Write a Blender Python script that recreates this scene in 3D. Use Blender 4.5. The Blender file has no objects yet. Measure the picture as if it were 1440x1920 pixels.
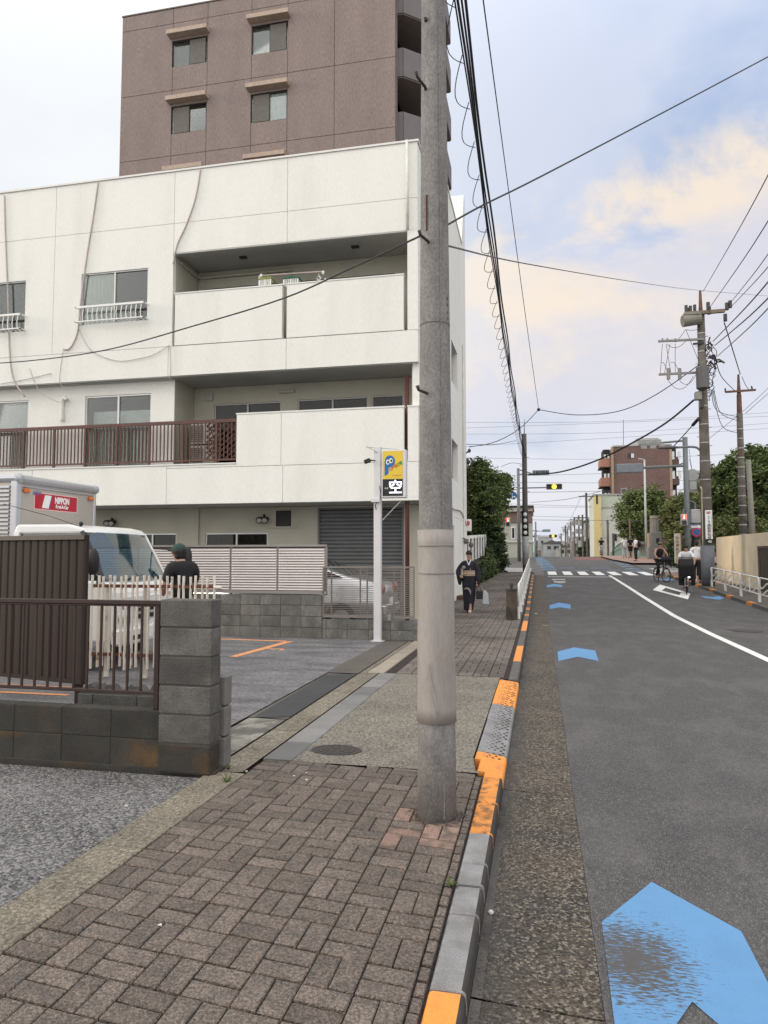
import bpy, bmesh, math, random
import numpy as np
from mathutils import Vector, Matrix
random.seed(11); NR = np.random.RandomState(5)
SC = bpy.context.scene; COL = SC.collection
R = math.radians

# ---------------------------------------------------------------- camera
cam_d = bpy.data.cameras.new('camera'); cam = bpy.data.objects.new('camera', cam_d); COL.objects.link(cam)
cam.location = (0, 0, 1.5); cam.rotation_euler = (R(90 + 3.56), 0, R(12.31))
cam_d.sensor_fit = 'VERTICAL'; cam_d.sensor_height = 36.0; cam_d.lens = 36.0 * 1335 / 1920
cam_d.clip_start = 0.05; cam_d.clip_end = 5000
SC.camera = cam
# ---------------------------------------------------------------- sky
SUN_AZ, SUN_EL = -103.0, 9.0            # degrees from +Y (left is negative), elevation
W = bpy.data.worlds.new('World'); SC.world = W; W.use_nodes = True
nt = W.node_tree; nt.nodes.clear()
def wn(t, **k):
    n = nt.nodes.new(t)
    for a, b in k.items(): setattr(n, a, b)
    return n
def wl_(a, b): nt.links.new(a, b)
def wmath(op, a, b=None, clamp=False):
    n = wn('ShaderNodeMath', operation=op); n.use_clamp = clamp
    for i, v in enumerate((a, b)):
        if v is None: continue
        if isinstance(v, (int, float)): n.inputs[i].default_value = v
        else: wl_(v, n.inputs[i])
    return n.outputs[0]
def wmix(f, a, b):
    n = wn('ShaderNodeMix', data_type='RGBA')
    for s, v in ((n.inputs[0], f), (n.inputs[6], a), (n.inputs[7], b)):
        if isinstance(v, (int, float)): s.default_value = v
        elif isinstance(v, tuple): s.default_value = (*v, 1)
        else: wl_(v, s)
    return n.outputs[2]
def wramp(v, a, b):
    n = wn('ShaderNodeMapRange', interpolation_type='SMOOTHSTEP'); wl_(v, n.inputs[0])
    n.inputs[1].default_value = a; n.inputs[2].default_value = b; return n.outputs[0]
def wdir(az, el):
    return (math.sin(R(az)) * math.cos(R(el)), math.cos(R(az)) * math.cos(R(el)), math.sin(R(el)))
tc = wn('ShaderNodeTexCoord'); nrm = wn('ShaderNodeVectorMath', operation='NORMALIZE'); wl_(tc.outputs['Generated'], nrm.inputs[0])
D = nrm.outputs[0]
def wdot(az, el):
    n = wn('ShaderNodeVectorMath', operation='DOT_PRODUCT'); wl_(D, n.inputs[0]); n.inputs[1].default_value = wdir(az, el); return n.outputs['Value']
sx = wn('ShaderNodeSeparateXYZ'); wl_(D, sx.inputs[0])
zc = wmath('MAXIMUM', sx.outputs[2], 0.0)
den = wmath('ADD', zc, 0.22)
cxy = wn('ShaderNodeCombineXYZ'); wl_(wmath('DIVIDE', sx.outputs[0], den), cxy.inputs[0]); wl_(wmath('DIVIDE', sx.outputs[1], den), cxy.inputs[1])
def wnoise(scale, detail, rough, vec=None, dist=0.0, off=(0, 0, 0)):
    m = wn('ShaderNodeMapping'); wl_(vec if vec is not None else cxy.outputs[0], m.inputs[0]); m.inputs['Location'].default_value = off
    n = wn('ShaderNodeTexNoise'); wl_(m.outputs[0], n.inputs['Vector'])
    n.inputs['Scale'].default_value = scale; n.inputs['Detail'].default_value = detail; n.inputs['Roughness'].default_value = rough; n.inputs['Distortion'].default_value = dist
    return n.outputs['Fac']
sky = wn('ShaderNodeTexSky', sky_type='NISHITA'); sky.sun_disc = False
sky.sun_elevation = R(SUN_EL); sky.sun_rotation = R(SUN_AZ); sky.altitude = 20; sky.air_density = 1.0; sky.dust_density = 1.5
hz = wramp(sx.outputs[2], 0.36, 0.02)            # 1 at the horizon, 0 high up
sund = wdot(SUN_AZ + 45, SUN_EL + 8)
glow = wramp(sund, 0.50, 0.95)
# thin high veil of cloud over the blue
veil_n = wnoise(1.1, 5, 0.55, off=(2.3, 0.7, 0))
opening = wmath('MULTIPLY', wramp(wdot(17, 27), 0.975, 0.998), wramp(wnoise(2.2, 5, .6, off=(4, 1, 0)), .38, .6))
veil = wmath('MULTIPLY', wramp(veil_n, 0.18, 0.46), wmath('SUBTRACT', 1.0, wmath('MULTIPLY', opening, .60)))
blue = wmix(0.9, sky.outputs[0], wmix(hz, (3.6, 5.2, 8.4), (6.5, 7.3, 8.8)))
veil_c = wmix(hz, (7.1, 7.65, 9.1), (8.7, 8.75, 9.3))
c1 = wmix(wmath('MULTIPLY', wmath('ADD', wmath('MULTIPLY', veil, 0.93), wmath('MULTIPLY', hz, 0.25)), 1.0, True), blue, veil_c)
# grey underside patches
grey = wramp(wnoise(0.8, 4, 0.5, off=(9, 4, 0)), 0.5, 0.72)
c2 = wmix(wmath('MULTIPLY', grey, 0.35), c1, (6.4, 6.9, 8.5))
# a bank of sunlit cumulus lying low to the north-east, broken by noise
elev = wmath('ARCSINE', sx.outputs[2])
azim = wmath('ARCTAN2', sx.outputs[0], sx.outputs[1])
bank_mid = wmath('ADD', wmath('MULTIPLY', wmath('MINIMUM', azim, 0.6), 0.22), R(17.9))
bank = wmath('SUBTRACT', 1.0, wmath('ABSOLUTE', wmath('DIVIDE', wmath('SUBTRACT', elev, bank_mid), R(8.0))))
ev = wn('ShaderNodeCombineXYZ'); wl_(azim, ev.inputs[0]); wl_(wmath('MULTIPLY', elev, 1.5), ev.inputs[1])
puff = wnoise(4.2, 9, 0.62, vec=ev.outputs[0], dist=0.25, off=(1.55, 0.2, 0))
cum = wramp(wmath('ADD', wmath('MULTIPLY', bank, 0.62), wmath('MULTIPLY', wmath('SUBTRACT', puff, 0.5), 2.6)), -0.20, 0.24)
cum = wmath('MULTIPLY', cum, wramp(bank, -0.5, 0.25))
lit = wramp(wmath('ADD', puff, wmath('MULTIPLY', wmath('SUBTRACT', elev, bank_mid), 1.6)), 0.42, 0.66)
cum_c = wmix(lit, (7.9, 7.8, 8.5), (10.6, 9.0, 7.2))
c3 = wmix(wmath('MULTIPLY', cum, 0.85), c2, cum_c)
# bright pale haze towards the low sun
c4 = wmix(wmath('MULTIPLY', glow, 0.92), c3, wmix(wramp(veil_n, .35, .6), (9.0, 9.5, 10.2), wmix(hz, (10.1, 10.3, 10.4), (13.0, 12.1, 10.0))))
# extra brightness added overhead and behind the viewer to light ground and walls
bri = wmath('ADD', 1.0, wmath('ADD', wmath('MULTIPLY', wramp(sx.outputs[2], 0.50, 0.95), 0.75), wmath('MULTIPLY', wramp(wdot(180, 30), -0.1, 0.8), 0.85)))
warm = wmath('MAXIMUM', wramp(sx.outputs[2], 0.60, 0.85), wramp(wdot(180, 20), -.15, 0.35))
c5 = wmix(wmath('MULTIPLY', warm, .85), c4, (9.0, 8.7, 8.2))
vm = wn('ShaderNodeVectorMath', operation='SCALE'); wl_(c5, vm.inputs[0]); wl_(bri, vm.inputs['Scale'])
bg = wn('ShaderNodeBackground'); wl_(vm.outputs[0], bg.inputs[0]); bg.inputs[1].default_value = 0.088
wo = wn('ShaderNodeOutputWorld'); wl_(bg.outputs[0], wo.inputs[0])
# ---------------------------------------------------------------- sun and exposure
sd = bpy.data.lights.new('sun', 'SUN'); so = bpy.data.objects.new('sun', sd); COL.objects.link(so)
sd.energy = 1.3; sd.angle = R(11); sd.color = (1.0, 0.86, 0.68)
so.rotation_euler = Vector(wdir(SUN_AZ, SUN_EL + 3)).to_track_quat('Z', 'Y').to_euler()
SC.view_settings.view_transform = 'Standard'; SC.view_settings.look = 'None'; SC.view_settings.gamma = 1
SC.view_settings.exposure = 0.13; SC.view_settings.use_curve_mapping = False
SC.render.engine = 'CYCLES'

# ---------------------------------------------------------------- helpers
_f = 1335.0; _y = R(12.31); _p = R(3.56)
_F = Vector((-math.sin(_y) * math.cos(_p), math.cos(_y) * math.cos(_p), math.sin(_p)))
_R = Vector((math.cos(_y), math.sin(_y), 0)); _U = Vector((math.sin(_y) * math.sin(_p), -math.cos(_y) * math.sin(_p), math.cos(_p)))
def ray(px, py): return _F + _R * ((px - 720) / _f) - _U * ((py - 960) / _f)
def PG(px, py, z=0.0):
    d = ray(px, py); t = (z - 1.5) / d.z; return (d.x * t, d.y * t)
def PY(px, py, Y):                       # (X, Z) on the plane y = Y
    d = ray(px, py); t = Y / d.y; return (d.x * t, 1.5 + d.z * t)
def PX(px, py, X):                       # (Y, Z) on the plane x = X
    d = ray(px, py); t = X / d.x; return (d.y * t, 1.5 + d.z * t)
def PD(px, py, Y):
    x, z = PY(px, py, Y); return Vector((x, Y, z))
PROF = [(-80, 0), (16, 0), (20, .04), (25, .2), (30, .38), (37, .62), (45, .82), (55, 1.2), (66, 1.5), (75, 1.56), (90, 1.4), (130, .4), (400, 0), (4000, 0)]
def prof(y):
    for (a, b), (c, d) in zip(PROF, PROF[1:]):
        if y <= c: return b + (d - b) * (y - a) / (c - a) if y > a else b
    return 0.0

_wl = {}
def link(o): COL.objects.link(o); return o
def tag(o, label=None, cat=None, group=None, kind=None):
    if label: o['label'] = label
    if cat: o['category'] = cat
    if group: o['group'] = group
    if kind: o['kind'] = kind
    return o
def thing(name, label, cat, loc=(0, 0, 0), group=None):
    o = bpy.data.objects.new(name, None); link(o); o.location = loc; o.empty_display_size = .2
    _wl[o] = Vector(loc); tag(o, label, cat, group); return o
def adopt(o, parent):
    if parent is not None:
        o.parent = parent; o.location = -_wl.get(parent, Vector())
    _wl[o] = Vector(); return o

class MB:
    def __init__(s): s.v = []; s.f = []; s.m = []
    def add(s, vs, fs, mi=0):
        b = len(s.v); s.v += [tuple(v) for v in vs]; s.f += [tuple(i + b for i in f) for f in fs]; s.m += [mi] * len(fs); return s
    def box(s, x0, x1, y0, y1, z0, z1, mi=0):
        if x0 > x1: x0, x1 = x1, x0
        if y0 > y1: y0, y1 = y1, y0
        if z0 > z1: z0, z1 = z1, z0
        v = [(x0, y0, z0), (x1, y0, z0), (x1, y1, z0), (x0, y1, z0), (x0, y0, z1), (x1, y0, z1), (x1, y1, z1), (x0, y1, z1)]
        return s.add(v, [(0, 3, 2, 1), (4, 5, 6, 7), (0, 1, 5, 4), (1, 2, 6, 5), (2, 3, 7, 6), (3, 0, 4, 7)], mi)
    def obox(s, c, d, size, up=(0, 0, 1), mi=0):        # box centred at c, long axis along d
        d = Vector(d).normalized(); up = Vector(up)
        if abs(d.dot(up)) > .98: up = Vector((0, 1, 0))
        x = d; y = up.cross(x).normalized(); z = x.cross(y)
        a, b, e = (k / 2 for k in size); c = Vector(c)
        P = [c + x * (i * a) + y * (j * b) + z * (k * e) for k in (-1, 1) for i, j in ((-1, -1), (1, -1), (1, 1), (-1, 1))]
        return s.add(P, [(0, 3, 2, 1), (4, 5, 6, 7), (0, 1, 5, 4), (1, 2, 6, 5), (2, 3, 7, 6), (3, 0, 4, 7)], mi)
    def bar(s, a, b, w, h=None, up=(0, 0, 1), mi=0):
        a = Vector(a); b = Vector(b); return s.obox((a + b) / 2, b - a, ((b - a).length, w, h or w), up, mi)
    def tube(s, pts, r, n=6, caps=True, mi=0):
        P = [Vector(p) for p in pts]; rr = r if isinstance(r, (list, tuple)) else [r] * len(P)
        vs = []; fs = []; pn = None
        for i, p in enumerate(P):
            t = (P[min(i + 1, len(P) - 1)] - P[max(i - 1, 0)]).normalized()
            if pn is None:
                a = Vector((0, 0, 1)) if abs(t.z) < .9 else Vector((1, 0, 0)); pn = t.cross(a).normalized()
            else:
                pn = (pn - t * pn.dot(t)); pn = pn.normalized() if pn.length > 1e-6 else t.orthogonal().normalized()
            bn = t.cross(pn)
            for k in range(n):
                a = 2 * math.pi * k / n; vs.append(p + pn * (math.cos(a) * rr[i]) + bn * (math.sin(a) * rr[i]))
        for i in range(len(P) - 1):
            for k in range(n):
                k2 = (k + 1) % n; fs.append((i * n + k, i * n + k2, (i + 1) * n + k2, (i + 1) * n + k))
        if caps: fs.append(tuple(range(n - 1, -1, -1))); fs.append(tuple((len(P) - 1) * n + k for k in range(n)))
        return s.add(vs, fs, mi)
    def prism(s, poly, a, b, axis='y', mi=0):           # poly in the two other axes, extruded a..b
        def mk(p, t): return {'y': (p[0], t, p[1]), 'x': (t, p[0], p[1]), 'z': (p[0], p[1], t)}[axis]
        n = len(poly); vs = [mk(p, a) for p in poly] + [mk(p, b) for p in poly]
        fs = [tuple(range(n)), tuple(range(2 * n - 1, n - 1, -1))] + [(i, i + n, (i + 1) % n + n, (i + 1) % n) for i in range(n)]
        return s.add(vs, fs, mi)
    def ell(s, c, r, n=10, m=7, mi=0, top=math.pi):
        vs = []; fs = []
        for i in range(m + 1):
            a = top * i / m
            for k in range(n):
                b = 2 * math.pi * k / n; vs.append((c[0] + r[0] * math.sin(a) * math.cos(b), c[1] + r[1] * math.sin(a) * math.sin(b), c[2] + r[2] * math.cos(a)))
        for i in range(m):
            for k in range(n): fs.append((i * n + k, i * n + (k + 1) % n, (i + 1) * n + (k + 1) % n, (i + 1) * n + k))
        return s.add(vs, fs, mi)
    def build(s, name, mats, parent=None, smooth=False, bevel=0, seg=1, fixn=True, solid=0):
        me = bpy.data.meshes.new(name); me.from_pydata(s.v, [], s.f)
        for m_ in (mats if isinstance(mats, (list, tuple)) else [mats]): me.materials.append(m_)
        if any(s.m): me.polygons.foreach_set('material_index', s.m)
        if fixn:
            bm = bmesh.new(); bm.from_mesh(me); bmesh.ops.recalc_face_normals(bm, faces=bm.faces); bm.to_mesh(me); bm.free()
        if smooth: me.polygons.foreach_set('use_smooth', [True] * len(me.polygons))
        me.update(); o = link(bpy.data.objects.new(name, me)); adopt(o, parent)
        if bevel:
            b = o.modifiers.new('bevel', 'BEVEL'); b.width = bevel; b.segments = seg; b.limit_method = 'ANGLE'; b.angle_limit = R(40)
        return o
def boxo(name, m, parent, x0, x1, y0, y1, z0, z1, bevel=0): return MB().box(x0, x1, y0, y1, z0, z1).build(name, m, parent, bevel=bevel)
def copy_tree(o, parent=None, loc=None, rot=None, scale=None):
    c = o.copy(); COL.objects.link(c)
    if parent is not None: c.parent = parent
    for ch in list(o.children): copy_tree(ch, c)
    if loc is not None: c.location = loc
    if rot is not None: c.rotation_euler = rot
    if scale is not None: c.scale = scale
    _wl[c] = Vector(loc) if loc is not None else Vector()
    return c
def text(name, s, size, loc, rot, m, parent=None, ext=.002, align='CENTER', sx=1, shear=0, off=0):
    cu = bpy.data.curves.new(name, 'FONT'); cu.body = s; cu.size = size; cu.extrude = ext; cu.align_x = align; cu.align_y = 'CENTER'; cu.shear = shear; cu.offset = off
    to = bpy.data.objects.new(name, cu); COL.objects.link(to)
    dg = bpy.context.evaluated_depsgraph_get(); me = bpy.data.meshes.new_from_object(to.evaluated_get(dg)); bpy.data.objects.remove(to)
    M = Matrix.Translation(Vector(loc)) @ (Matrix.Rotation(rot[2], 4, 'Z') @ Matrix.Rotation(rot[1], 4, 'Y') @ Matrix.Rotation(rot[0], 4, 'X')) @ Matrix.Diagonal((sx, 1, 1, 1))
    me.transform(M); me.materials.clear(); me.materials.append(m)
    o = link(bpy.data.objects.new(name, me)); return adopt(o, parent)
def sheet(name, poly, dz, m, parent=None, kind=None, flat=False):
    bm = bmesh.new(); bm.faces.new([bm.verts.new((x, y, 0)) for x, y in poly])
    ys = [p[1] for p in poly]
    if not flat:
        for yy in list(range(16, 92, 1)) + [100, 110, 120, 130, 200, 300, 400]:
            if min(ys) < yy < max(ys): bmesh.ops.bisect_plane(bm, geom=bm.verts[:] + bm.edges[:] + bm.faces[:], plane_co=(0, yy, 0), plane_no=(0, 1, 0))
    for v in bm.verts: v.co.z = prof(v.co.y) + dz
    bmesh.ops.recalc_face_normals(bm, faces=bm.faces)
    if sum(f.normal.z for f in bm.faces) < 0: bmesh.ops.reverse_faces(bm, faces=bm.faces)
    me = bpy.data.meshes.new(name); bm.to_mesh(me); bm.free(); me.materials.append(m)
    o = link(bpy.data.objects.new(name, me)); adopt(o, parent)
    if kind: o['kind'] = kind
    return o
def rect(x0, x1, y0, y1): return [(x0, y0), (x1, y0), (x1, y1), (x0, y1)]

# ---------------------------------------------------------------- materials
MATS = {}
def mat(name, col, rough=.8, var=.12, scale=6, fine=0, fscale=120, bump=.0, bscale=80, metal=0, spec=.4, col2=None, mscale=3, mlo=.45, mhi=.6, rnd=0, stretch=(1, 1, 1), vor=0, vscale=90, vcol=None, emit=0, alpha=None, coat=0):
    if name in MATS: return MATS[name]
    m = bpy.data.materials.new(name); m.use_nodes = True; t = m.node_tree; N = t.nodes; L = t.links
    P = N['Principled BSDF']; P.inputs['Roughness'].default_value = rough; P.inputs['Metallic'].default_value = metal
    P.inputs['Specular IOR Level'].default_value = spec; P.inputs['Coat Weight'].default_value = coat
    def mx(f, a, b, bt='MIX'):
        n = N.new('ShaderNodeMix'); n.data_type = 'RGBA'; n.blend_type = bt
        for s_, v in ((n.inputs[0], f), (n.inputs[6], a), (n.inputs[7], b)):
            if isinstance(v, (int, float)): s_.default_value = v
            elif isinstance(v, tuple): s_.default_value = (*v[:3], 1)
            else: L.new(v, s_)
        return n.outputs[2]
    g = N.new('ShaderNodeTexCoord'); mp = N.new('ShaderNodeMapping'); L.new(g.outputs['Object'], mp.inputs[0]); mp.inputs['Scale'].default_value = stretch
    oi = N.new('ShaderNodeObjectInfo')
    if rnd:
        cb = N.new('ShaderNodeCombineXYZ'); L.new(oi.outputs['Random'], cb.inputs[0]); L.new(oi.outputs['Random'], cb.inputs[1])
        sc = N.new('ShaderNodeVectorMath'); sc.operation = 'SCALE'; sc.inputs['Scale'].default_value = 37.0; L.new(cb.outputs[0], sc.inputs[0])
        ad = N.new('ShaderNodeVectorMath'); L.new(mp.outputs[0], ad.inputs[0]); L.new(sc.outputs[0], ad.inputs[1]); V = ad.outputs[0]
    else: V = mp.outputs[0]
    def noise(s_, d=4, r_=.55):
        n = N.new('ShaderNodeTexNoise'); L.new(V, n.inputs['Vector']); n.inputs['Scale'].default_value = s_; n.inputs['Detail'].default_value = d; n.inputs['Roughness'].default_value = r_; return n.outputs['Fac']
    def mr(v, a, b, c=0., d=1.):
        n = N.new('ShaderNodeMapRange'); L.new(v, n.inputs[0])
        for i, k in enumerate((a, b, c, d)): n.inputs[i + 1].default_value = k
        return n.outputs[0]
    out = tuple(col)
    if col2 is not None: out = mx(mr(noise(mscale, 6, .6), mlo, mhi), tuple(col), tuple(col2))
    if var:
        k = mx(mr(noise(scale), .3, .7), (1 - var,) * 3, (1 + var,) * 3); out = mx(1.0, out, k, 'MULTIPLY')
    if fine:
        k = mx(mr(noise(fscale, 2), .35, .65), (1 - fine,) * 3, (1 + fine,) * 3); out = mx(1.0, out, k, 'MULTIPLY')
    if vor:
        vo = N.new('ShaderNodeTexVoronoi'); L.new(V, vo.inputs['Vector']); vo.inputs['Scale'].default_value = vscale
        cc = N.new('ShaderNodeSeparateColor'); L.new(vo.outputs['Color'], cc.inputs[0])
        k = mx(mr(cc.outputs[0], 0, 1), (1 - vor,) * 3, (1 + vor,) * 3); out = mx(1.0, out, k, 'MULTIPLY')
        if vcol: out = mx(mr(cc.outputs[1], .8, .86), out, tuple(vcol))
    if rnd:
        k = mx(mr(oi.outputs['Random'], 0, 1), (1 - rnd,) * 3, (1 + rnd,) * 3); out = mx(1.0, out, k, 'MULTIPLY')
    if isinstance(out, tuple): P.inputs['Base Color'].default_value = (*out, 1)
    else: L.new(out, P.inputs['Base Color'])
    if bump:
        b = N.new('ShaderNodeBump'); b.inputs['Strength'].default_value = min(1, bump); b.inputs['Distance'].default_value = .02
        if vor:
            L.new(vo.outputs['Distance'], b.inputs['Height']); b.invert = True
        else: L.new(noise(bscale, 4, .6), b.inputs['Height'])
        L.new(b.outputs[0], P.inputs['Normal'])
    if emit: P.inputs['Emission Color'].default_value = (*col[:3], 1); P.inputs['Emission Strength'].default_value = emit
    MATS[name] = m; m['_x'] = 0; return m
def glassmat(name, tint=(.8, .9, .88), refl=.3, k=1.1):
    m = bpy.data.materials.new(name); m.use_nodes = True; t = m.node_tree; N = t.nodes; L = t.links; N.remove(N['Principled BSDF'])
    g = N.new('ShaderNodeBsdfGlossy'); g.inputs['Roughness'].default_value = .02; tr = N.new('ShaderNodeBsdfTransparent'); tr.inputs[0].default_value = (*tint, 1)
    fr = N.new('ShaderNodeFresnel'); fr.inputs[0].default_value = 1.5
    a = N.new('ShaderNodeMath'); a.operation = 'MULTIPLY_ADD'; L.new(fr.outputs[0], a.inputs[0]); a.inputs[1].default_value = k; a.inputs[2].default_value = refl * .1
    x = N.new('ShaderNodeMixShader'); L.new(a.outputs[0], x.inputs[0]); L.new(tr.outputs[0], x.inputs[1]); L.new(g.outputs[0], x.inputs[2]); L.new(x.outputs[0], N['Material Output'].inputs[0]); return m
GLASS = glassmat('window_glass', (.92, .95, .94), .3, .9); DGLASS = glassmat('dim_glass', (.6, .62, .6), .1, .5); TGLASS = glassmat('tinted_glass', (.28, .47, .54), 1.0, 1.5)
white_wall = mat('white_wall', (.77, .77, .735), .88, .03, 1.1, fine=.035, fscale=40, bump=.28, bscale=40, col2=(.68, .68, .64), mscale=1.6, mlo=.5, mhi=.9, stretch=(1, 1, .22))
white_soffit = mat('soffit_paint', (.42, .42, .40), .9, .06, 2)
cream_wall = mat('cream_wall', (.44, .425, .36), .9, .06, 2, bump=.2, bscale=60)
coping = mat('coping', (.72, .72, .70), .5, .05)
brown_tile = mat('brown_tile', (.218, .172, .160), .75, .10, 1.2, fine=.16, fscale=22, bump=.3, bscale=18, stretch=(1, 1, .25))
brown_dark = mat('brown_joint', (.13, .098, .09), .8)
steel_dark = mat('dark_frame', (.03, .028, .027), .45)
alu = mat('aluminium', (.55, .55, .54), .35, .05, metal=.7)
alu_plain = mat('grey_aluminium', (.40, .39, .38), .5, .06, metal=.3)
brown_rail = mat('brown_railing_paint', (.034, .018, .016), .5, .15, 12)
bal_brown = mat('balcony_brown_paint', (.105, .048, .04), .5, .15, 12)
black = mat('black', (.015, .015, .016), .5)
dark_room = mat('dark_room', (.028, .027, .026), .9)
curtain = mat('curtain', (.55, .57, .52), .9, .1, 20)
curtain_g = mat('curtain_green', (.40, .41, .37), .9, .12, 15)
blind = mat('blind', (.60, .62, .62), .8)
white_paint = mat('white_paint', (.78, .78, .77), .45, .04)
asphalt = mat('asphalt', (.074, .072, .074), .92, .08, .9, fine=.12, fscale=45, vor=.18, vscale=210, vcol=(.15, .146, .14), bump=.35, col2=(.099, .096, .096), mscale=2.5, stretch=(1, .5, 1))
gutter_m = mat('exposed_aggregate', (.112, .092, .074), .9, .18, 2.2, fine=.3, fscale=70, vor=.55, vscale=85, vcol=(.25, .225, .18), bump=.8, col2=(.066, .057, .05), mscale=2.2)
gutter_c = mat('gutter_channel', (.085, .080, .077), .9, .25, 5, fine=.2, fscale=150, bump=.3, col2=(.05, .047, .045), mscale=3)
lot_m = mat('old_asphalt', (.140, .137, .140), .92, .2, 1.6, fine=.35, fscale=38, vor=.5, vscale=75, vcol=(.25, .245, .24), bump=.6, col2=(.085, .083, .085), mscale=1.1)
park_m = mat('parking_asphalt', (.175, .172, .177), .9, .16, 2.6, fine=.28, fscale=30, vor=.3, vscale=60, bump=.3, col2=(.12, .12, .125), mscale=1.8, stretch=(.6, 1.6, 1))
apron_m = mat('apron_concrete', (.205, .185, .155), .92, .16, 1.6, fine=.28, fscale=40, vor=.4, vscale=80, vcol=(.28, .26, .22), bump=.5, col2=(.14, .127, .107), mscale=1.6)
patch_m = mat('new_asphalt_patch', (.055, .056, .06), .9, .08, fine=.2, fscale=200, bump=.3, bscale=200)
paver_m = mat('paver', (.160, .131, .112), .9, .14, 3, fine=.34, fscale=75, vor=.25, vscale=140, bump=.5, rnd=.17, col2=(.118, .101, .09), mscale=12)
paver_p = mat('paver_pink', (.30, .20, .165), .9, .18, 6, fine=.18, fscale=130, bump=.4, bscale=130, rnd=.25, col2=(.13, .10, .085), mscale=7)
sand_m = mat('joint_sand', (.035, .026, .026), .95, .2)
edge_m = mat('edging_concrete', (.19, .168, .132), .92, .2, 3, fine=.3, fscale=45, vor=.35, vscale=100, bump=.3, rnd=.12)
kerb_m = mat('kerb_concrete', (.245, .245, .25), .85, .16, 9, fine=.16, fscale=150, bump=.35, bscale=120, col2=(.15, .145, .14), mscale=4, mlo=.5, mhi=.75)
kerb_dk = mat('kerb_weathered', (.115, .108, .10), .9, .2, 6, fine=.2, fscale=150, bump=.3)
orange_m = mat('orange_paint', (.80, .30, .06), .7, .06, 8, fine=.06, fscale=150, bump=.2, col2=(.52, .22, .07), mscale=9, mlo=.52, mhi=.7)
orange_w = mat('orange_paint_worn', (.70, .27, .06), .75, .12, 9, fine=.1, fscale=150, bump=.3, col2=(.13, .085, .05), mscale=14, mlo=.46, mhi=.66)
orange_lot = mat('orange_line', (.75, .33, .15), .8, .1, 9, col2=(.35, .2, .13), mscale=14, mlo=.58, mhi=.75)
line_w = mat('white_line', (.74, .74, .73), .7, .05, 5, fine=.05, col2=(.5, .5, .5), mscale=20, mlo=.62, mhi=.8)
line_worn = mat('white_line_worn', (.55, .55, .54), .8, .1, 5, col2=(.15, .15, .15), mscale=12, mlo=.45, mhi=.6)
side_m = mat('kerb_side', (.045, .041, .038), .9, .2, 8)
block_m = mat('concrete_block', (.086, .083, .079), .93, .22, 5, fine=.18, fscale=110, bump=.5, bscale=90, rnd=.12, col2=(.125, .12, .115), mscale=2.2)
block_dk = mat('concrete_block_dark', (.042, .040, .036), .93, .25, 4, fine=.2, fscale=110, bump=.5, bscale=90, rnd=.1, col2=(.115, .062, .022), mscale=1.8, mlo=.56, mhi=.74)
mortar_dk = mat('mortar_dark', (.030, .028, .026), .95, .1)
mortar = mat('mortar', (.075, .072, .068), .95, .1)
# damp dirt collected along the kerb face: an irregular stain in the gutter
_t = gutter_m.node_tree; _N = _t.nodes; _L = _t.links; _P = _N['Principled BSDF']; _src = _P.inputs['Base Color'].links[0].from_socket
_g = _N.new('ShaderNodeTexCoord'); _s = _N.new('ShaderNodeSeparateXYZ'); _L.new(_g.outputs['Object'], _s.inputs[0]); _n = _N.new('ShaderNodeTexNoise'); _L.new(_g.outputs['Object'], _n.inputs['Vector']); _n.inputs['Scale'].default_value = 6; _n.inputs['Detail'].default_value = 8
_a = _N.new('ShaderNodeMath'); _a.operation = 'MULTIPLY_ADD'; _L.new(_n.outputs['Fac'], _a.inputs[0]); _a.inputs[1].default_value = -.30; _L.new(_s.outputs[0], _a.inputs[2])
_r = _N.new('ShaderNodeMapRange'); _L.new(_a.outputs[0], _r.inputs[0]); _r.inputs[1].default_value = -.40; _r.inputs[2].default_value = -.24; _r.inputs[3].default_value = .75; _r.inputs[4].default_value = 0
_m = _N.new('ShaderNodeMix'); _m.data_type = 'RGBA'; _L.new(_r.outputs[0], _m.inputs[0]); _L.new(_src, _m.inputs[6]); _m.inputs[7].default_value = (.07, .066, .063, 1); _L.new(_m.outputs[2], _P.inputs['Base Color'])
pole_m = mat('pole_concrete', (.235, .227, .222), .85, .10, 3, fine=.18, fscale=90, bump=.35, bscale=90, col2=(.165, .162, .165), mscale=9, mlo=.4, mhi=.7, stretch=(1, 1, .6))
pole_wrap = mat('pole_wrap', (.315, .292, .278), .6, .09, 5, fine=.05, fscale=60, bump=.25, bscale=10, stretch=(1, 1, .3), col2=(.285, .255, .24), mscale=6)
steel_pole = mat('grey_green_steel', (.16, .185, .19), .5, .1, 5)
# ================================================================ GROUND
ground_m = mat('ground_soil', (.10, .095, .09), .95, .2, .3)
sheet('ground', rect(-900, 900, -60, 3000), -.15, ground_m, kind='structure')
sheet('road', rect(.20, 6.05, -6, 128), -.10, asphalt, kind='structure')
for x0, x1, nm in ((-60, -.30, 'side_road'), (6.1, 60, 'side_road')):
    sheet(nm, rect(x0, x1, 40.5, 50.5), -.104, mat('side_asphalt', (.125, .12, .118), .9, .15, 1, fine=.15, fscale=150), kind='structure')
sheet('side_road', rect(-.30, .20, 37.2, 128), -.104, MATS['side_asphalt'], kind='structure')
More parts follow.
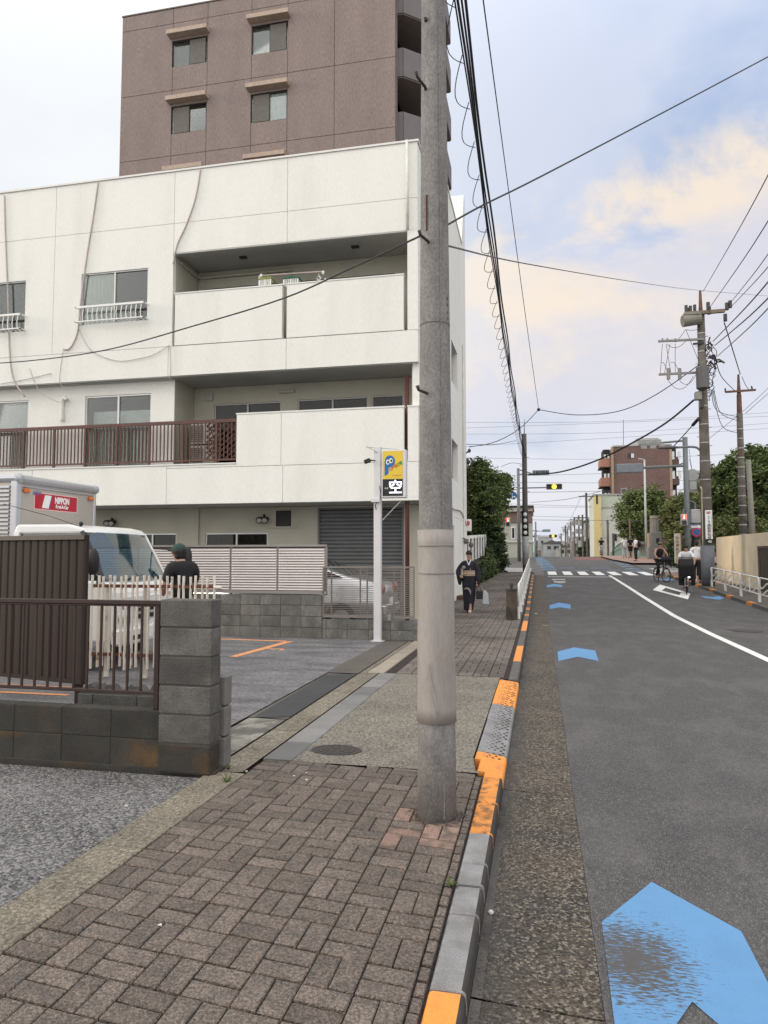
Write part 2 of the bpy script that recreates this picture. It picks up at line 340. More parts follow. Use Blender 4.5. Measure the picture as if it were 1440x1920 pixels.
# gutter slabs of exposed aggregate
gut = sheet('gutter', rect(-.27, .20, -1, 37.2), -.125, sand_m, kind='structure')
gj = [.4, 1.5, 2.66, 5.0, 7.36, 9.7, 12.1, 14.6, 16.9, 19.3, 21.7, 24.1, 26.5, 28.9, 31.3, 33.7, 37.2]
for a, b in zip(gj, gj[1:]):
    m = MB(); ys = [a + .006 + (b - a - .012) * i / 4 for i in range(5)]
    vs = []
    for y in ys: z = prof(y); vs += [(-.262, y, z - .078), (-.225, y, z - .081), (.198, y, z - .0985), (.198, y, z - .13)]
    fs = [(i * 4 + k, i * 4 + k + 1, i * 4 + k + 5, i * 4 + k + 4) for i in range(4) for k in range(3)] + [(0, 1, 2, 3), (16, 17, 18, 19)]
    m.add(vs, fs); m.m = [1 if f_ == 0 or f_ == 3 or f_ == 6 or f_ == 9 else 0 for f_ in range(len(m.f))]; m.build('gutter_slab', [gutter_m, gutter_c], gut)
dm = MB()
for k in range(16): dm.bar((-.2 + k * .024, 16.86, prof(16.9) - .095), (-.2 + k * .024, 17.0, prof(17) - .095), .008, .006)
dm.box(-.26, .2, 16.84, 16.855, -.10, -.088).box(-.26, .2, 17.005, 17.02, -.10, -.088)
dm.build('drain_grate', alu_plain, gut)

# kerb
kerb = sheet('kerb', rect(-.40, -.27, -.5, 37.2), -.10, side_m, kind='structure')
def kstone(y0, y1, m, x0=-.402, x1=-.268, z1=0.0, wx0=None, zr=None, nm='kerb_stone'):
    b = MB(); e = .012; g = .004
    def ring(y, ins):
        z = prof(y) + z1; zz = z if zr is None else prof(y) + zr
        return [(x0 + g, y, z - .1), (x0 + g, y, z - e), (x0 + g + e, y, z), (x1 - .010, y, zz), (x1, y, zz - .014), (x1 + .006, y, prof(y) - .125)]
    n = 2 if y1 - y0 < 1 else 4
    vs = []; rr = [y0 + .0055 + (y1 - y0 - .011) * i / n for i in range(n + 1)]
    for y in rr: vs += ring(y, 0)
    fs = [(i * 6 + k, i * 6 + k + 1, i * 6 + k + 7, i * 6 + k + 6) for i in range(n) for k in range(5)] + [tuple(range(6)), tuple(range(n * 6, n * 6 + 6))]
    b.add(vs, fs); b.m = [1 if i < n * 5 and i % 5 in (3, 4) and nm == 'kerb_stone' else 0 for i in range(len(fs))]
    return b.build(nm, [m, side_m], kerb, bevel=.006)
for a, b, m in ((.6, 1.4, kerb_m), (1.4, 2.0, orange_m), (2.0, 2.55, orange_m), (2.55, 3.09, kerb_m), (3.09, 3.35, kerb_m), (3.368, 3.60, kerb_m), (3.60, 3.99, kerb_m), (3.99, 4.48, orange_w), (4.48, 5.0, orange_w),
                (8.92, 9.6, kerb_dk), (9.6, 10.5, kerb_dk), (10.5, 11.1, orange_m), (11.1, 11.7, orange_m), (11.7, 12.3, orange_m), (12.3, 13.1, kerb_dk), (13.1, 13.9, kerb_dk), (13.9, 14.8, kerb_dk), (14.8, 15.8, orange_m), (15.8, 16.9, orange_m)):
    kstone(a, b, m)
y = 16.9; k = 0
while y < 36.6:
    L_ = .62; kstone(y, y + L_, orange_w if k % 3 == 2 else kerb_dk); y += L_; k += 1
# lowered kerb of the driveway: anti-slip ramp blocks, orange at the ends
ramp = [(5.0, 5.12, -.40, orange_m), (5.12, 5.42, -.455, orange_m), (5.42, 5.62, -.50, orange_m), (5.62, 6.2, -.50, kerb_m), (6.2, 6.8, -.50, kerb_m), (6.8, 7.45, -.505, kerb_m), (7.45, 8.15, -.505, orange_m), (8.15, 8.9, -.505, orange_m)]
for a, b, x0, m in ramp:
    kstone(a, b, m, x0=x0, z1=.004, zr=-.028, nm='ramp_block')
nub = MB(); hol = MB()
for i in range(4):
    for j in range(60):
        yy = 5.5 + j * .056; xx = -.47 + i * .048 + (j % 2) * .02
        if yy < 8.8 and random.random() < .8:
            zz = -.004 - (xx + .5) * .12
            (hol).box(xx, xx + .019, yy, yy + .024, zz - .006, zz + .0065)
hol.build('tread_recess', mat('tread_dark', (.055, .05, .048), .9), kerb)['kind'] = 'stuff'  # small dark boxes stand for the holes of the ramp blocks

# sidewalk
walk = sheet('sidewalk', rect(-2.02, -.40, -2, 5.08), -.022, sand_m, kind='structure')
def brick(x0, x1, y0, y1, sh, m, par, gap=.0038, jit=.003):
    # block with chamfered top, skewed along the laying line
    c = .004; b = MB(); g = gap
    cx_, cy_ = (x0 + x1) / 2, (y0 + y1) / 2
    hx, hy = (x1 - x0) / 2 - g * .85, (y1 - y0) / 2 - g * 1.75
    dz = random.uniform(-jit, jit); tx = random.uniform(-.006, .006); ty = random.uniform(-.006, .006)
    def P(ix, iy, inn, z):
        ax, ay = ix * (hx - inn), iy * (hy - inn)
        return (ax, ay + sh * ax, z + dz + tx * ax + ty * ay)
    vs = [P(i, j, 0, -.03) for i, j in ((-1, -1), (1, -1), (1, 1), (-1, 1))] + [P(i, j, 0, -c) for i, j in ((-1, -1), (1, -1), (1, 1), (-1, 1))] + [P(i, j, c, 0) for i, j in ((-1, -1), (1, -1), (1, 1), (-1, 1))]
    fs = [(8, 9, 10, 11)] + [(k, (k + 1) % 4, (k + 1) % 4 + 4, k + 4) for k in range(4)] + [(k + 4, (k + 1) % 4 + 4, (k + 1) % 4 + 8, k + 8) for k in range(4)]
    b.add(vs, fs); o = b.build('paver', m, par, fixn=False); o.location = Vector((cx_, cy_, 0)) - _wl.get(par, Vector()); return o
SH = -.12; XB = -2.01; PW = .195
def brow(x): return 2.356 + SH * (x + 1.419)
POLE = (-.60, 4.19)
for c in range(8):
    for r_ in range(-3, 15):
        xa = XB + c * PW; xm = xa + PW / 2
        ya = brow(xm) + .2 * r_; yb = ya + .2
        if yb < 1.93 or ya > 5.06: continue
        yb = min(yb, 5.06)
        if yb - ya < .04: continue
        vert = (c + r_) % 2 == 1
        parts_ = [(xa, xa + PW / 2, ya, yb), (xa + PW / 2, xa + PW, ya, yb)] if vert else [(xa, xa + PW, ya, ya + .1), (xa, xa + PW, ya + .1, yb)]
        for q in parts_:
            if q[3] - q[2] < .03: continue
            mx_, my_ = (q[0] + q[1]) / 2, (q[2] + q[3]) / 2
            d = math.hypot(mx_ - POLE[0], my_ - POLE[1])
            pink = (-.85 < mx_ < -.40 and 3.72 < my_ < 4.32 and random.random() < .8)
            yy0, yy1 = q[2], q[3]
            off = SH * (mx_ - xm); brick(q[0], q[1], yy0 + off, yy1 + off, SH, paver_p if pink else paver_m, walk)
for j in range(34):
    ya = 1.95 + j * .092 
    if ya < 4.95: brick(-.448, -.405, ya, ya + .088, SH, paver_m, walk)
far = sheet('sidewalk', rect(-2.62, -.40, 9.05, 39.5), -.02, sand_m, kind='structure')
fb = MB()
for c in range(11):
    for r_ in range(0, 148):
        xa = -.45 - (c + 1) * .197; ya = 9.1 + r_ * .2
        if ya > 38.3: continue
        if ya < 12.7 and xa < -1.98: continue
        vert = (c + r_) % 2
        for q in ([(xa, xa + .0985, ya, ya + .2), (xa + .0985, xa + .197, ya, ya + .2)] if vert else [(xa, xa + .197, ya, ya + .1), (xa, xa + .197, ya + .1, ya + .2)]):
            g = .006; z0, z1 = prof(q[2]) + random.uniform(-.002, .002), prof(q[3]) + random.uniform(-.002, .002)
            a, b_, e, d = q[0] + g, q[1] - g, q[2] + g, q[3] - g
            fb.add([(a, e, z0), (b_, e, z0), (b_, d, z1), (a, d, z1), (a, e, z0 - .02), (b_, e, z0 - .02), (b_, d, z1 - .02), (a, d, z1 - .02)], [(0, 1, 2, 3), (0, 4, 5, 1), (1, 5, 6, 2), (2, 6, 7, 3), (3, 7, 4, 0)])
o = fb.build('paver', mat('paver_far', (.165, .142, .125), .9, .18, 2.5, fine=.12, fscale=12, bump=.3, bscale=100, col2=(.105, .09, .08), mscale=.7), far, fixn=False); o['kind'] = 'stuff'
# driveway apron
sheet('driveway_apron', [(-1.80, 5.07), (-.405, 5.07), (-.46, 5.12), (-.505, 5.45), (-.505, 8.9), (-.50, 9.06), (-1.8, 9.06)], -.002, apron_m, kind='structure', flat=True)
brd = sheet('border_course', rect(-2.04, -1.80, 5.07, 9.06), -.02, sand_m, kind='structure', flat=True)
brd2 = sheet('border_course', rect(-2.2, -1.98, 9.06, 12.62), -.02, sand_m, kind='structure', flat=True)
slab_l = mat('border_slab', (.185, .182, .178), .85, .1, 5, fine=.12, fscale=120, bump=.2, rnd=.22)
slab_y = mat('border_slab_worn', (.30, .26, .21), .85, .1, 5, fine=.12, fscale=120, bump=.2, rnd=.15)
y = 5.08
while y < 9.0: y2 = min(y + .5, 9.06); boxo('border_slab', slab_l, brd, -2.030, -1.805, y + .006, y2 - .006, -.04, .001, bevel=.004); y = y2
y = 9.07
while y < 12.5: y2 = min(y + .6, 12.6); boxo('border_slab', slab_y, brd2, -2.195, -1.985, y + .005, y2 - .005, -.04, .002, bevel=.004); y = y2
lg = sheet('gutter_edge', rect(-2.28, -2.04, 4.72, 12.62), -.03, sand_m, kind='structure', flat=True)
y = 4.74; k = 0
while y < 12.5:
    y2 = min(y + .6, 12.6)
    MB().add([(-2.28, y + .004, .0), (-2.16, y + .004, -.012), (-2.045, y + .004, .0), (-2.045, y2 - .004, .0), (-2.16, y2 - .004, -.012), (-2.28, y2 - .004, .0)] if y < 9 else
             [(-2.28, y + .004, .0), (-2.24, y + .004, -.008), (-2.2, y + .004, .0), (-2.2, y2 - .004, .0), (-2.24, y2 - .004, -.008), (-2.28, y2 - .004, .0)], [(0, 1, 4, 5), (1, 2, 3, 4)]).build('edging_slab', edge_m, lg, fixn=False); y = y2
# left verge pieces between gutter edge and car park
sheet('verge', rect(-2.66, -2.298, 4.78, 6.30), .003, mat('broken_concrete', (.26, .25, .22), .95, .25, 4, fine=.2, fscale=80, bump=.6, bscale=30, col2=(.12, .115, .105), mscale=3.2, mlo=.42, mhi=.55), kind='structure', flat=True)
sheet('asphalt_patch', [(-2.62, 6.3), (-2.29, 6.42), (-2.3, 8.9), (-2.66, 8.76)], .006, patch_m, kind='structure', flat=True)
sheet('verge', rect(-2.72, -2.295, 8.95, 12.62), .002, mat('rough_concrete', (.13, .118, .10), .95, .25, 3, fine=.2, fscale=60, bump=.6, bscale=40, col2=(.085, .078, .07), mscale=3), kind='structure', flat=True)
sheet('verge', rect(-2.68, -2.295, 6.34, 8.9), .0, MATS['rough_concrete'], kind='structure', flat=True)
sheet('car_park', rect(-16, -2.70, 4.72, 16.9), -.002, park_m, kind='structure', flat=True)
sheet('front_lot', rect(-12, -2.28, -3, 4.56), -.004, lot_m, kind='structure', flat=True)
sheet('yard', rect(-2.7, -2.05, 12.62, 16.9), -.006, MATS['rough_concrete'], kind='structure', flat=True)
ed = sheet('edging_course', rect(-2.28, -2.015, -2, 4.72), -.03, sand_m, kind='structure', flat=True)
for a, b in zip([.9, 1.75, 2.28, 2.80, 3.42, 4.1, 4.72], [1.75, 2.28, 2.80, 3.42, 4.1, 4.72, 5.0]):
    if b <= 4.72: boxo('edging_slab', edge_m, ed, -2.277 - .02 * (3.0 - a) * 0, -2.017, a + .004, b - .004, -.04, .002 + random.uniform(-.003, .002), bevel=.005)
# parking marks
def poly(name, pts, dz, m, z=None): return sheet(name, pts, dz, m, kind='structure')
poly('parking_line', [(-9.5, 12.25), (-9.5, 12.37), (-4.40, 12.1), (-4.40, 11.98)], .004, orange_lot)
poly('parking_line', [(-4.40, 11.95), (-4.25, 12.02), (-4.42, 10.0), (-4.55, 10.0)], .006, orange_lot)
poly('parking_line', rect(-9.0, -5.0, 7.25, 7.33), .004, orange_lot)
poly('parking_line', rect(-9.0, -5.0, 6.86, 6.94), .004, orange_lot)
n3 = text('parking_number', '3', .55, (-4.20, 10.95, .004), (0, 0, R(95)), orange_lot, ext=.0005); n3['kind'] = 'structure'
# manhole
mh = thing('manhole_cover', 'round dark iron manhole cover set in the pale driveway concrete', 'manhole cover', (-1.56, 5.42, 0))
iron = mat('cast_iron', (.05, .046, .045), .7, .2, 20, bump=.3)
b = MB(); N_ = 32
for rr, z in ((.200, .002), (.192, .005), (.176, .005), (.172, .001), (.166, .001)): b.v += [(-1.56 + rr * math.cos(6.2832 * k / N_), 5.42 + .72 * rr * math.sin(6.2832 * k / N_), z) for k in range(N_)]
for i in range(4): b.f += [(i * N_ + k, i * N_ + (k + 1) % N_, (i + 1) * N_ + (k + 1) % N_, (i + 1) * N_ + k) for k in range(N_)]
b.f.append(tuple(4 * N_ + k for k in range(N_))); b.m = [0] * len(b.f); b.build('rim', iron, mh)
st = MB()
for rr in (.05, .09, .13):
    for k in range(10 if rr < .1 else 18):
        a = 6.2832 * k / (10 if rr < .1 else 18); st.box(-1.56 + rr * math.cos(a) - .012, -1.56 + rr * math.cos(a) + .012, 5.42 + .72 * rr * math.sin(a) - .008, 5.42 + .72 * rr * math.sin(a) + .008, .001, .006)
st.build('tread_pattern', mat('iron_stud', (.09, .07, .065), .6), mh)
# ---------------- road markings (each a sheet of paint)
def blue(name, worn=False):
    m = mat(name, (.14, .36, .72), .75, .06, 6, fine=.06, fscale=180, bump=.15, bscale=120)
    return m
blue_m = mat('blue_paint', (.115, .275, .50), .75, .06, 6, fine=.05, fscale=200, bump=.15, bscale=150)
blue_f = mat('blue_paint_faded', (.17, .27, .42), .8, .1, 6, col2=(.12, .15, .2), mscale=8)
# worn near arrow: tyre-rubbed patch where the asphalt shows
bw = mat('blue_paint_rubbed', (.115, .275, .505), .75, .05, 6, fine=.05, fscale=200, bump=.15, bscale=150)
t = bw.node_tree; N = t.nodes; L = t.links; P = N['Principled BSDF']; src = P.inputs['Base Color'].links[0].from_socket
g = N.new('ShaderNodeTexCoord'); mp = N.new('ShaderNodeMapping'); L.new(g.outputs['Object'], mp.inputs[0]); mp.inputs['Scale'].default_value = (2.2, 9, 1)
n1 = N.new('ShaderNodeTexNoise'); L.new(mp.outputs[0], n1.inputs['Vector']); n1.inputs['Scale'].default_value = 13; n1.inputs['Detail'].default_value = 8; n1.inputs['Roughness'].default_value = .7
dd = N.new('ShaderNodeMapping'); L.new(g.outputs['Object'], dd.inputs[0]); dd.vector_type = 'POINT'; dd.inputs['Location'].default_value = (-.34 * 4.3, -3.08 * 3.0, .0); dd.inputs['Scale'].default_value = (4.3, 3.0, 0)
ln = N.new('ShaderNodeVectorMath'); ln.operation = 'LENGTH'; L.new(dd.outputs[0], ln.inputs[0])
s1 = N.new('ShaderNodeMath'); s1.operation = 'MULTIPLY_ADD'; L.new(ln.outputs['Value'], s1.inputs[0]); s1.inputs[1].default_value = .50; nb_ = N.new('ShaderNodeMapRange'); L.new(n1.outputs['Fac'], nb_.inputs[0]); nb_.inputs[1].default_value = .25; nb_.inputs[2].default_value = .75; nb_.inputs[3].default_value = 0; nb_.inputs[4].default_value = 1.15; L.new(nb_.outputs[0], s1.inputs[2])
rp = N.new('ShaderNodeMapRange'); L.new(s1.outputs[0], rp.inputs[0]); rp.inputs[1].default_value = 1.02; rp.inputs[2].default_value = .86
mm = N.new('ShaderNodeMix'); mm.data_type = 'RGBA'; L.new(rp.outputs[0], mm.inputs[0]); L.new(src, mm.inputs[6]); mm.inputs[7].default_value = (.085, .082, .083, 1); L.new(mm.outputs[2], P.inputs['Base Color'])
def mark(name, pts, m, dz=-.096): return sheet(name, pts, dz, m, kind='structure')
mark('road_arrow', [(.244, 3.35), (.222, 2.3), (.514, 2.836), (.81, 2.3), (.819, 3.394), (.517, 3.801)], bw)
for y0, s, m in ((12.0, 1.05, blue_m), (21.9, 1.3, blue_m), (30.0, 1.3, blue_m)):
    mark('road_arrow', [(.27, y0 + .42), (.26, y0 - .7), (.57, y0 - .15), (.86, y0 - .55), (.90, y0 + .70), (.57, y0 + 1.0 * s)], m)
for i in range(9):
    y0 = 44.5 + i * 2.6
    for xx in (.15,): mark('road_arrow', [(xx - i * .09, y0 + .3), (xx - i * .09, y0 - .5), (xx + .42 - i * .09, y0), (xx + .85 - i * .09, y0 - .5), (xx + .85 - i * .09, y0 + .3), (xx + .42 - i * .09, y0 + .8)], blue_m)
for i in range(8):
    y0 = 42.5 + i * 2.8; xx = 5.0 + i * .05
    mark('road_arrow', [(xx, y0 + .3), (xx, y0 - .5), (xx + .4, y0), (xx + .8, y0 - .5), (xx + .8, y0 + .3), (xx + .4, y0 + .8)], blue_f)
for x0, y0 in ((5.35, 25.5), (5.45, 16.2), (5.35, 34.5)):
    mark('road_arrow', [(x0, y0), (x0, y0 + .8), (x0 + .3, y0 + .3), (x0 + .6, y0 + .8), (x0 + .6, y0), (x0 + .3, y0 - .6)], blue_m)
for x0, x1, y0 in ((1.2, 2.1, 46.0), (1.9, 2.8, 43.2), (3.1, 4.2, 46.0), (3.6, 4.6, 43.6)): mark('road_arrow', rect(x0, x1, y0, y0 + .45), blue_f)
mark('centre_line', [(3.35, 4), (3.50, 4), (3.50, 37.6), (3.35, 37.6)], line_w)
for i in range(8):
    x0 = .42 + i * .80; mark('crosswalk_bar', rect(x0, x0 + .45, 37.9, 41.6), line_w, -.094)
mark('stop_line', rect(.38, 3.5, 36.0, 36.45), line_worn, -.095)
mark('bicycle_mark', rect(.55, 1.15, 33.8, 34.5), line_worn); mark('bicycle_mark', [(.6, 32.2), (.85, 31.7), (1.1, 32.2), (1.1, 33.2), (.85, 32.8), (.6, 33.2)], line_worn)
dm_ = [(4.16, 28.6), (4.70, 24.9), (5.22, 27.2), (4.86, 31.4)]
cxm, cym = sum(p[0] for p in dm_) / 4, sum(p[1] for p in dm_) / 4
inn = [(cxm + (x - cxm) * .52, cym + (y - cym) * .5) for x, y in dm_]
for k in range(4): mark('diamond_mark', [dm_[k], dm_[(k + 1) % 4], inn[(k + 1) % 4], inn[k]], line_w)
mark('red_surface', rect(2.9, 6.0, 59, 68), mat('red_surface', (.19, .085, .08), .9, .1, 1), -.098)
for i in range(5): mark('crosswalk_bar', rect(-3.2 - 0, -.5, 41.3 + i * 1.05, 41.75 + i * 1.05), line_w, -.098)
for i in range(5): mark('crosswalk_bar', rect(6.5, 9.6, 41.3 + i * 1.05, 41.75 + i * 1.05), line_w, -.098)
rm = thing('manhole_cover', 'small dark manhole cover in the right lane of the asphalt road', 'manhole cover', (4.3, 16.7, prof(16.7) - .1))
b = MB(); b.v = [(4.3 + .33 * math.cos(6.2832 * k / 24), 16.7 + .33 * math.sin(6.2832 * k / 24), prof(16.7) - .094) for k in range(24)]; b.f = [tuple(range(24))]; b.m = [0]; b.build('lid', iron, rm)
# right footway
rw = sheet('sidewalk', rect(6.2, 7.62, -2, 38.6), 0.0, mat('right_paving', (.14, .125, .11), .9, .15, 2, fine=.12, fscale=20, col2=(.10, .09, .085), mscale=1), kind='structure')
sheet('sidewalk', rect(6.2, 7.6, 30.5, 38.6), .004, mat('red_paving', (.27, .15, .11), .9, .15, 3, fine=.1, fscale=15), kind='structure')
sheet('sidewalk', [(6.1, 50.5), (14, 50.5), (14, 70), (5.2, 70), (5.4, 56)], .03, mat('bridge_paving', (.31, .20, .165), .9, .15, 2, fine=.1, fscale=12), kind='structure')
rk = sheet('kerb', rect(6.07, 6.2, -2, 38.6), -.05, side_m, kind='structure')
y = 12.0; k = 0
while y < 38:
    b = MB(); z0, z1 = prof(y), prof(y + .6)
    b.add([(6.05, y + .004, z0 - .12), (6.062, y + .004, z0 + .0), (6.2, y + .004, z0 + .005), (6.05, y + .596, z1 - .12), (6.062, y + .596, z1), (6.2, y + .596, z1 + .005)], [(0, 1, 4, 3), (1, 2, 5, 4), (0, 1, 2), (3, 5, 4)])
    b.build('kerb_stone', orange_w if k % 4 == 2 else kerb_dk, rk); y += .6; k += 1
# ================================================================ WHITE APARTMENT BLOCK
BY = 15.5; BX = -2.6
bld = thing('apartment_building', 'white three storey rendered apartment block with long open balconies behind the car park', 'building', (-9, 16, 0))
def FX(px, py, Y=BY): return PY(px, py, Y)[0]
def FZ(px, py, Y=BY): return PY(px, py, Y)[1]
zT = FZ(783, 265); zG1 = FZ(760, 372); zO3 = FZ(760, 432); zP3 = FZ(757, 515); zS3 = FZ(783, 616); zB3 = FZ(783, 678)
zP2 = FZ(783, 762); zG2 = FZ(783, 865); zB2 = FZ(783, 938); zL2 = FZ(220, 876)
xL = -16.5; x105 = FX(105, 400); x325 = FX(325, 500); x529 = FX(529, 600); x537 = FX(537, 600); x757 = FX(757, 560); x764 = FX(764, 560); x443 = FX(443, 830)
def panel(name, x0, x1, z0, z1, y=BY, th=.14, holes=(), m=white_wall, g=.005, par=bld):
    x0 += g; x1 -= g; z0 += g; z1 -= g; b = MB()
    xs = sorted({x0, x1} | {v for h in holes for v in h[:2] if x0 < v < x1})
    for a, c in zip(xs, xs[1:]):
        hs = sorted((h[2], h[3]) for h in holes if h[0] < (a + c) / 2 < h[1]); z = z0
        for lo, hi in hs:
            if lo >= z1: break
            if lo > z: b.box(a, c, y, y + th, z, min(lo, z1))
            z = max(z, hi)
        if z < z1: b.box(a, c, y, y + th, z, z1)
    if len(xs) <= 3 and len(b.f) > 6 and name == 'facade_panel':
        for q_ in range(len(b.f) // 6): c_ = MB(); c_.v = b.v[q_ * 8:q_ * 8 + 8]; c_.f = b.f[:6]; c_.m = [0] * 6; o_ = c_.build(name, m, par)
        return o_
    return b.build(name, m, par)
joint_m = mat('wall_joint', (.42, .42, .40), .9)
# roof parapet band
for a, c in ((xL, x105), (x105, x325), (x325, x537), (x537, BX)):
    panel('wall_panel', a, c, zG1, zT); 
for a, c in ((x325, x537), (x537, BX)): panel('wall_panel', a, c, zO3, zG1)
boxo('wall_core', joint_m, bld, xL, BX - .01, BY + .03, BY + .16, zO3 + .01, zT - .01)
cop = MB().box(xL, BX + .03, BY - .03, BY + .2, zT, zT + .045); cop.box(BX - .2, BX + .03, BY + .2, 20.4, zT, zT + .045); cop.build('coping', coping, bld)
# third floor left wall with windows
w3 = [(FX(153, 515), FX(278, 502), FZ(215, 606), FZ(215, 508)), (FX(-72, 540), FX(49, 526), FZ(49, 622), FZ(49, 525.6))]
panel('wall_panel', xL, x105, zS3 - .02, zG1, holes=w3); panel('wall_panel', x105, x325, zS3 - .02, zG1, holes=w3)
panel('wall_core', xL, x325 - .02, zS3, zG1, y=BY + .03, th=.16, holes=w3, m=joint_m)
# third floor band and balcony parapets
xb = [xL, FX(-40, 680), FX(315, 690), x537, BX]
for a, c in zip(xb, xb[1:]): panel('wall_panel', a, c, zB3, zS3 - .02)
boxo('wall_core', joint_m, bld, xL, BX - .01, BY + .03, BY + .16, zB3 + .01, zS3 - .03)
panel('balcony_parapet', x325 + .06, x529, zS3 - .01, zP3, th=.14); panel('balcony_parapet', x537, x757, zS3 - .01, zP3, th=.14)
boxo('corner_pier', white_wall, bld, x764, BX, BY, BY + .30, zS3 - .015, zO3 + .01)
for a, c in ((x325 + .05, x529 + .01), (x537 - .01, x757 + .01)): boxo('parapet_cap', coping, bld, a, c, BY - .012, BY + .16, zP3, zP3 + .03)
# soffits, floors, back walls of the balconies
YB = 16.8; xs2 = FX(328, 715, 15.8)
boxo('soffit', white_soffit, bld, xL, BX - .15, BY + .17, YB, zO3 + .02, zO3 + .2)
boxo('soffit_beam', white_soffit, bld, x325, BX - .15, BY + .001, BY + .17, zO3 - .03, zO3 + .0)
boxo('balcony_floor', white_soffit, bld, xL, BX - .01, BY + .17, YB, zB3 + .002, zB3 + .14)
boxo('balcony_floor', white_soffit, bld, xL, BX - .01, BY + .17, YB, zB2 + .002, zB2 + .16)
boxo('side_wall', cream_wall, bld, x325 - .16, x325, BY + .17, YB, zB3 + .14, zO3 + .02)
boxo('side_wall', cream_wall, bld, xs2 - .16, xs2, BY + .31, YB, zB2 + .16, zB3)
def window(par, x0, x1, z0, z1, y, fm=alu, mull=1, cur=None, fr=.035, deep=.45, glass=GLASS, axis='y', room=dark_room, curx=(0, 1), curz=(0, 1)):
    b = MB(); t = .05
    def bx(B, a, c, ya, yb, e, g_):
        if axis == 'y': return B.box(a, c, ya, yb, e, g_)
        return B.box(-ya + 0, -yb, a, c, e, g_)
    bx(b, x0, x0 + fr, y, y + t, z0, z1); bx(b, x1 - fr, x1, y, y + t, z0, z1); bx(b, x0 + fr, x1 - fr, y, y + t, z0, z0 + fr); bx(b, x0 + fr, x1 - fr, y, y + t, z1 - fr, z1)
    for i in range(mull):
        xm = x0 + (x1 - x0) * (i + 1) / (mull + 1); bx(b, xm - fr * .6, xm + fr * .6, y - .003, y + t, z0 + fr, z1 - fr)
    w = b.build('window', fm, par)
    n = mull + 1
    for i in range(n):
        a = x0 + fr + (x1 - x0 - 2 * fr) * i / n; c = x0 + fr + (x1 - x0 - 2 * fr) * (i + 1) / n
        bx(MB(), a + .001, c - .001, y + .02 + .012 * (i % 2), y + .026 + .012 * (i % 2), z0 + fr, z1 - fr).build('pane', glass, w)
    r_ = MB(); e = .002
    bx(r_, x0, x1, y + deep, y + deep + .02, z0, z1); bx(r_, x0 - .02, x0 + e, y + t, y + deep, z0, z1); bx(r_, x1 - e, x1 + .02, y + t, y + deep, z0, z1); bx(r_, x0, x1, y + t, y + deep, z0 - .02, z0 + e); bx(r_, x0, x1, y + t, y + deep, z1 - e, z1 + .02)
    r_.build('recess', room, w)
    if cur is not None:
        c_ = MB(); m_ = 40; xa = x0 + (x1 - x0) * curx[0]; xb_ = x0 + (x1 - x0) * curx[1]; za = z0 + (z1 - z0) * curz[0]; zb = z0 + (z1 - z0) * curz[1]
        for i in range(m_ + 1):
            x_ = xa + .01 + (xb_ - xa - .02) * i / m_; yy = y + .085 + .018 * math.sin(i * 1.9) + .01 * math.sin(i * .7)
            for z_ in (za + .01, zb - .01): c_.v.append((x_, yy, z_) if axis == 'y' else (-yy, x_, z_))
        c_.f = [(2 * i, 2 * i + 2, 2 * i + 3, 2 * i + 1) for i in range(m_)]; c_.m = [0] * m_
        c_.build('curtain', cur, w, smooth=True, fixn=False)
    return w
for i, h in enumerate(w3):
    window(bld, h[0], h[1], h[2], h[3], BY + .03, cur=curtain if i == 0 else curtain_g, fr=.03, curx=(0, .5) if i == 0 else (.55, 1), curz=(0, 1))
    gd = MB().box(h[0] - .03, h[1] + .03, BY - .19, BY - .15, h[2] + .38, h[2] + .43).box(h[0] - .03, h[1] + .03, BY - .19, BY - .16, h[2] + .03, h[2] + .055)
    for xx in (h[0] - .03, h[1]): gd.box(xx, xx + .03, BY - .19, BY - .001, h[2] + .39, h[2] + .42).box(xx, xx + .03, BY - .19, BY - .001, h[2] + .03, h[2] + .05)
    gg = gd.build('window_guard', white_paint, bld); nb = 14
    for k in range(nb):
        xx = h[0] + (h[1] - h[0]) * (k + .5) / nb
        MB().tube([(xx, BY - .155, h[2] + .44), (xx, BY - .20, h[2] + .2), (xx, BY - .17, h[2] + .02), (xx, BY - .03, h[2] + .01)], .011, 5).build('bar', white_paint, gg)
# lace and things behind first window
boxo('window_recess_shelf', curtain, bld, w3[0][0] + .1, w3[0][1] - .45, BY + .22, BY + .25, w3[0][2] + .03, w3[0][2] + .38)
# back wall third floor
h3 = [(FX(385, 560, YB), FX(525, 560, YB), zB3 + .2, FZ(760, 510, YB)), (FX(560, 560, YB), FX(740, 560, YB), zB3 + .2, FZ(760, 510, YB))]
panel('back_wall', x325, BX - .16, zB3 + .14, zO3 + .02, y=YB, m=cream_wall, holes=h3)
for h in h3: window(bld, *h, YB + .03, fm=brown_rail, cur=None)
# second floor, right part
h2 = [(FX(402, 760, YB), FX(527, 755, YB), zB2 + .2, FZ(527, 752, YB)), (FX(558, 750, YB), FX(690, 750, YB), zB2 + .9, FZ(690, 743, YB)), (FX(697, 750, YB), FX(757, 745, YB), zB2 + .9, FZ(757, 739, YB))]
panel('back_wall', xs2, BX - .16, zB2 + .16, zB3, y=YB, m=cream_wall, holes=h2)
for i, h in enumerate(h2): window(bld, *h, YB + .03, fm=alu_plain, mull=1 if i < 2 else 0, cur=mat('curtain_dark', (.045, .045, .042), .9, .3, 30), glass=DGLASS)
panel('balcony_parapet', x443, x529, zG2, zP2); panel('balcony_parapet', x529, x757, zG2, zP2)
boxo('wall_core', joint_m, bld, x443 + .01, x757 - .01, BY + .03, BY + .16, zG2 - .2, zP2 - .01)
boxo('parapet_cap', coping, bld, x443 - .012, x757 + .01, BY - .012, BY + .16, zP2, zP2 + .035)
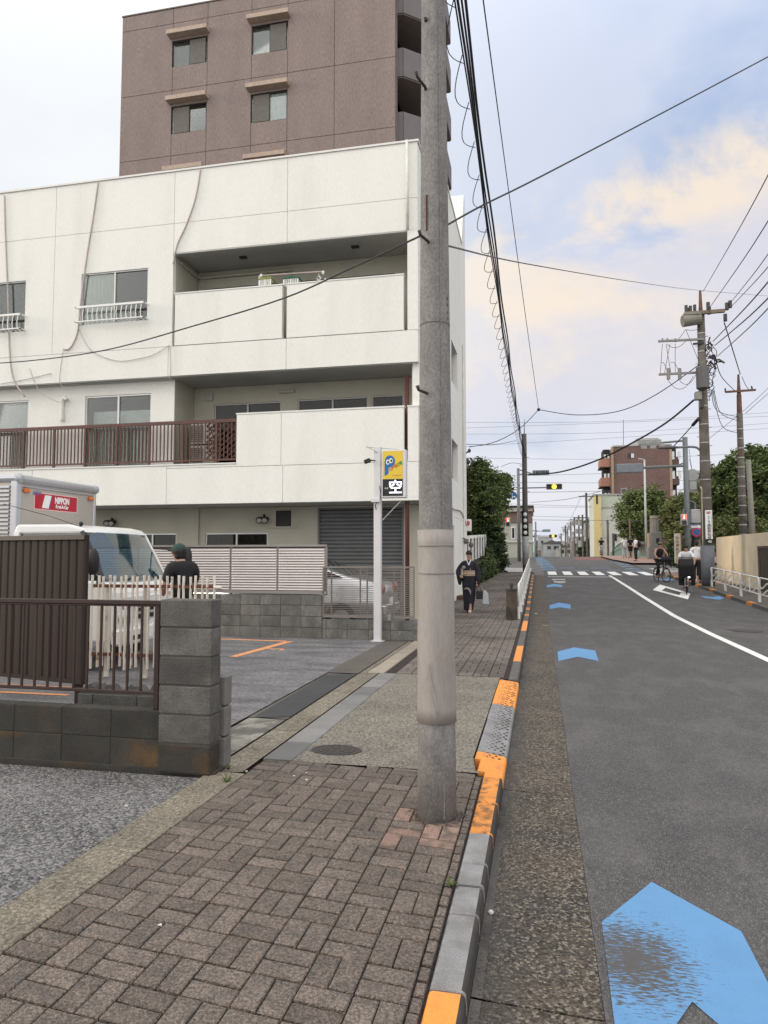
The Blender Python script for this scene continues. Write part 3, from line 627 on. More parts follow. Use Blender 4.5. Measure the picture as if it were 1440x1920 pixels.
boxo('corner_pier', white_wall, bld, x764, BX, BY, BY + .30, zG2 + .003, zP2); boxo('parapet_cap', coping, bld, x764 - .01, BX + .012, BY - .012, BY + .32, zP2, zP2 + .035)
xq = [xL, FX(60, 900), FX(312, 905), FX(530, 900), BX]
for a, c in zip(xq, xq[1:]): panel('wall_panel', a, c, zB2, zG2 if c > x443 else zL2, th=.14)
panel('wall_panel', FX(312, 905), x443, zG2, zL2)
boxo('wall_core', joint_m, bld, xL, BX - .01, BY + .03, BY + .16, zB2 + .01, zL2 - .02)
boxo('ledge_cap', coping, bld, xL, x443 + .002, BY - .02, BY + .32, zL2, zL2 + .03)
# second floor, left part: wall set back a little behind the railing
YL = 15.8
hl = [(FX(160, 740, YL), FX(284, 738, YL), zL2 + .05, FZ(222, 740, YL)), (FX(-80, 750, YL), FX(54, 750, YL), zL2 + .05, FZ(54, 750, YL))]
panel('wall_panel', xL, xs2, zL2 + .03, zB3, y=YL, m=white_wall, holes=hl)
boxo('soffit', white_soffit, bld, xL, xs2, BY + .17, YL + .0, zB3 - .02, zB3 + .001)
for i, h in enumerate(hl): window(bld, *h, YL + .03, cur=curtain_g, fr=.04, curz=(0, .55 if i == 0 else .95), deep=.5)
boxo('window_recess_shelf', blind, bld, hl[0][0] + .05, hl[0][1] - .05, YL + .3, YL + .32, hl[0][2] + .9, hl[0][3] - .35)
# railing
rl = MB(); yR = BY + .10; zr1 = FZ(220, 797, yR); zr0 = zL2 + .12
rl.box(xL, x443 - .005, yR - .03, yR + .03, zr1 - .05, zr1 + .03).box(xL, x443 - .005, yR - .02, yR + .02, zr0 - .02, zr0 + .02)
rail = rl.build('balcony_railing', bal_brown, bld)
x = x443 - .06; k = 0
while x > FX(-10, 800):
    if k % 9 == 5: MB().box(x - .025, x + .025, yR - .025, yR + .025, zL2 + .03, zr1 - .05).build('post', bal_brown, rail)
    else: MB().box(x - .012, x + .012, yR - .012, yR + .012, zr0 + .02, zr1 - .05).build('baluster', bal_brown, rail)
    x -= .098; k += 1
# lattice of diagonal slats and an air-conditioner behind the railing
lt = MB(); xa, xc = FX(380, 830), x443 - .03
for i in range(5):
    for j in range(7):
        xx = xa + (xc - xa) * i / 5; zz = zr0 + .05 + j * .13
        lt.bar((xx, yR + .10, zz), (xx + .15, yR + .10, zz + .13), .02, .04); 
        if j % 2: lt.bar((xx, yR + .13, zz + .13), (xx + .15, yR + .13, zz), .02, .04)
lt.build('lattice_screen', bal_brown, bld)
ac = thing('air_conditioner', 'beige outdoor air conditioner unit behind the brown balcony railing', 'air conditioner', (FX(371, 830, 16.3), 16.3, zL2 + .03))
xa, xc = FX(362, 830, 16.2), FX(381, 830, 16.2)
ac_m = mat('ac_beige', (.42, .40, .35), .6, .05)
for zz in (zL2 + .06, zL2 + .62):
    boxo('casing', ac_m, ac, xa - .1, xc + .3, 16.2, 16.5, zz, zz + .52, bevel=.01)
    gr = MB(); 
    for j in range(9): gr.box(xa - .06, xc + .0, 16.18, 16.2, zz + .06 + j * .048, zz + .075 + j * .048)
    gr.build('grille', steel_dark, ac)
# pipes and cables on the front
pipe_m = mat('conduit', (.42, .37, .36), .6); pipe_w = mat('white_pipe', (.66, .66, .64), .5); pipe_b = mat('brown_pipe', (.10, .035, .03), .5, .1)
def fpath(pts, y=BY - .03): return [PD(a, b_, y) for a, b_ in pts]
def smooth(pts, n=5):
    P = [Vector(p) for p in pts]; out = []
    for i in range(len(P) - 1):
        p0, p1, p2, p3 = P[max(i - 1, 0)], P[i], P[i + 1], P[min(i + 2, len(P) - 1)]
        for k in range(n):
            t = k / n; out.append(.5 * ((2 * p1) + (p2 - p0) * t + (2 * p0 - 5 * p1 + 4 * p2 - p3) * t * t + (3 * p1 - p0 - 3 * p2 + p3) * t ** 3))
    return out + [P[-1]]
for pts in ([(8, 366), (11, 460), (15, 560), (18, 660), (26, 712), (47, 744)], [(184, 342), (176, 400), (163, 480), (152, 560), (146, 620), (132, 652), (118, 655)], [(376, 317), (367, 370), (350, 420), (332, 460), (325, 495)]):
    MB().tube(smooth(fpath(pts)), .019, 6).build('conduit', pipe_m, bld, smooth=True)
for pts in ([(146, 612), (165, 650), (190, 668), (225, 677), (262, 672), (290, 664), (318, 647)], [(318, 647), (320, 690), (317, 712)], [(118, 658), (112, 715), (125, 730)], [(0, 720), (45, 712), (96, 700)], [(55, 690), (75, 735), (112, 755)]):
    MB().tube(smooth(fpath(pts)), .008, 5).build('cable', pipe_m, bld, smooth=True)
MB().tube(smooth([PD(117, 790, YL - .07), PD(117, 755, YL - .07), PD(121, 746, YL - .1), PD(125, 750, YL - .1)]), .05, 8).build('vent_pipe', pipe_w, bld, smooth=True)
MB().tube([PD(763, 263, BY - .05), PD(764, 430, BY - .05)], .035, 8).build('downpipe', pipe_w, bld, smooth=True)
MB().tube([PD(763, 705, BY + .27), (PD(763, 705, BY + .27).x, BY + .27, 0.02)], .05, 10).build('downpipe', pipe_b, bld, smooth=True)
lightm = mat('lamp_glass_off', (.35, .33, .30), .3)
for a, c, yy, zz in ((524, 553, YB - .06, FZ(538, 734, YB)),): MB().box(FX(a, 734, YB), FX(c, 734, YB), yy, YB, zz - .05, zz + .04).build('balcony_lamp', lightm, bld, bevel=.01)
boxo('vent_cover', alu_plain, bld, FX(385, 744, YB), FX(400, 744, YB), YB - .05, YB, FZ(392, 752, YB), FZ(392, 737, YB))
for px, py in ((456, 489), (666, 468)):
    x_, _ = PY(px, py, 16.1); boxo('ceiling_lamp', steel_dark, bld, x_ - .09, x_ + .09, 16.05, 16.15, zO3 - .02, zO3 + .02)
MB().tube(smooth([(x325 + .02, BY + .3, zO3 - .12), (x325 + .05, 16.7, zO3 - .14), (x325 + .3, YB - .05, zO3 - .14), (FX(548, 500, YB), YB - .05, zO3 - .14)]), .04, 6).build('conduit', mat('conduit_beige', (.42, .40, .34), .7), bld, smooth=True)
# ground floor
hg = [(FX(385, 1000, YB), FX(502, 1000, YB), 1.35, FZ(440, 999, YB)), (FX(240, 1000, YB), FX(331, 1000, YB), 1.35, FZ(300, 1000, YB)), (FX(517, 970, YB), FX(546, 970, YB), FZ(530, 987, YB), FZ(530, 957, YB)), (FX(596, 950, YB), FX(757, 950, YB), 0, FZ(757, 950, YB))]
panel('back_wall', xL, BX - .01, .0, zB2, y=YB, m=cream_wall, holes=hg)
window(bld, *hg[0], YB + .03, fm=alu, glass=DGLASS, cur=MATS['curtain_dark']); window(bld, *hg[1], YB + .03, fm=alu, glass=DGLASS, cur=MATS['curtain_dark'])
boxo('vent_fan', black, bld, hg[2][0], hg[2][1], YB + .02, YB + .10, hg[2][2], hg[2][3]); 
boxo('fan_frame', cream_wall, bld, hg[2][0] - .25, hg[2][1] + .14, YB - .05, YB, hg[2][2] - .04, hg[2][2] - .005)
for a, c in ((334, 372),): boxo('pilaster', cream_wall, bld, FX(a, 970, YB - .06), FX(c, 970, YB - .06), YB - .06, YB, 0, zB2)
sh = thing('roller_shutter', 'grey closed roller shutter in the ground floor wall behind the parking sign', 'shutter', (FX(676, 950, YB), YB, 0))
shm = mat('shutter_grey', (.135, .14, .145), .5, .08, 3); shz = FZ(757, 950, YB)
sf = MB(); sf.box(hg[3][0] + .001, hg[3][0] + .05, YB - .01, YB + .05, 0, shz - .001).box(hg[3][1] - .05, hg[3][1] - .001, YB - .01, YB + .05, 0, shz - .001).box(hg[3][0] + .05, hg[3][1] - .05, YB + .0, YB + .05, shz - .05, shz - .001); sf.build('frame', shm, sh)
n = 28
for k in range(n):
    z0 = (shz - .06) * k / n; z1 = (shz - .06) * (k + 1) / n; a, c = hg[3][0] + .05, hg[3][1] - .05
    MB().add([(a, YB + .06, z0), (c, YB + .06, z0), (c, YB + .03, z0 + (z1 - z0) * .35), (a, YB + .03, z0 + (z1 - z0) * .35), (c, YB + .03, z0 + (z1 - z0) * .8), (a, YB + .03, z0 + (z1 - z0) * .8), (c, YB + .06, z1), (a, YB + .06, z1)], [(0, 1, 2, 3), (3, 2, 4, 5), (5, 4, 6, 7)]).build('slat', shm, sh, fixn=False)
for px, py in ((493, 972), (207, 978)):
    fl = thing('floodlight', 'twin round floodlight on the cream ground floor wall ' + ('beside the square vent' if px > 300 else 'above the truck cab'), 'floodlight', (FX(px, py, YB), YB, FZ(px, py, YB)))
    x_, z_ = PY(px, py, YB - .12)
    for dx in (-.07, .07):
        MB().tube([(x_ + dx, YB - .02, z_), (x_ + dx, YB - .20, z_ - .05)], [.05, .09], 10).build('housing', black, fl); MB().ell((x_ + dx, YB - .20, z_ - .05), (.07, .02, .07), 8, 5).build('lens', lightm, fl)
    MB().tube([(x_, YB, z_ + .05), (x_, YB - .05, z_ + .1), (x_, YB - .1, z_)], .02, 6).build('bracket', black, fl)
# body behind and right flank
boxo('core', dark_room, bld, xL, BX - .2, YB + .6, 20.4, .0, zT - .2)
boxo('roof', mat('roof_grey', (.3, .3, .3), .9), bld, xL, BX - .02, BY + .17, 20.4, zT - .2, zT - .1)
ys_ = [15.5, 16.8, 20.4, 26.2]
wr = [PX(846, 590, BX)[0], PX(853, 700, BX)[0]]
hr = [(21.75, 23.4, 6.95, 8.25), (21.75, 23.4, 3.9, 5.15), (20.3, 22.2, 0.3, 2.45)]
def side_panel(y0, y1, z0, z1, holes=(), th=.2):
    b = MB(); g = .004; y0 += g; y1 -= g; z0 += g; z1 -= g
    ys = sorted({y0, y1} | {v for h in holes for v in h[:2] if y0 < v < y1})
    for a, c in zip(ys, ys[1:]):
        hs = sorted((h[2], h[3]) for h in holes if h[0] < (a + c) / 2 < h[1]); z = z0
        for lo, hi in hs:
            if lo >= z1: break
            if lo > z: b.box(BX - th, BX, a, c, z, min(lo, z1))
            z = max(z, min(hi, z1))
        if z < z1: b.box(BX - th, BX, a, c, z, z1)
    b.build('flank_panel', white_wall, bld)
slits = [(25.0, 25.25, 6.9, 8.9), (25.0, 25.25, 4.0, 6.1)]
side_panel(15.8, 20.4, zB2, zG2, hr + slits); side_panel(15.81, 20.4, zG2, zB3, hr); side_panel(15.81, 20.4, zB3, zO3, hr); side_panel(15.64, 20.4, zO3, zT, hr)
side_panel(16.95, 20.4, 0, zB2, hr)
for z0, z1 in ((0, zB2), (zB2, zB3), (zB3, zO3), (zO3, 12.7)): side_panel(20.4, 26.2, z0, z1, hr + slits)
boxo('corner_pier', white_wall, bld, BX - .15, BX - .003, BY + .14, BY + .31, zB2 + .002, zT - .002)
boxo('core', dark_room, bld, -9, BX - .45, 20.4, 25.9, 0, 12.4)
boxo('rear_wall', white_wall, bld, -9, BX - .2, 26.0, 26.2, 0, 12.7); boxo('rear_roof', MATS['roof_grey'], bld, -9, BX - .2, 20.4, 26.0, 12.4, 12.5); boxo('stair_front', white_wall, bld, -9, BX - .2, 20.4, 20.6, zT - .2, 12.7)
for h in hr[:2]: boxo('flank_window', mat('bronze_glass', (.10, .10, .09), .25, .05, spec=.6), bld, BX - .22, BX - .17, h[0], h[1], h[2], h[3])
for h in slits: boxo('flank_window', MATS['bronze_glass'], bld, BX - .12, BX - .08, h[0], h[1], h[2], h[3])
boxo('entrance_door', MATS['bronze_glass'], bld, BX - .3, BX - .25, hr[2][0], hr[2][1], .02, hr[2][3])
MB().prism([(25.0, 12.7), (26.2, 12.7), (26.2, 15.0), (25.9, 15.0)], -3.4, BX, 'x').build('roof_fin', white_wall, bld)
boxo('coping', coping, bld, BX - .25, BX + .03, 20.4, 25.0, 12.7, 12.75)
MB().tube(smooth([(BX + .03, 20.5, 3.2), (BX + .04, 21.5, 2.95), (BX + .03, 24.0, 3.0), (BX + .03, 25.9, 2.6)]), .02, 5).build('cable', pipe_m, bld)
MB().tube([(BX + .04, 24.9, 9.0), (BX + .04, 24.9, .1)], .035, 6).build('downpipe', pipe_w, bld)
# ================================================================ BROWN TOWER
TY = 30.0
tw = thing('apartment_tower', 'tall brown tiled apartment tower rising behind the white block', 'building', (-13, 35, 0))
TX0, TX1 = PY(226, 200, TY)[0], PY(741, 150, TY)[0]; TZ = PY(231, 33, TY)[1]
txs = [TX0] + [PY(a, b_, TY)[0] for a, b_ in ((323, 150), (388, 150), (471, 140), (539, 130), (627, 110))] + [TX1]
zj = [TZ] + [PY(240, b_, TY)[1] for b_ in (59, 182, 303)]; zj.append(zj[-1] - 3.0)
win = []
for k, (a, c, t_, b_) in enumerate(((323, 388, 78, 121), (472, 540, 50, 97), (321, 386, 201, 248), (470, 538, 178, 227))):
    x0, z1 = PY(a, (t_ + (t_ - 9)) / 2 + 4, TY); x1, z0 = PY(c, b_ - 3, TY); win.append((x0, x1, z0 + .05, z1))
for i in range(6):
    for j in range(4): panel('facade_panel', txs[i], txs[i + 1], zj[j + 1], zj[j], y=TY, th=.2, holes=win, m=brown_tile, g=.013, par=tw)
panel('wall_core', TX0 + .02, TX1 - .02, 0, TZ - .03, y=TY + .03, th=.3, holes=win, m=brown_dark, par=tw)
boxo('parapet_cap', brown_dark, tw, TX0 - .02, TX1 + .02, TY - .03, TY + .35, TZ, TZ + .06)
boxo('body', brown_tile, tw, TX0 + .01, TX1 - .3, TY + 1.2, TY + 14, 0, TZ - .1); boxo('flank', brown_tile, tw, TX0, TX0 + .3, TY + .34, TY + 1.2, 0, TZ - .02)
beige = mat('awning_beige', (.40, .31, .25), .7)
for i, h in enumerate(win):
    window(tw, *h, TY + .06, fm=steel_dark, cur=blind if i in (1, 3) else (curtain if i == 0 else mat('curtain_dark2', (.1, .1, .1))), fr=.05, deep=.9, curx=[(0, .5), (0, .5), (0, .5), (.5, 1)][i])
    MB().prism([(TY - .38, h[3] + .12), (TY - .38, h[3] + .32), (TY, h[3] + .36), (TY, h[3] + .12)], h[0] - .12, h[1] + .12, 'x').build('awning', beige, tw)
    boxo('screen', mat('insect_screen', (.13, .12, .11), .7), tw, h[0] + ((h[1] - h[0]) * (.5 if i in (0, 1) else .06)), h[0] + (h[1] - h[0]) * (.94 if i in (0, 1) else .5), TY + .045, TY + .055, h[2] + .06, h[3] - .06)
for (a, c, t_) in ((311, 384, 315), (461, 538, 293)):
    x0, z1 = PY(a, t_ + 3, TY); x1, _ = PY(c, t_, TY); MB().prism([(TY - .38, z1 - .25), (TY - .38, z1 - .05), (TY, z1), (TY, z1 - .25)], x0, x1, 'x').build('awning', beige, tw)
bal_m = mat('balcony_grey', (.155, .14, .145), .7, .06, 2)
for k in range(-1, 6):
    zf = PY(745, 262, TY + .6)[1] - 3.02 + (k) * 3.02 - .0
    # slab with chamfered corner, parapet round it
    X0, X1 = TX1 - .3, TX1 + 1.15; Y0, Y1 = TY + .55, TY + 11
    pl = [(X0, Y0), (X0 + .55, Y0), (X1, Y0 + .75), (X1, Y1), (X0, Y1)]
    MB().prism(pl, zf - .16, zf, 'z').build('balcony_slab', mat('balcony_soffit', (.20, .165, .15), .8), tw)
    pb = MB()
    for (a, b_) in zip(pl[:4], pl[1:4]): pb.bar((*a, zf + .56), (*b_, zf + .56), .1, 1.34)
    pb.build('balcony_parapet', bal_m, tw)
boxo('balcony_wall', mat('balcony_inner', (.13, .105, .095), .8), tw, TX1 - .35, TX1 - .3, TY + .34, TY + 11, 0, TZ - .3)
boxo('end_wall', brown_tile, tw, TX1 - .3, TX1, TY + .34, TY + .5, 0, TZ - .02)
for k in range(-1, 6):
    zf = PY(745, 262, TY + .6)[1] - 3.02 + k * 3.02; boxo('balcony_window', steel_dark, tw, TX1 - .3, TX1 - .27, TY + 1.6, TY + 3.4, zf + .3, zf + 2.2)
# ================================================================ FOREGROUND UTILITY POLE
up = thing('utility_pole', 'nearest concrete utility pole in the brick footway, wrapped in a beige plastic sheath', 'utility pole', (POLE[0], POLE[1], 0))
px_, py_ = POLE
def pr(z): return .113 - (.113 - .073) * min(z, 9) / 4.9 * .98 if z < 5 else .074 - (z - 5) * .004
zs = [-.02] + [i * .5 for i in range(1, 21)]
MB().tube([(px_, py_, z) for z in zs], [pr(z) for z in zs], 32).build('shaft', pole_m, up, smooth=True, fixn=False)
MB().bar((px_ + .055, py_ - .098, .02), (px_ + .04, py_ - .062, 6), .004, .006).build('seam', pole_m, up)
MB().tube([(px_, py_, .02), (px_ + .001, py_, .02)], .01, 3).build('base_chip', pole_m, up)
z0w, z1w = .545, 1.655
wz = [z0w + (z1w - z0w) * i / 14 for i in range(15)]
b = MB(); 
for i, z in enumerate(wz):
    for k in range(36):
        a = 6.2832 * k / 36; r_ = pr(z) + .0045 + .0022 * math.sin(a * 3 + z * 7) * math.sin(z * 5) + (.004 if i in (0, 14) else 0)
        b.v.append((px_ + r_ * math.cos(a), py_ + r_ * math.sin(a), z))
for i in range(14):
    for k in range(36): b.f.append((i * 36 + k, i * 36 + (k + 1) % 36, (i + 1) * 36 + (k + 1) % 36, (i + 1) * 36 + k))
b.f += [tuple(range(35, -1, -1)), tuple(14 * 36 + k for k in range(36))]; b.m = [0] * len(b.f)
wr_ = b.build('sheath', pole_wrap, up, smooth=False, fixn=False)
for p in wr_.data.polygons: p.use_smooth = len(p.vertices) == 4
wf = MB(); wf.tube(smooth([(px_ - .03, py_ - .125, .90), (px_ - .012, py_ - .124, .78), (px_ + .012, py_ - .122, .68), (px_ + .03, py_ - .116, .60)]), [.002] + [.006] * 13 + [.002, .001], 6); wf.build('fold', pole_wrap, wr_, smooth=True)
bolt_m = mat('step_bolt', (.055, .04, .038), .6, .2, 20)
for px, py in ((797, 163), (803, 453), (800, 737)):
    yv = py_ - .09; x_, z_ = PY(px, py, yv)
    bo = MB().tube([(x_, yv + .04, z_), (x_, yv, z_), (x_ - .03, yv - .11, z_ - .005), (x_ - .035, yv - .12, z_ + .018)], [.009, .009, .008, .012], 8).build('step_bolt', bolt_m, up, smooth=True)
x_, z_ = PY(798, 35, py_ - .08); MB().tube([(x_, py_ - .06, z_), (x_, py_ - .081, z_)], .011, 10).build('bolt_hole', black, up)
x_, z0_ = PY(800, 432, py_ - .08); _, z1_ = PY(800, 366, py_ - .078); MB().box(x_ - .004, x_ + .004, py_ - .084, py_ - .074, z0_, z1_).build('rust_slot', mat('rust', (.09, .025, .015), .9), up)
for (a, b_, c, d) in ((832, 552, 840, 618), (836, 928, 846, 950)):
    x0, z1 = PY(a, b_, py_); x1, z0 = PY(c, d, py_); MB().box(x0, x1, py_ - .035, py_ + .03, z0, z1).build('number_plate', mat('plate_grey', (.42, .41, .42), .5), up, bevel=.003)
for k, ch in enumerate('西馬込支'): text('plate_text', ch, .02, (PY(839, 560 + k * 13, py_)[0], py_ - .04, PY(839, 565 + k * 12, py_)[1]), (R(90), 0, 0), black, up)
MB().ell((px_, py_, -.005), (.14, .14, .010), 18, 6).build('base_chip', mat('pole_dirt', (.07, .055, .045), .95), up)
for zr_ in (PY(810, 603, 4.1)[1],): MB().tube([(px_, py_, zr_ - .003), (px_, py_, zr_ + .003)], pr(zr_) + .0015, 32).build('joint_ring', mat('ring_dark', (.10, .095, .095), .8), up)
for zr_ in (1.56, 1.40): MB().tube([(px_, py_, zr_ - .003), (px_, py_, zr_ + .003)], pr(zr_) + .0082, 32).build('tie_band', mat('band_dark', (.20, .185, .175), .6), up)
# weeds and litter
def weed(x, y, label, n=16, s=.05):
    b = MB()
    for k in range(n):
        a = random.uniform(0, 6.28); l = s * random.uniform(.5, 1.2); d = Vector((math.cos(a), math.sin(a), random.uniform(.5, 1.3))).normalized(); q = Vector((-d.y, d.x, 0)) * .004; p = Vector((x, y, -.004))
        b.add([p - q, p + q, p + d * l * .6 + q * 1.6, p + d * l, p + d * l * .6 - q * 1.6], [(0, 1, 2, 3, 4)])
    return tag(b.build('weed', mat('weed_green', (.075, .10, .03), .8, .3, 40), fixn=False), label, 'weed')
weed(-.415, 3.33, 'small green weed growing between the brick footway and a grey kerb stone', 22)
weed(-2.06, 4.52, 'small green weed at the joint of bricks and edging near the block pillar', 18, .06)
weed(-2.17, 4.78, 'tuft of grass in the dirt at the foot of the narrow block stub', 14, .05)
deb = MB()
for i in range(700):
    x = random.gauss(-.245, .012) if random.random() < .7 else random.uniform(-.25, .19); y = random.uniform(1.8, 9); s = random.uniform(.002, .006)
    if random.random() < .12: x, y = random.uniform(-2.0, -.45), random.uniform(2.0, 5); z = .002
    else: z = -.080 - max(0, x + .225) * .042
    deb.obox((x, y, z + s * .3), (math.cos(i), math.sin(i), .2), (s * 1.6, s, s * .7))
for i in range(260):
    a = random.uniform(0, 6.28); r_ = .12 + abs(random.gauss(0, .03)); s = random.uniform(.002, .007); deb.obox((px_ + r_ * math.cos(a), py_ + r_ * math.sin(a), .003), (math.cos(i), math.sin(i), .2), (s * 2, s, s * .6))
o = deb.build('grit', mat('grit', (.12, .10, .085), .9, .3, 50), fixn=False); o['kind'] = 'stuff'
leaf = tag(MB().ell((-.232, 3.28, -.072), (.014, .012, .011), 8, 5).build('pebble', mat('pebble_white', (.5, .5, .47), .8), smooth=True), 'white pebble lying in the gutter beside the grey kerb stones', 'pebble')
leaf = tag(MB().ell((-.12, 19.9, prof(19.9) - .095), (.05, .09, .02), 8, 5).build('litter', mat('litter', (.45, .45, .44), .8), smooth=True), 'pale scrap of litter lying in the gutter beside the guardrail', 'litter')
for k, (x, y) in enumerate(((-1.53, 2.73), (-1.66, 4.72), (-1.60, 4.80), (-1.55, 4.66), (-2.02, 4.75), (-2.45, 3.95))):
    b = MB(); 
    s = .011; b.add([(x - s, y, .003), (x, y - s * .7, .005), (x + s, y + .002, .003), (x + .001, y + s, .006)], [(0, 1, 2, 3)]); b.add([(x - s, y, -.001), (x, y - s * .7, -.001), (x + s, y + .002, -.001), (x + .001, y + s, -.001)], [(3, 2, 1, 0)])
    tag(b.build('petal', mat('petal', (.6, .6, .56), .8)), ['white petal lying on the bricks nearest the bottom of the photo', 'white petal on the bricks left of the manhole cover', 'white petal on bricks nearest the driveway', 'white petal on bricks, right of two others', 'white petal beside the edging near the pillar', 'cream scrap lying on the old asphalt near the edging slabs'][k], 'petal')
# ================================================================ BLOCK WALL, PILLAR AND RAILING (left foreground)
fw = thing('boundary_wall', 'low dark weathered concrete block wall with a tall block pillar at its street end', 'wall', (-5, 4.7, 0))
def blocks(par, x0, x1, y0, y1, zs_, w, m, off=0, name='block', mm=None, gap=.0032):
    for j, (za, zb) in enumerate(zip(zs_, zs_[1:])):
        x = x1; first = True
        while x > x0 + .01:
            ww = w; first = False
            xa = max(x - ww, x0)
            boxo(name, (mm(xa, za) if mm else m), par, xa + gap, x - gap, y0 + random.uniform(-.0015, .0015), y1, za + gap, zb - gap, bevel=.004); x = xa
blocks(fw, -6.8, -2.625, 4.66, 4.78, [.0, .205, .405], .4, block_dk, gap=.002)
boxo('mortar', mortar_dk, fw, -6.8, -2.625, 4.6645, 4.772, 0, .388); boxo('footing', block_dk, fw, -6.8, -2.2, 4.63, 4.80, -.05, .015)
for j in range(6): boxo('pillar_block', block_m if j else block_dk, fw, -2.618, -2.225, 4.60 + random.uniform(-.002, .002), 4.755, j * .2 + .005, j * .2 + .196, bevel=.007)
boxo('mortar', mortar, fw, -2.612, -2.231, 4.608, 4.75, .0, 1.19)
for j in range(3): boxo('stub_block', mat('block_light', (.17, .165, .155), .9, .2, 5, fine=.18, fscale=110, bump=.4), fw, -2.262, -2.202, 4.79, 4.90, j * .215 + .005, j * .215 + .21, bevel=.008)
lw = thing('low_wall', 'short low concrete block wall stub behind the brown railing', 'wall', (-3.2, 5.3, 0))
blocks(lw, -3.72, -2.78, 5.25, 5.37, [0, .2, .38], .4, block_m)
b = MB(); n = 22
prof_ = [(-3.70 + .9 * i / n, .38 + random.uniform(.02, .10)) for i in range(n + 1)]
b.prism([(-3.70, .375)] + prof_ + [(-2.80, .375)], 5.265, 5.355, 'y').build('broken_top', block_m, lw)
rf = thing('railing_fence', 'dark brown metal railing standing on the low block wall', 'railing', (-4.6, 4.72, .41))
yF = 4.72
MB().box(-6.8, -2.64, yF - .022, yF + .022, 1.15, 1.18).box(-6.8, -2.64, yF - .012, yF + .012, 1.135, 1.15).build('top_rail', brown_rail, rf, bevel=.003)
MB().box(-6.8, -2.64, yF - .018, yF + .018, .508, .530).build('bottom_rail', brown_rail, rf, bevel=.003)
x = -2.83
k = 0
while x > -6.7:
    if k % 19 != 18: boxo('baluster', brown_rail, rf, x - .0085, x + .0085, yF - .008, yF + .008, .530, 1.135, bevel=.002)
    x -= .110; k += 1
for xx in (-2.70, -4.70): boxo('post', brown_rail, rf, xx - .019, xx + .019, yF - .019, yF + .019, .405, 1.15, bevel=.003)
boxo('baluster', brown_rail, rf, -2.655, -2.64, yF - .008, yF + .008, .53, 1.135)
# brown ribbed sheet screen
bs = thing('metal_screen', 'dark brown ribbed sheet metal screen standing behind the railing', 'screen', (-5, 6.3, 0))
rib_m = mat('brown_sheet', (.030, .021, .018), .6, .12, 3, spec=.2, stretch=(1, 1, .2)); A_ = Vector((-4.335, 6.2, 0)); dr = Vector((-1.2, .25, 0)).normalized()
nr = Vector((-dr.y, dr.x, 0)); 
if nr.y > 0: nr = -nr
for k in range(24):
    p = A_ + dr * (k * .107 + .012); b = MB()
    pts = [(0, 0), (.012, .009), (.05, .010), (.085, .009), (.095, 0), (.107, 0)]
    for t_, h in pts:
        q = p + dr * t_ + nr * h; b.v += [(q.x, q.y, .30), (q.x, q.y, 1.665)]
    b.f = [(2 * i, 2 * i + 1, 2 * i + 3, 2 * i + 2) for i in range(5)]; b.m = [0] * 5
    b.build('rib', rib_m, bs, fixn=False)
e_ = A_ + dr * 2.6
MB().bar((A_.x, A_.y, 1.688), (e_.x, e_.y, 1.688), .07, .045).build('top_rail', mat('screen_rail', (.075, .06, .05), .5), bs); MB().bar((A_.x, A_.y, .285), (e_.x, e_.y, .285), .05, .04).build('bottom_rail', rib_m, bs)
for t_ in (.09, 2.4):
    q = A_ + dr * t_; boxo('leg', rib_m, bs, q.x - .03, q.x + .03, q.y + .02, q.y + .07, 0, .3)
q = A_ + dr * .0; boxo('end_post', rib_m, bs, q.x - .008, q.x + .008, q.y - .02, q.y + .03, .26, 1.71)
# ================================================================ FOLDING GATE
fg = thing('folding_gate', 'off white folding lattice gate with rust stains, drawn out in front of the truck', 'gate', (-4.6, 7.9, 0))
gate_m = mat('gate_white', (.72, .67, .60), .6, .1, 6, col2=(.20, .075, .03), mscale=5, mlo=.60, mhi=.72, rnd=.08)
rust_m = mat('rusty', (.15, .055, .03), .85, .4, 20)
gx0, gx1 = -5.42, -3.80; n = 22
for k in range(n):
    x = gx0 + (gx1 - gx0) * k / (n - 1); s = .003 * (1 if k % 2 else -1)
    zb = .12 + .02 * (k % 3); zt = 1.27 - .008 * ((k * 7) % 3); b = MB()
    P = [(x, zt), (x + s * .2, 1.20), (x + s, 1.165), (x + s, 1.10), (x + s * .1, 1.06), (x, .75), (x + s * .6, .70), (x, .64), (x + s * .1, .36), (x + s, .33), (x + s, .27), (x, .23), (x, zb)]
    for (xa, za), (xb_, zb_) in zip(P, P[1:]): b.v += []; b.bar((xa, 7.9 + (.012 if k % 2 else -.012), za), (xb_, 7.9 + (.012 if k % 2 else -.012), zb_), .014, .038, up=(0, 1, 0)) 
    b.build('slat', gate_m, fg)
pv = MB()
for z in (1.135, .30):
    for k in range(n - 1):
        x = gx0 + (gx1 - gx0) * (k + .5) / (n - 1); pv.box(x - .028, x + .028, 7.90 - .006, 7.90 + .006, z - .02, z + .02)
pv.build('pivot_links', rust_m, fg)['kind'] = 'stuff'
for x in (-5.25, -4.72): boxo('leg', gate_m, fg, x - .024, x + .024, 7.945, 7.985, .02, 1.12)
MB().tube([(gx1 + .0, 7.9, 1.13), (gx1 + .10, 7.9, 1.13)], .02, 8).build('handle', gate_m, fg)
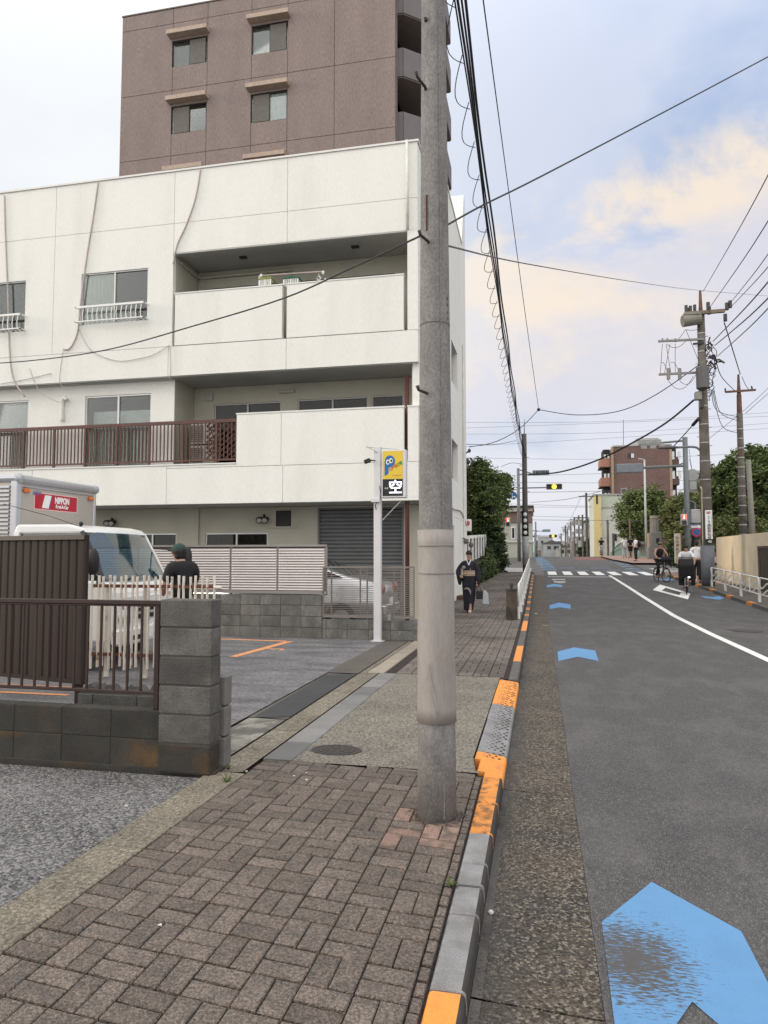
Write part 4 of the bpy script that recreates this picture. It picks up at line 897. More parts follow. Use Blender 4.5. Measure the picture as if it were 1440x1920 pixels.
# ================================================================ CAR PARK BACK WALL
cw = thing('block_wall', 'grey concrete block wall at the back of the car park, lower at its street end', 'wall', (-5, 12.75, 0))
wm = mat('block_wall_grey', (.15, .148, .14), .93, .3, 3.2, fine=.15, fscale=60, bump=.4, bscale=60, rnd=.14, col2=(.27, .265, .25), mscale=3.5, mlo=.55, mhi=.8, stretch=(1, 1, .6))
WY = 12.55
blocks(cw, -9.4, -3.90, WY, WY + .12, [0, .2, .4, .6, .79], .4, wm)
blocks(cw, -3.89, -2.22, WY, WY + .12, [0, .18, .355], .4, wm)
boxo('mortar', mortar, cw, -9.4, -2.23, WY + .01, WY + .11, 0, .34); boxo('mortar', mortar, cw, -9.4, -3.905, WY + .01, WY + .11, .35, .78)
lf = thing('louvre_fence', 'pale aluminium louvre fence with horizontal slats on top of the block wall', 'fence', (-5.5, WY, .8))
lv_m = mat('louvre', (.68, .63, .62), .5, .04, 4); lvf = mat('louvre_frame', (.30, .28, .27), .45, .05, metal=.2)
zl0, zl1 = .83, 1.68
posts = [-9.3] + [PY(p, 1060, WY)[0] for p in (258, 345, 432, 520, 610)]
for a, c in zip(posts, posts[1:]):
    k0 = 16
    for k in range(k0):
        z = zl0 + .05 + (zl1 - zl0 - .07) * k / k0
        MB().add([(a + .02, WY + .0, z), (c - .02, WY + .0, z), (c - .02, WY + .035, z + .036), (a + .02, WY + .035, z + .036), (a + .02, WY + .004, z - .006), (c - .02, WY + .004, z - .006)], [(0, 1, 2, 3), (4, 5, 1, 0)]).build('slat', lv_m, lf, fixn=False)
for x in posts[1:]: boxo('post', lvf, lf, x - .02, x + .02, WY + .03, WY + .07, .79, zl1)
MB().box(-9.3, posts[-1] + .02, WY - .01, WY + .05, zl1, zl1 + .035).build('top_rail', lvf, lf); MB().box(-9.3, posts[-1] + .02, WY - .01, WY + .05, zl0 - .02, zl0 + .035).build('bottom_rail', lvf, lf)
MB().add([(-9.3, WY + .08, zl0), (posts[-1], WY + .08, zl0), (posts[-1], WY + .08, zl1), (-9.3, WY + .08, zl1)], [(0, 1, 2, 3)]).build('backing', mat('louvre_back', (.10, .095, .09), .8), lf)
sfn = thing('slat_fence', 'low brownish grey fence of thin horizontal bars in front of the silver car', 'fence', (-3, WY, .38))
xa, xc = -3.885, PY(777, 1100, WY)[0]; fz0, fz1 = .42, 1.295; sl = mat('fence_taupe', (.23, .205, .19), .5, .05, metal=.2)
for k in range(25): z = fz0 + .03 + (fz1 - fz0 - .05) * k / 25; boxo('bar', sl, sfn, xa + .02, xc - .02, WY + .0, WY + .012, z, z + .012)
MB().box(xa, xc, WY - .01, WY + .03, fz1 - .01, fz1 + .025).box(xa, xc, WY - .01, WY + .03, fz0 - .03, fz0 + .02).box(xa, xa + .02, WY - .01, WY + .03, fz0 + .02, fz1 - .01).box(xc - .02, xc, WY - .01, WY + .03, fz0 + .02, fz1 - .01).build('frame', sl, sfn)
for px in (621, 675, 688, 738, 752): x = PY(px, 1100, WY)[0]; boxo('post', sl, sfn, x - .012, x + .012, WY + .013, WY + .04, fz0 - (.05 if px in (621, 688) else 0), fz1 - .01)
# silver car behind the fence
car = thing('parked_car', 'silver car parked behind the slat fence under the white block, only its tail in view', 'car', (-5.1, 14.2, 0))
silver = mat('silver_paint', (.50, .51, .53), .25, .02, metal=.75, coat=.6)
body = [(-2.93, .45), (-2.92, .70), (-2.98, .92), (-3.12, 1.02), (-3.55, 1.10), (-3.95, 1.22), (-4.5, 1.44), (-5.2, 1.49), (-5.9, 1.44), (-6.5, 1.10), (-7.1, .98), (-7.25, .7), (-7.25, .3), (-6.9, .22), (-3.1, .24)]
b = MB(); sec = []
yc, hw = 14.15, .84
for t_ in (-1, -.94, -.8, 0, .8, .94, 1):
    ring = []
    for (x, z) in body:
        tum = 1 - .22 * max(0, (z - .95)) / .55; sh_ = {1: .93, .94: .985, .8: 1, 0: 1}[abs(t_)]
        cxb = -5.1; ring.append((cxb + (x - cxb) * (.975 + .025 * (1 - abs(t_) ** 2)) , yc + hw * t_ * tum, .25 + (z - .25) * sh_ if z > .25 else z))
    sec.append(ring)
nn = len(body)
for r_ in sec: b.v += r_
for i in range(6):
    for k in range(nn): b.f.append((i * nn + k, i * nn + (k + 1) % nn, (i + 1) * nn + (k + 1) % nn, (i + 1) * nn + k))
b.f += [tuple(range(nn)), tuple(6 * nn + k for k in range(nn))]; b.m = [0] * len(b.f)
b.build('body', silver, car, smooth=True)
MB().add([(-3.62, yc - .72, 1.125), (-3.62, yc + .72, 1.125), (-4.42, yc + .62, 1.43), (-4.42, yc - .62, 1.43)], [(0, 1, 2, 3)]).build('rear_window', TGLASS, car)
b = MB().prism([(-3.75, 1.10), (-4.5, 1.36), (-5.2, 1.42), (-5.8, 1.37), (-6.3, 1.08)], yc - .80, yc - .66, 'y'); b.build('side_window', mat('car_glass_dark', (.02, .022, .025), .08, 0, spec=.8), car)
for s in (-1, 1):
    MB().ell((-2.99, yc + s * .62, .86), (.06, .17, .11), 12, 8).build('tail_light', mat('red_lens', (.28, .012, .012), .15, .05, coat=1), car, smooth=True)
    for xw in (-3.75, -6.4):
        wh = MB().tube([(xw, yc + s * .70, .30), (xw, yc + s * .86, .30)], .30, 20).build('wheel', black, car); MB().tube([(xw, yc + s * .85, .30), (xw, yc + s * .868, .30)], .18, 14).build('rim', alu, wh)
boxo('number_plate', white_paint, car, -2.93, -2.915, yc - .17, yc + .17, .52, .68)
boxo('bumper', silver, car, -2.99, -2.90, yc - .74, yc + .74, .36, .56, bevel=.03)
# ================================================================ PARKING SIGN
ps = thing('parking_sign', 'white steel post with a yellow parking sign and a lit vacancy display', 'sign', (-2.79, 12.40, 0))
sw = mat('sign_white', (.62, .62, .64), .4, .03)
X0, X1 = PY(702, 1000, 12.4)[0], PY(715, 1000, 12.4)[0]
boxo('post', sw, ps, X0, X1, 12.34, 12.46, 0, 3.46, bevel=.006); MB().box(X0 - .05, X1 + .05, 12.30, 12.50, 0, .012).build('base_plate', sw, ps)
bxs = (PY(715, 900, 12.32)[0], PY(761, 900, 12.32)[0]); bz = (PY(740, 933, 12.32)[1], PY(740, 843, 12.32)[1]); yS = 12.32
# box sign, turned slightly, its face towards the viewer
boxo('sign_box', sw, ps, bxs[0], bxs[1], yS, yS + .16, bz[0], bz[1], bevel=.008)
fx0, fx1 = bxs[0] + .025, bxs[1] - .055; zm = PY(740, 898, yS)[1]
boxo('yellow_panel', mat('sign_yellow', (.72, .52, .05), .5, .02), ps, fx0, fx1, yS - .004, yS + .001, zm, bz[1] - .025)
disp = boxo('display', black, ps, fx0, fx1, yS - .004, yS + .001, bz[0] + .03, zm - .003)
led = mat('led_white', (.85, .85, 1.0), .5, 0, emit=1.6)
W_ = fx1 - fx0
blue_p = mat('sign_blue', (.02, .14, .38), .5, 0)
# P emblem: round head with two eyes, tapering stem
b = MB(); cxp, czp = fx0 + W_ * .36, zm + (bz[1] - zm) * .60; rp_ = W_ * .27; n = 24
b.prism([(cxp + rp_ * .95 * math.cos(6.2832 * k / n), czp + rp_ * 1.1 * math.sin(6.2832 * k / n)) for k in range(n)], yS - .007, yS - .004)
b.prism([(cxp - rp_ * .98, czp + .0), (cxp - rp_ * .98, czp - rp_ * 2.6), (cxp - rp_ * .25, czp - rp_ * 2.25), (cxp - rp_ * .2, czp - rp_ * .3)], yS - .0068, yS - .004)
b.build('emblem', blue_p, ps)
for dx, dz_ in ((-.38, -.12), (.22, .12)):
    c0 = (cxp + rp_ * dx, czp + rp_ * dz_)
    MB().prism([(c0[0] + rp_ * .34 * math.cos(6.2832 * k / 16), c0[1] + rp_ * .46 * math.sin(6.2832 * k / 16)) for k in range(16)], yS - .009, yS - .0071).build('eye', white_paint, ps)
    MB().prism([(c0[0] + rp_ * (.06 + .18 * math.cos(6.2832 * k / 12)), c0[1] + rp_ * .26 * math.sin(6.2832 * k / 12)) for k in range(12)], yS - .0105, yS - .0091).build('pupil', black, ps)
for k, (ch, cc) in enumerate(zip('araca', ((.62, .25, .25), (.60, .12, .03), (.55, .17, .02), (.25, .30, .02), (.03, .28, .05)))):
    text('letter', ch, .115, (fx0 + W_ * (.40 + .125 * k), yS - .006, zm + (bz[1] - zm) * (.36 + .05 * k)), (R(90), 0, 0), mat('letter_%d' % k, cc, .5, 0), ps, off=.004)
text('small_text', 'パーキング', .032, (fx0 + W_ * .70, yS - .006, zm + .06), (R(90), 0, 0), mat('sign_pink', (.45, .22, .12), .5), ps)
text('display_text', '空', .26, (fx0 + W_ * .64, yS - .0065, (bz[0] + zm) / 2 + .005), (R(90), 0, 0), led, ps, off=.003)
text('display_text', '◀◀', .04, (fx0 + W_ * .18, yS - .0065, (bz[0] + zm) / 2), (R(90), 0, 0), mat('led_dim', (.35, .38, .30), .5, 0, emit=.4), ps)
xm = (X0 + X1) / 2
MB().bar((xm - .2, 12.36, 3.46), (bxs[1] - .12, 12.38, 3.40), .012).bar((xm - .2, 12.36, 3.47), (xm, 12.33, 3.36), .03, .015).build('top_arm', alu_plain, ps)
MB().bar((xm, 12.36, 2.05), (bxs[1] - .1, 12.40, 2.49), .015).build('strut', alu_plain, ps)
MB().obox((xm - .17, 12.3, 3.20), (1, 0, .4), (.11, .09, .06)).tube([(xm - .12, 12.32, 3.22), (xm, 12.36, 3.2)], .012, 6).build('camera', black, ps)
boxo('junction_box', sw, ps, xm - .10, xm + .06, 12.28, 12.34, 2.46, 2.53, bevel=.005)
MB().tube(smooth([(xm + .05, 12.31, 2.75), (xm + .07, 12.30, 2.55), (xm - .02, 12.30, 2.42), (xm - .01, 12.32, 2.33)]), .008, 5).build('cable', black, ps)
mb_ = thing('meter_box', 'small grey green box on the block wall beside the parking sign post', 'box', (-2.62, 12.5, .3)); boxo('casing', mat('green_grey', (.25, .29, .27), .6), mb_, -2.66, -2.60, 12.48, 12.54, .36, .47)
# ================================================================ BOLLARD AND GUARDRAILS
bo = thing('stone_post', 'weathered square stone post with an iron knob beside the white guardrail', 'post', (-.66, 17.1, 0))
stp = mat('old_stone', (.085, .070, .055), .95, .3, 4, bump=.5, bscale=40, col2=(.04, .036, .033), mscale=3)
MB().tube([(-.66, 17.1, 0), (-.66, 17.1, .70)], [.135, .125], 14).build('shaft', stp, bo, bevel=.01); MB().tube([(-.66, 17.1, .70), (-.66, 17.1, .74)], .145, 14).build('cap', iron, bo); MB().tube([(-.66, 17.1, .74), (-.66, 17.1, .80)], .03, 8).ell((-.66, 17.1, .83), (.045, .045, .05), 8, 6).build('knob', iron, bo, smooth=True)
gr_w = mat('guardrail_white', (.78, .79, .78), .4, .05, 3)
def guardrail(label, X, y0, nb, Lb, h, z_off=0, skip=(), dirx=0.0, wc=2, m=gr_w):
    g = thing('guardrail', label, 'guardrail', (X, y0, prof(y0)))
    for i in range(nb):
        if i in skip: continue
        ya, yb = y0 + i * Lb + .06, y0 + (i + 1) * Lb - .06; xa_, xb_ = X + dirx * (ya - y0), X + dirx * (yb - y0)
        za, zb = prof(ya) + z_off, prof(yb) + z_off
        p = MB()
        p.tube([(xa_, ya, za + h * .30), (xa_, ya, za + h - .05), (xa_, ya + .015, za + h - .012), (xa_, ya + .05, za + h), (xb_, yb - .05, zb + h), (xb_, yb - .015, zb + h - .012), (xb_, yb, zb + h - .05), (xb_, yb, zb + h * .30)], .022, 8)
        pn = p.build('panel', m, g, smooth=True)
        MB().tube([(xa_, ya, za + h * .32), (xb_, yb, zb + h * .32)], .018, 8).build('bottom_rail', m, pn, smooth=True)
        MB().tube([((xa_ + xb_) / 2, (ya + yb) / 2, (za + zb) / 2 + h * .32), ((xa_ + xb_) / 2, (ya + yb) / 2, (za + zb) / 2 + h)], .014, 6).build('mullion', m, pn)
        for yy, zz, xx in ((ya, za, xa_), (yb, zb, xb_)): MB().tube([(xx, yy, zz - .12), (xx, yy, zz + h * .35)], .028, 8).build('post', m, pn)
        for r_ in range(wc):
            for hf in (0, 1):
                y_a = ya + (yb - ya) * (.5 * hf) + .02; y_b = y_a + (yb - ya) * .5 - .04; pts = []
                for k in range(9):
                    t_ = k / 8; yy = y_a + (y_b - y_a) * t_; pts.append((X + dirx * (yy - y0), yy, za + (zb - za) * (yy - ya) / (yb - ya) + h * (.44 + .27 * r_) + .09 * h * math.cos(t_ * math.pi * 1.0) * 1.1 + .03 * math.sin(t_ * 6.28)))
                b = MB()
                for a_, c_ in zip(pts, pts[1:]): b.bar(a_, c_, .012, .05)
                b.build('wave_bar', m, pn)
    return g
guardrail('white guardrail with wave bars along the near footway, seen almost end on', -.50, 17.3, 9, 2.05, .82)
guardrail('white guardrail with wave bars along the far footway in front of the cream wall', 6.38, 13.2, 9, 2.0, .72)
guardrail('short white guardrail section beyond the tall utility pole on the far footway', 6.38, 31.9, 1, 2.0, .72)
# ================================================================ TRUCK
tk = thing('box_truck', 'white cab truck with a silver aluminium box body parked nose towards the street', 'truck', (-7.5, 9.2, 0))
alb = mat('box_aluminium', (.45, .42, .375), .42, .05, 2, metal=.35, bump=.04, bscale=3); alf = mat('box_rail', (.50, .51, .54), .3, .03, metal=.6)
by0, by1, bz0, bz1, bxf = 8.42, 10.22, .85, 2.62, -7.0
MB().box(-10.6, bxf, by0 + .03, by1 - .03, bz0, bz1 - .03).build('box_body', alb, tk)
fr_ = MB()
fr_.tube([(bxf - .01, by0 + .06, bz1 - .05), (bxf - .01, by1 - .06, bz1 - .05)], .06, 10).tube([(-10.6, by0 + .04, bz1 - .05), (bxf - .03, by0 + .04, bz1 - .05)], .055, 10)
fr_.box(bxf - .09, bxf + .012, by0, by0 + .10, bz0, bz1 - .06).box(bxf - .05, bxf + .012, by1 - .06, by1, bz0, bz1 - .06).box(bxf - .0, bxf + .02, by0 + .1, by1 - .06, bz1 - .16, bz1 - .13)
fr_.build('corner_rail', alf, tk, bevel=.01)
for yy in (by0 + .06, by1 - .03): MB().ell((bxf - .01, yy, bz1 - .05), (.075, .075, .075), 10, 7).build('corner_cap', mat('cap_grey', (.4, .42, .45), .4, metal=.3), tk, smooth=True)
rv = MB()
for yy in (by0 + .13, 9.35, 9.75, by1 - .09):
    for k in range(14): rv.ell((bxf + .002, yy, 1.55 + k * .06), (.006, .009, .009), 6, 4)
rv.build('rivets', alf, tk)['kind'] = 'stuff'
corr = MB()
for k in range(28): corr.box(-10.5, -7.1, by0 - .01, by0 + .03, .9 + k * .057, .9 + k * .057 + .03)
corr.build('side_corrugation', alf, tk)['kind'] = 'stuff'
def YXf(px): # y position on the box front for a pixel column
    return PX(px, 940, bxf)[0]
sy0, sy1 = YXf(63), YXf(145); sz0, sz1 = 2.165, 2.415
boxo('sign_border', mat('sign_pinkish', (.75, .50, .50), .5, 0), tk, bxf + .0, bxf + .004, sy0, sy1, sz0, sz1)
boxo('sign_plate', mat('sign_red', (.42, .012, .03), .45, .02), tk, bxf + .004, bxf + .007, sy0 + .02, sy1 - .02, sz0 + .015, sz1 - .015)
wm_ = sy1 - sy0
MB().prism([(sy0 + wm_ * .17, sz0 + .03), (sy0 + wm_ * .32, sz0 + .03), (sy0 + wm_ * .38, sz1 - .03), (sy0 + wm_ * .23, sz1 - .03)], bxf + .007, bxf + .010, 'x').build('emblem', white_paint, tk)
MB().prism([(sy0 + wm_ * .315, sz0 + .03), (sy0 + wm_ * .325, sz0 + .03), (sy0 + wm_ * .385, sz1 - .03), (sy0 + wm_ * .375, sz1 - .03)], bxf + .009, bxf + .012, 'x').build('emblem', MATS['sign_blue'], tk)
text('sign_text', 'NIPPON', .125, (bxf + .010, sy0 + wm_ * .62, sz0 + .155), (R(90), 0, R(90)), white_paint, tk, off=.006, sx=.72)
text('sign_text', 'Rent-A-Car', .075, (bxf + .010, sy0 + wm_ * .62, sz0 + .068), (R(90), 0, R(90)), white_paint, tk, off=.003, sx=.8)
amber = mat('amber_lens', (.62, .16, .03), .25)
for yy in (by0 + .20, by1 - .14): boxo('marker_lamp', amber, tk, bxf, bxf + .04, yy - .07, yy + .05, bz1 - .235, bz1 - .175, bevel=.012)
text('small_plate_text', '全低床', .06, (bxf + .006, by0 + .42, bz1 - .225), (R(90), 0, R(90)), MATS['sign_blue'], tk)
boxo('chassis', black, tk, -10.6, -5.6, 8.75, 9.75, .45, .75)
cwm = mat('cab_white', (.74, .745, .74), .28, .01, coat=.5); cy0, cy1 = 8.28, 9.90
def cab_side(z): return .0 if z < 1.1 else (z - 1.1) * .07
# lower cab body with shaped nose
low = [(-6.95, .42), (-5.42, .38), (-5.34, .50), (-5.34, .78), (-5.37, 1.02), (-5.45, 1.15), (-5.58, 1.18), (-6.95, 1.18)]
MB().prism(low, cy0, cy1, 'y').build('cab_body', cwm, tk, bevel=.03, seg=2)
rf_ = [(-6.95, 1.80), (-5.95, 1.80), (-5.84, 1.815), (-5.93, 1.885), (-6.12, 1.925), (-6.9, 1.93)]
MB().prism(rf_, cy0 + .05, cy1 - .05, 'y').build('cab_roof', cwm, tk, bevel=.03, seg=2)
for s, yy in ((1, cy0 + .035), (-1, cy1 - .035)):
    MB().bar((-5.545, yy - s * .01, 1.17), (-5.90, yy + s * .035, 1.83), .055, .05).build('pillar', cwm if s < 0 else mat('pillar_dark', (.03, .035, .04), .4), tk)
    MB().bar((-6.9, yy, 1.17), (-6.88, yy + s * .03, 1.83), .08, .07).build('pillar', cwm, tk)
    b = MB(); b.add([(-6.85, yy, 1.17), (-5.62, yy, 1.17), (-5.93, yy + s * .035, 1.81), (-6.85, yy + s * .035, 1.81)], [(0, 1, 2, 3)]); b.build('side_glass', TGLASS, tk, fixn=False)
ws = MB(); n = 10
for i in range(n + 1):
    t_ = i / n; bulge = .07 * (1 - (2 * t_ - 1) ** 2)
    ws.v += [(-5.52 + bulge, cy0 + .04 + (cy1 - cy0 - .08) * t_, 1.165), (-5.70 + bulge, cy0 + .055 + (cy1 - cy0 - .11) * t_, 1.50), (-5.89 + bulge, cy0 + .08 + (cy1 - cy0 - .16) * t_, 1.825)]
for i in range(n): ws.f += [(3 * i, 3 * i + 3, 3 * i + 4, 3 * i + 1), (3 * i + 1, 3 * i + 4, 3 * i + 5, 3 * i + 2)]
ws.m = [0] * len(ws.f); ws.build('windscreen', TGLASS, tk, smooth=True, fixn=False)
boxo('rear_bulkhead', mat('cab_inner', (.10, .11, .115), .8), tk, -6.95, -6.92, cy0 + .1, cy0 + .55, 1.17, 1.8); boxo('rear_bulkhead', MATS['cab_inner'], tk, -6.95, -6.92, cy1 - .2, cy1 - .05, 1.17, 1.8)
boxo('dashboard', mat('dash_blue', (.05, .075, .10), .7), tk, -5.85, -5.55, cy0 + .08, cy1 - .08, 1.10, 1.19, bevel=.03)
for yy in (8.65, 9.50): boxo('seat', MATS['dash_blue'], tk, -6.75, -6.60, yy - .2, yy + .2, 1.0, 1.52, bevel=.04); boxo('headrest', MATS['dash_blue'], tk, -6.73, -6.63, yy - .11, yy + .11, 1.54, 1.70, bevel=.03)
b = MB(); b.tube([(-6.0 + .06 * math.cos(a), 8.72 + .19 * math.sin(a), 1.27 + .15 * math.cos(a)) for a in [6.2832 * k / 20 for k in range(21)]], .015, 6).bar((-6.0, 8.72, 1.27), (-5.85, 8.72, 1.12), .03).bar((-6.0, 8.54, 1.27), (-6.0, 8.9, 1.27), .025); b.build('steering_wheel', black, tk)
for yy, px, pyy in ((8.08, 175, 1045), (10.22, 352, 1045)):
    xm_ = PY(px, pyy, yy)[0]; zm_ = 1.42 if yy < 9 else 1.47
    m_ = MB().ell((xm_, yy, zm_), (.07, .10 if yy < 9 else .055, .185), 12, 9).build('mirror', black, tk, smooth=True)
    MB().tube([(xm_, yy, zm_ - .1), (xm_ - .02, yy + (.12 if yy < 9 else -.12), zm_ - .22), (-5.62, cy0 if yy < 9 else cy1, 1.15)], .014, 6).tube([(xm_, yy, zm_ + .12), (-5.80, (cy0 if yy < 9 else cy1), 1.62)], .012, 6).build('mirror_arm', black, m_)
MB().bar((-5.46, 8.75, 1.19), (-5.60, 9.35, 1.24), .012, .02).bar((-5.45, 9.25, 1.19), (-5.62, 9.75, 1.30), .012, .02).build('wiper', black, tk)
MB().tube([(-6.0, 8.42, 1.90), (-6.4, 8.32, 2.04), (-7.0, 8.2, 2.2)], .004, 4).ell((-5.98, 8.42, 1.93), (.03, .03, .035), 8, 5).build('antenna', black, tk)
boxo('front_panel', cwm, tk, -5.34, -5.30, cy0 + .15, cy1 - .15, .82, .98, bevel=.015)
for k, (za, zb) in enumerate(((.66, .72), (.76, .80))): boxo('grille', black, tk, -5.335, -5.315, 8.75, 9.45, za, zb)
for yy in (cy0 + .23, cy1 - .23):
    MB().ell((-5.345, yy, .70), (.05, .19, .12), 14, 9).build('headlight', mat('headlight', (.55, .58, .6), .12, .2, 30, metal=.5, coat=1), tk, smooth=True)
    MB().ell((-5.36, yy + (.0), .86), (.04, .16, .04), 10, 6).build('indicator', amber, tk, smooth=True)
boxo('bumper', cwm, tk, -5.42, -5.25, cy0, cy1, .34, .56, bevel=.03); boxo('number_plate', white_paint, tk, -5.25, -5.24, 8.93, 9.27, .40, .55)
for k in range(2): boxo('bumper_slot', black, tk, -5.252, -5.245, 8.55 + k * .8, 8.85 + k * .8, .40, .46)
for xw in (-6.15, -9.4):
    for yy in (cy0 + .12, cy1 - .12): wh = MB().tube([(xw, yy - .09, .33), (xw, yy + .09, .33)], .33, 22).build('wheel', black, tk); MB().tube([(xw, yy - .095, .33), (xw, yy + .095, .33)], .19, 16).build('rim', mat('rim_grey', (.35, .35, .35), .5), wh)
# ================================================================ PEOPLE
skin_m = mat('skin', (.42, .235, .165), .55, .05, 10); hair_m = mat('hair', (.012, .010, .009), .55); hair_g = mat('hair_grey', (.16, .14, .13), .7)
def skinmesh(name, nodes, edges, m, parent, sub=2, root=0):
    ks = list(nodes); ix = {k: i for i, k in enumerate(ks)}
    me = bpy.data.meshes.new(name); me.from_pydata([nodes[k][0] for k in ks], [(ix[a], ix[b_]) for a, b_ in edges], [])
    o = bpy.data.objects.new(name, me); COL.objects.link(o); sm = o.modifiers.new('s', 'SKIN'); sm.use_smooth_shade = True
    for i, k in enumerate(ks):
        r_ = nodes[k][1]; r_ = r_ if isinstance(r_, tuple) else (r_, r_); d = me.skin_vertices[0].data[i]; d.radius = r_; d.use_root = (i == root)
    ss = o.modifiers.new('u', 'SUBSURF'); ss.levels = sub; ss.render_levels = sub
    dg = bpy.context.evaluated_depsgraph_get(); m2 = bpy.data.meshes.new_from_object(o.evaluated_get(dg)); bpy.data.objects.remove(o)
    m2.materials.clear(); m2.materials.append(m); m2.polygons.foreach_set('use_smooth', [True] * len(m2.polygons)); m2.name = name
    q = link(bpy.data.objects.new(name, m2)); return adopt(q, parent)
def person(label, loc, rz, h=1.68, top=None, bottom=None, sleeves='short', legs='long', pose=None, hair=hair_m, cap=None, shoes=None, group=None, lean=0.0, shoulder=.19, long_hair=False):
    t = thing('person', label, 'person', (0, 0, 0), group); s = h / 1.70
    J = dict(pelvis=(0, 0, .93), spine=(0, 0, 1.12), chest=(0, 0, 1.33), neck=(0, 0, 1.455), jaw=(0, -.012, 1.535), skull=(0, 0, 1.61),
             sL=(shoulder - .02, 0, 1.395), eL=(.25, .02, 1.12), wL=(.26, -.05, .88), hL=(.26, -.08, .80), sR=(-shoulder + .02, 0, 1.395), eR=(-.25, .02, 1.12), wR=(-.26, -.05, .88), hR=(-.26, -.08, .80),
             pL=(.09, 0, .88), kL=(.10, -.01, .49), aL=(.10, .02, .09), tL=(.11, -.14, .03), pR=(-.09, 0, .88), kR=(-.10, -.01, .49), aR=(-.10, .02, .09), tR=(-.11, -.14, .03))
    if pose: J.update(pose)
    J = {k: tuple(c * s for c in v) for k, v in J.items()}; r = lambda a: a * s
    RD = dict(pelvis=(r(.13), r(.095)), spine=(r(.11), r(.085)), chest=(r(.125), r(.088)), neck=r(.055), jaw=(r(.066), r(.072)), skull=(r(.085), r(.098)), sL=r(.062), eL=r(.042), wL=r(.030), hL=(r(.034), r(.018)), sR=r(.062), eR=r(.042), wR=r(.030), hR=(r(.034), r(.018)),
              pL=r(.085), kL=r(.058), aL=r(.042), tL=(r(.04), r(.03)), pR=r(.085), kR=r(.058), aR=r(.042), tR=(r(.04), r(.03)))
    E_ = [('pelvis', 'spine'), ('spine', 'chest'), ('chest', 'neck'), ('neck', 'jaw'), ('jaw', 'skull'), ('chest', 'sL'), ('sL', 'eL'), ('eL', 'wL'), ('wL', 'hL'), ('chest', 'sR'), ('sR', 'eR'), ('eR', 'wR'), ('wR', 'hR'), ('pelvis', 'pL'), ('pL', 'kL'), ('kL', 'aL'), ('aL', 'tL'), ('pelvis', 'pR'), ('pR', 'kR'), ('kR', 'aR'), ('aR', 'tR')]
    body = skinmesh('body', {k: (J[k], RD[k]) for k in J}, E_, skin_m, t)
    # fingers: five short chains from each hand, curled
    for S_ in 'LR':
        w_, h_ = Vector(J['w' + S_]), Vector(J['h' + S_]); d = (h_ - w_).normalized(); sd_ = d.cross(Vector((0, -1, .2))).normalized()
        f = MB()
        for i in range(4):
            o_ = h_ + sd_ * (i - 1.5) * r(.017); l = (.032, .038, .035, .026)[i] * s; f.tube([o_ - d * r(.01), o_ + d * l + Vector((0, -r(.008), 0)), o_ + d * l * 1.7 + Vector((0, -r(.022), 0))], [r(.009), r(.008), r(.006)], 6)
        f.tube([w_ + d * r(.03), h_ + sd_ * r(.035), h_ + sd_ * r(.042) + d * r(.025)], [r(.011), r(.010), r(.008)], 6); f.build('fingers', skin_m, t, smooth=True)
    H = Vector(J['skull'])
    fc = MB().ell(H + Vector((0, -r(.098), -r(.028))), (r(.011), r(.016), r(.018)), 6, 5); fc.build('nose', skin_m, t, smooth=True)
    for sg in (-1, 1):
        MB().ell(H + Vector((sg * r(.030), -r(.088), r(.002))), (r(.012), r(.006), r(.006)), 6, 4).build('eye', black, t); MB().ell(H + Vector((sg * r(.082), r(.005), -r(.012))), (r(.008), r(.018), r(.026)), 6, 5).build('ear', skin_m, t)
    MB().ell(H + Vector((0, -r(.086), -r(.060))), (r(.020), r(.006), r(.005)), 6, 4).build('mouth', mat('lips', (.25, .08, .07), .6), t)
    hb = MB().ell(H + Vector((0, r(.016), r(.022))), (r(.094), r(.108), r(.096)), 14, 8, top=math.pi * .62).ell(H + Vector((0, r(.045), -r(.02))), (r(.080), r(.072), r(.088)), 12, 8); hb.build('hair', hair, t, smooth=True)
    if long_hair: MB().ell(H + Vector((0, r(.055), -r(.07))), (r(.075), r(.05), r(.13)), 10, 8).build('hair', hair, t, smooth=True)
    if cap:
        c_ = MB().ell(H + Vector((0, r(.008), r(.032))), (r(.099), r(.110), r(.098)), 16, 8, top=math.pi * .5).build('cap', cap, t, smooth=True)
        MB().ell(H + Vector((0, -r(.135), r(.040))), (r(.075), r(.075), r(.012)), 12, 4).build('brim', cap, c_, smooth=True)
    if top:
        g = {'p0': ((J['pelvis'][0], J['pelvis'][1], J['pelvis'][2] + r(.01)), (r(.165), r(.125))), 'spine': (J['spine'], (r(.15), r(.118))), 'chest': (J['chest'], (r(.168), r(.122))), 'nk': (tuple(Vector(J['chest']).lerp(Vector(J['neck']), .55)), (r(.135), r(.104))), 'col': (tuple(Vector(J['neck']) + Vector((0, 0, r(.012)))), r(.070))}
        e = [('p0', 'spine'), ('spine', 'chest'), ('chest', 'nk'), ('nk', 'col')]; yk = Vector(J['chest']).lerp(Vector(J['neck']), .45)
        for S_ in 'LR':
            a = 's' + S_; m1 = 'm' + S_; sh0 = Vector(J[a]); el = Vector(J['e' + S_]); wr0 = Vector(J['w' + S_])
            if sleeves == 'none': g[a] = (tuple(sh0 * .93 + Vector(J['chest']) * .07), r(.072)); e += [('chest', a)]
            else:
                g[a] = (J[a], r(.083)); e += [('nk', a)]; g[m1] = (tuple(sh0.lerp(el, .75)), r(.066)); e += [(a, m1)]
                if sleeves == 'long': g['e' + S_] = (J['e' + S_], r(.056)); g['w' + S_] = (tuple(el.lerp(wr0, .95)), r(.043)); e += [(m1, 'e' + S_), ('e' + S_, 'w' + S_)]
        skinmesh('shirt', g, e, top, t)
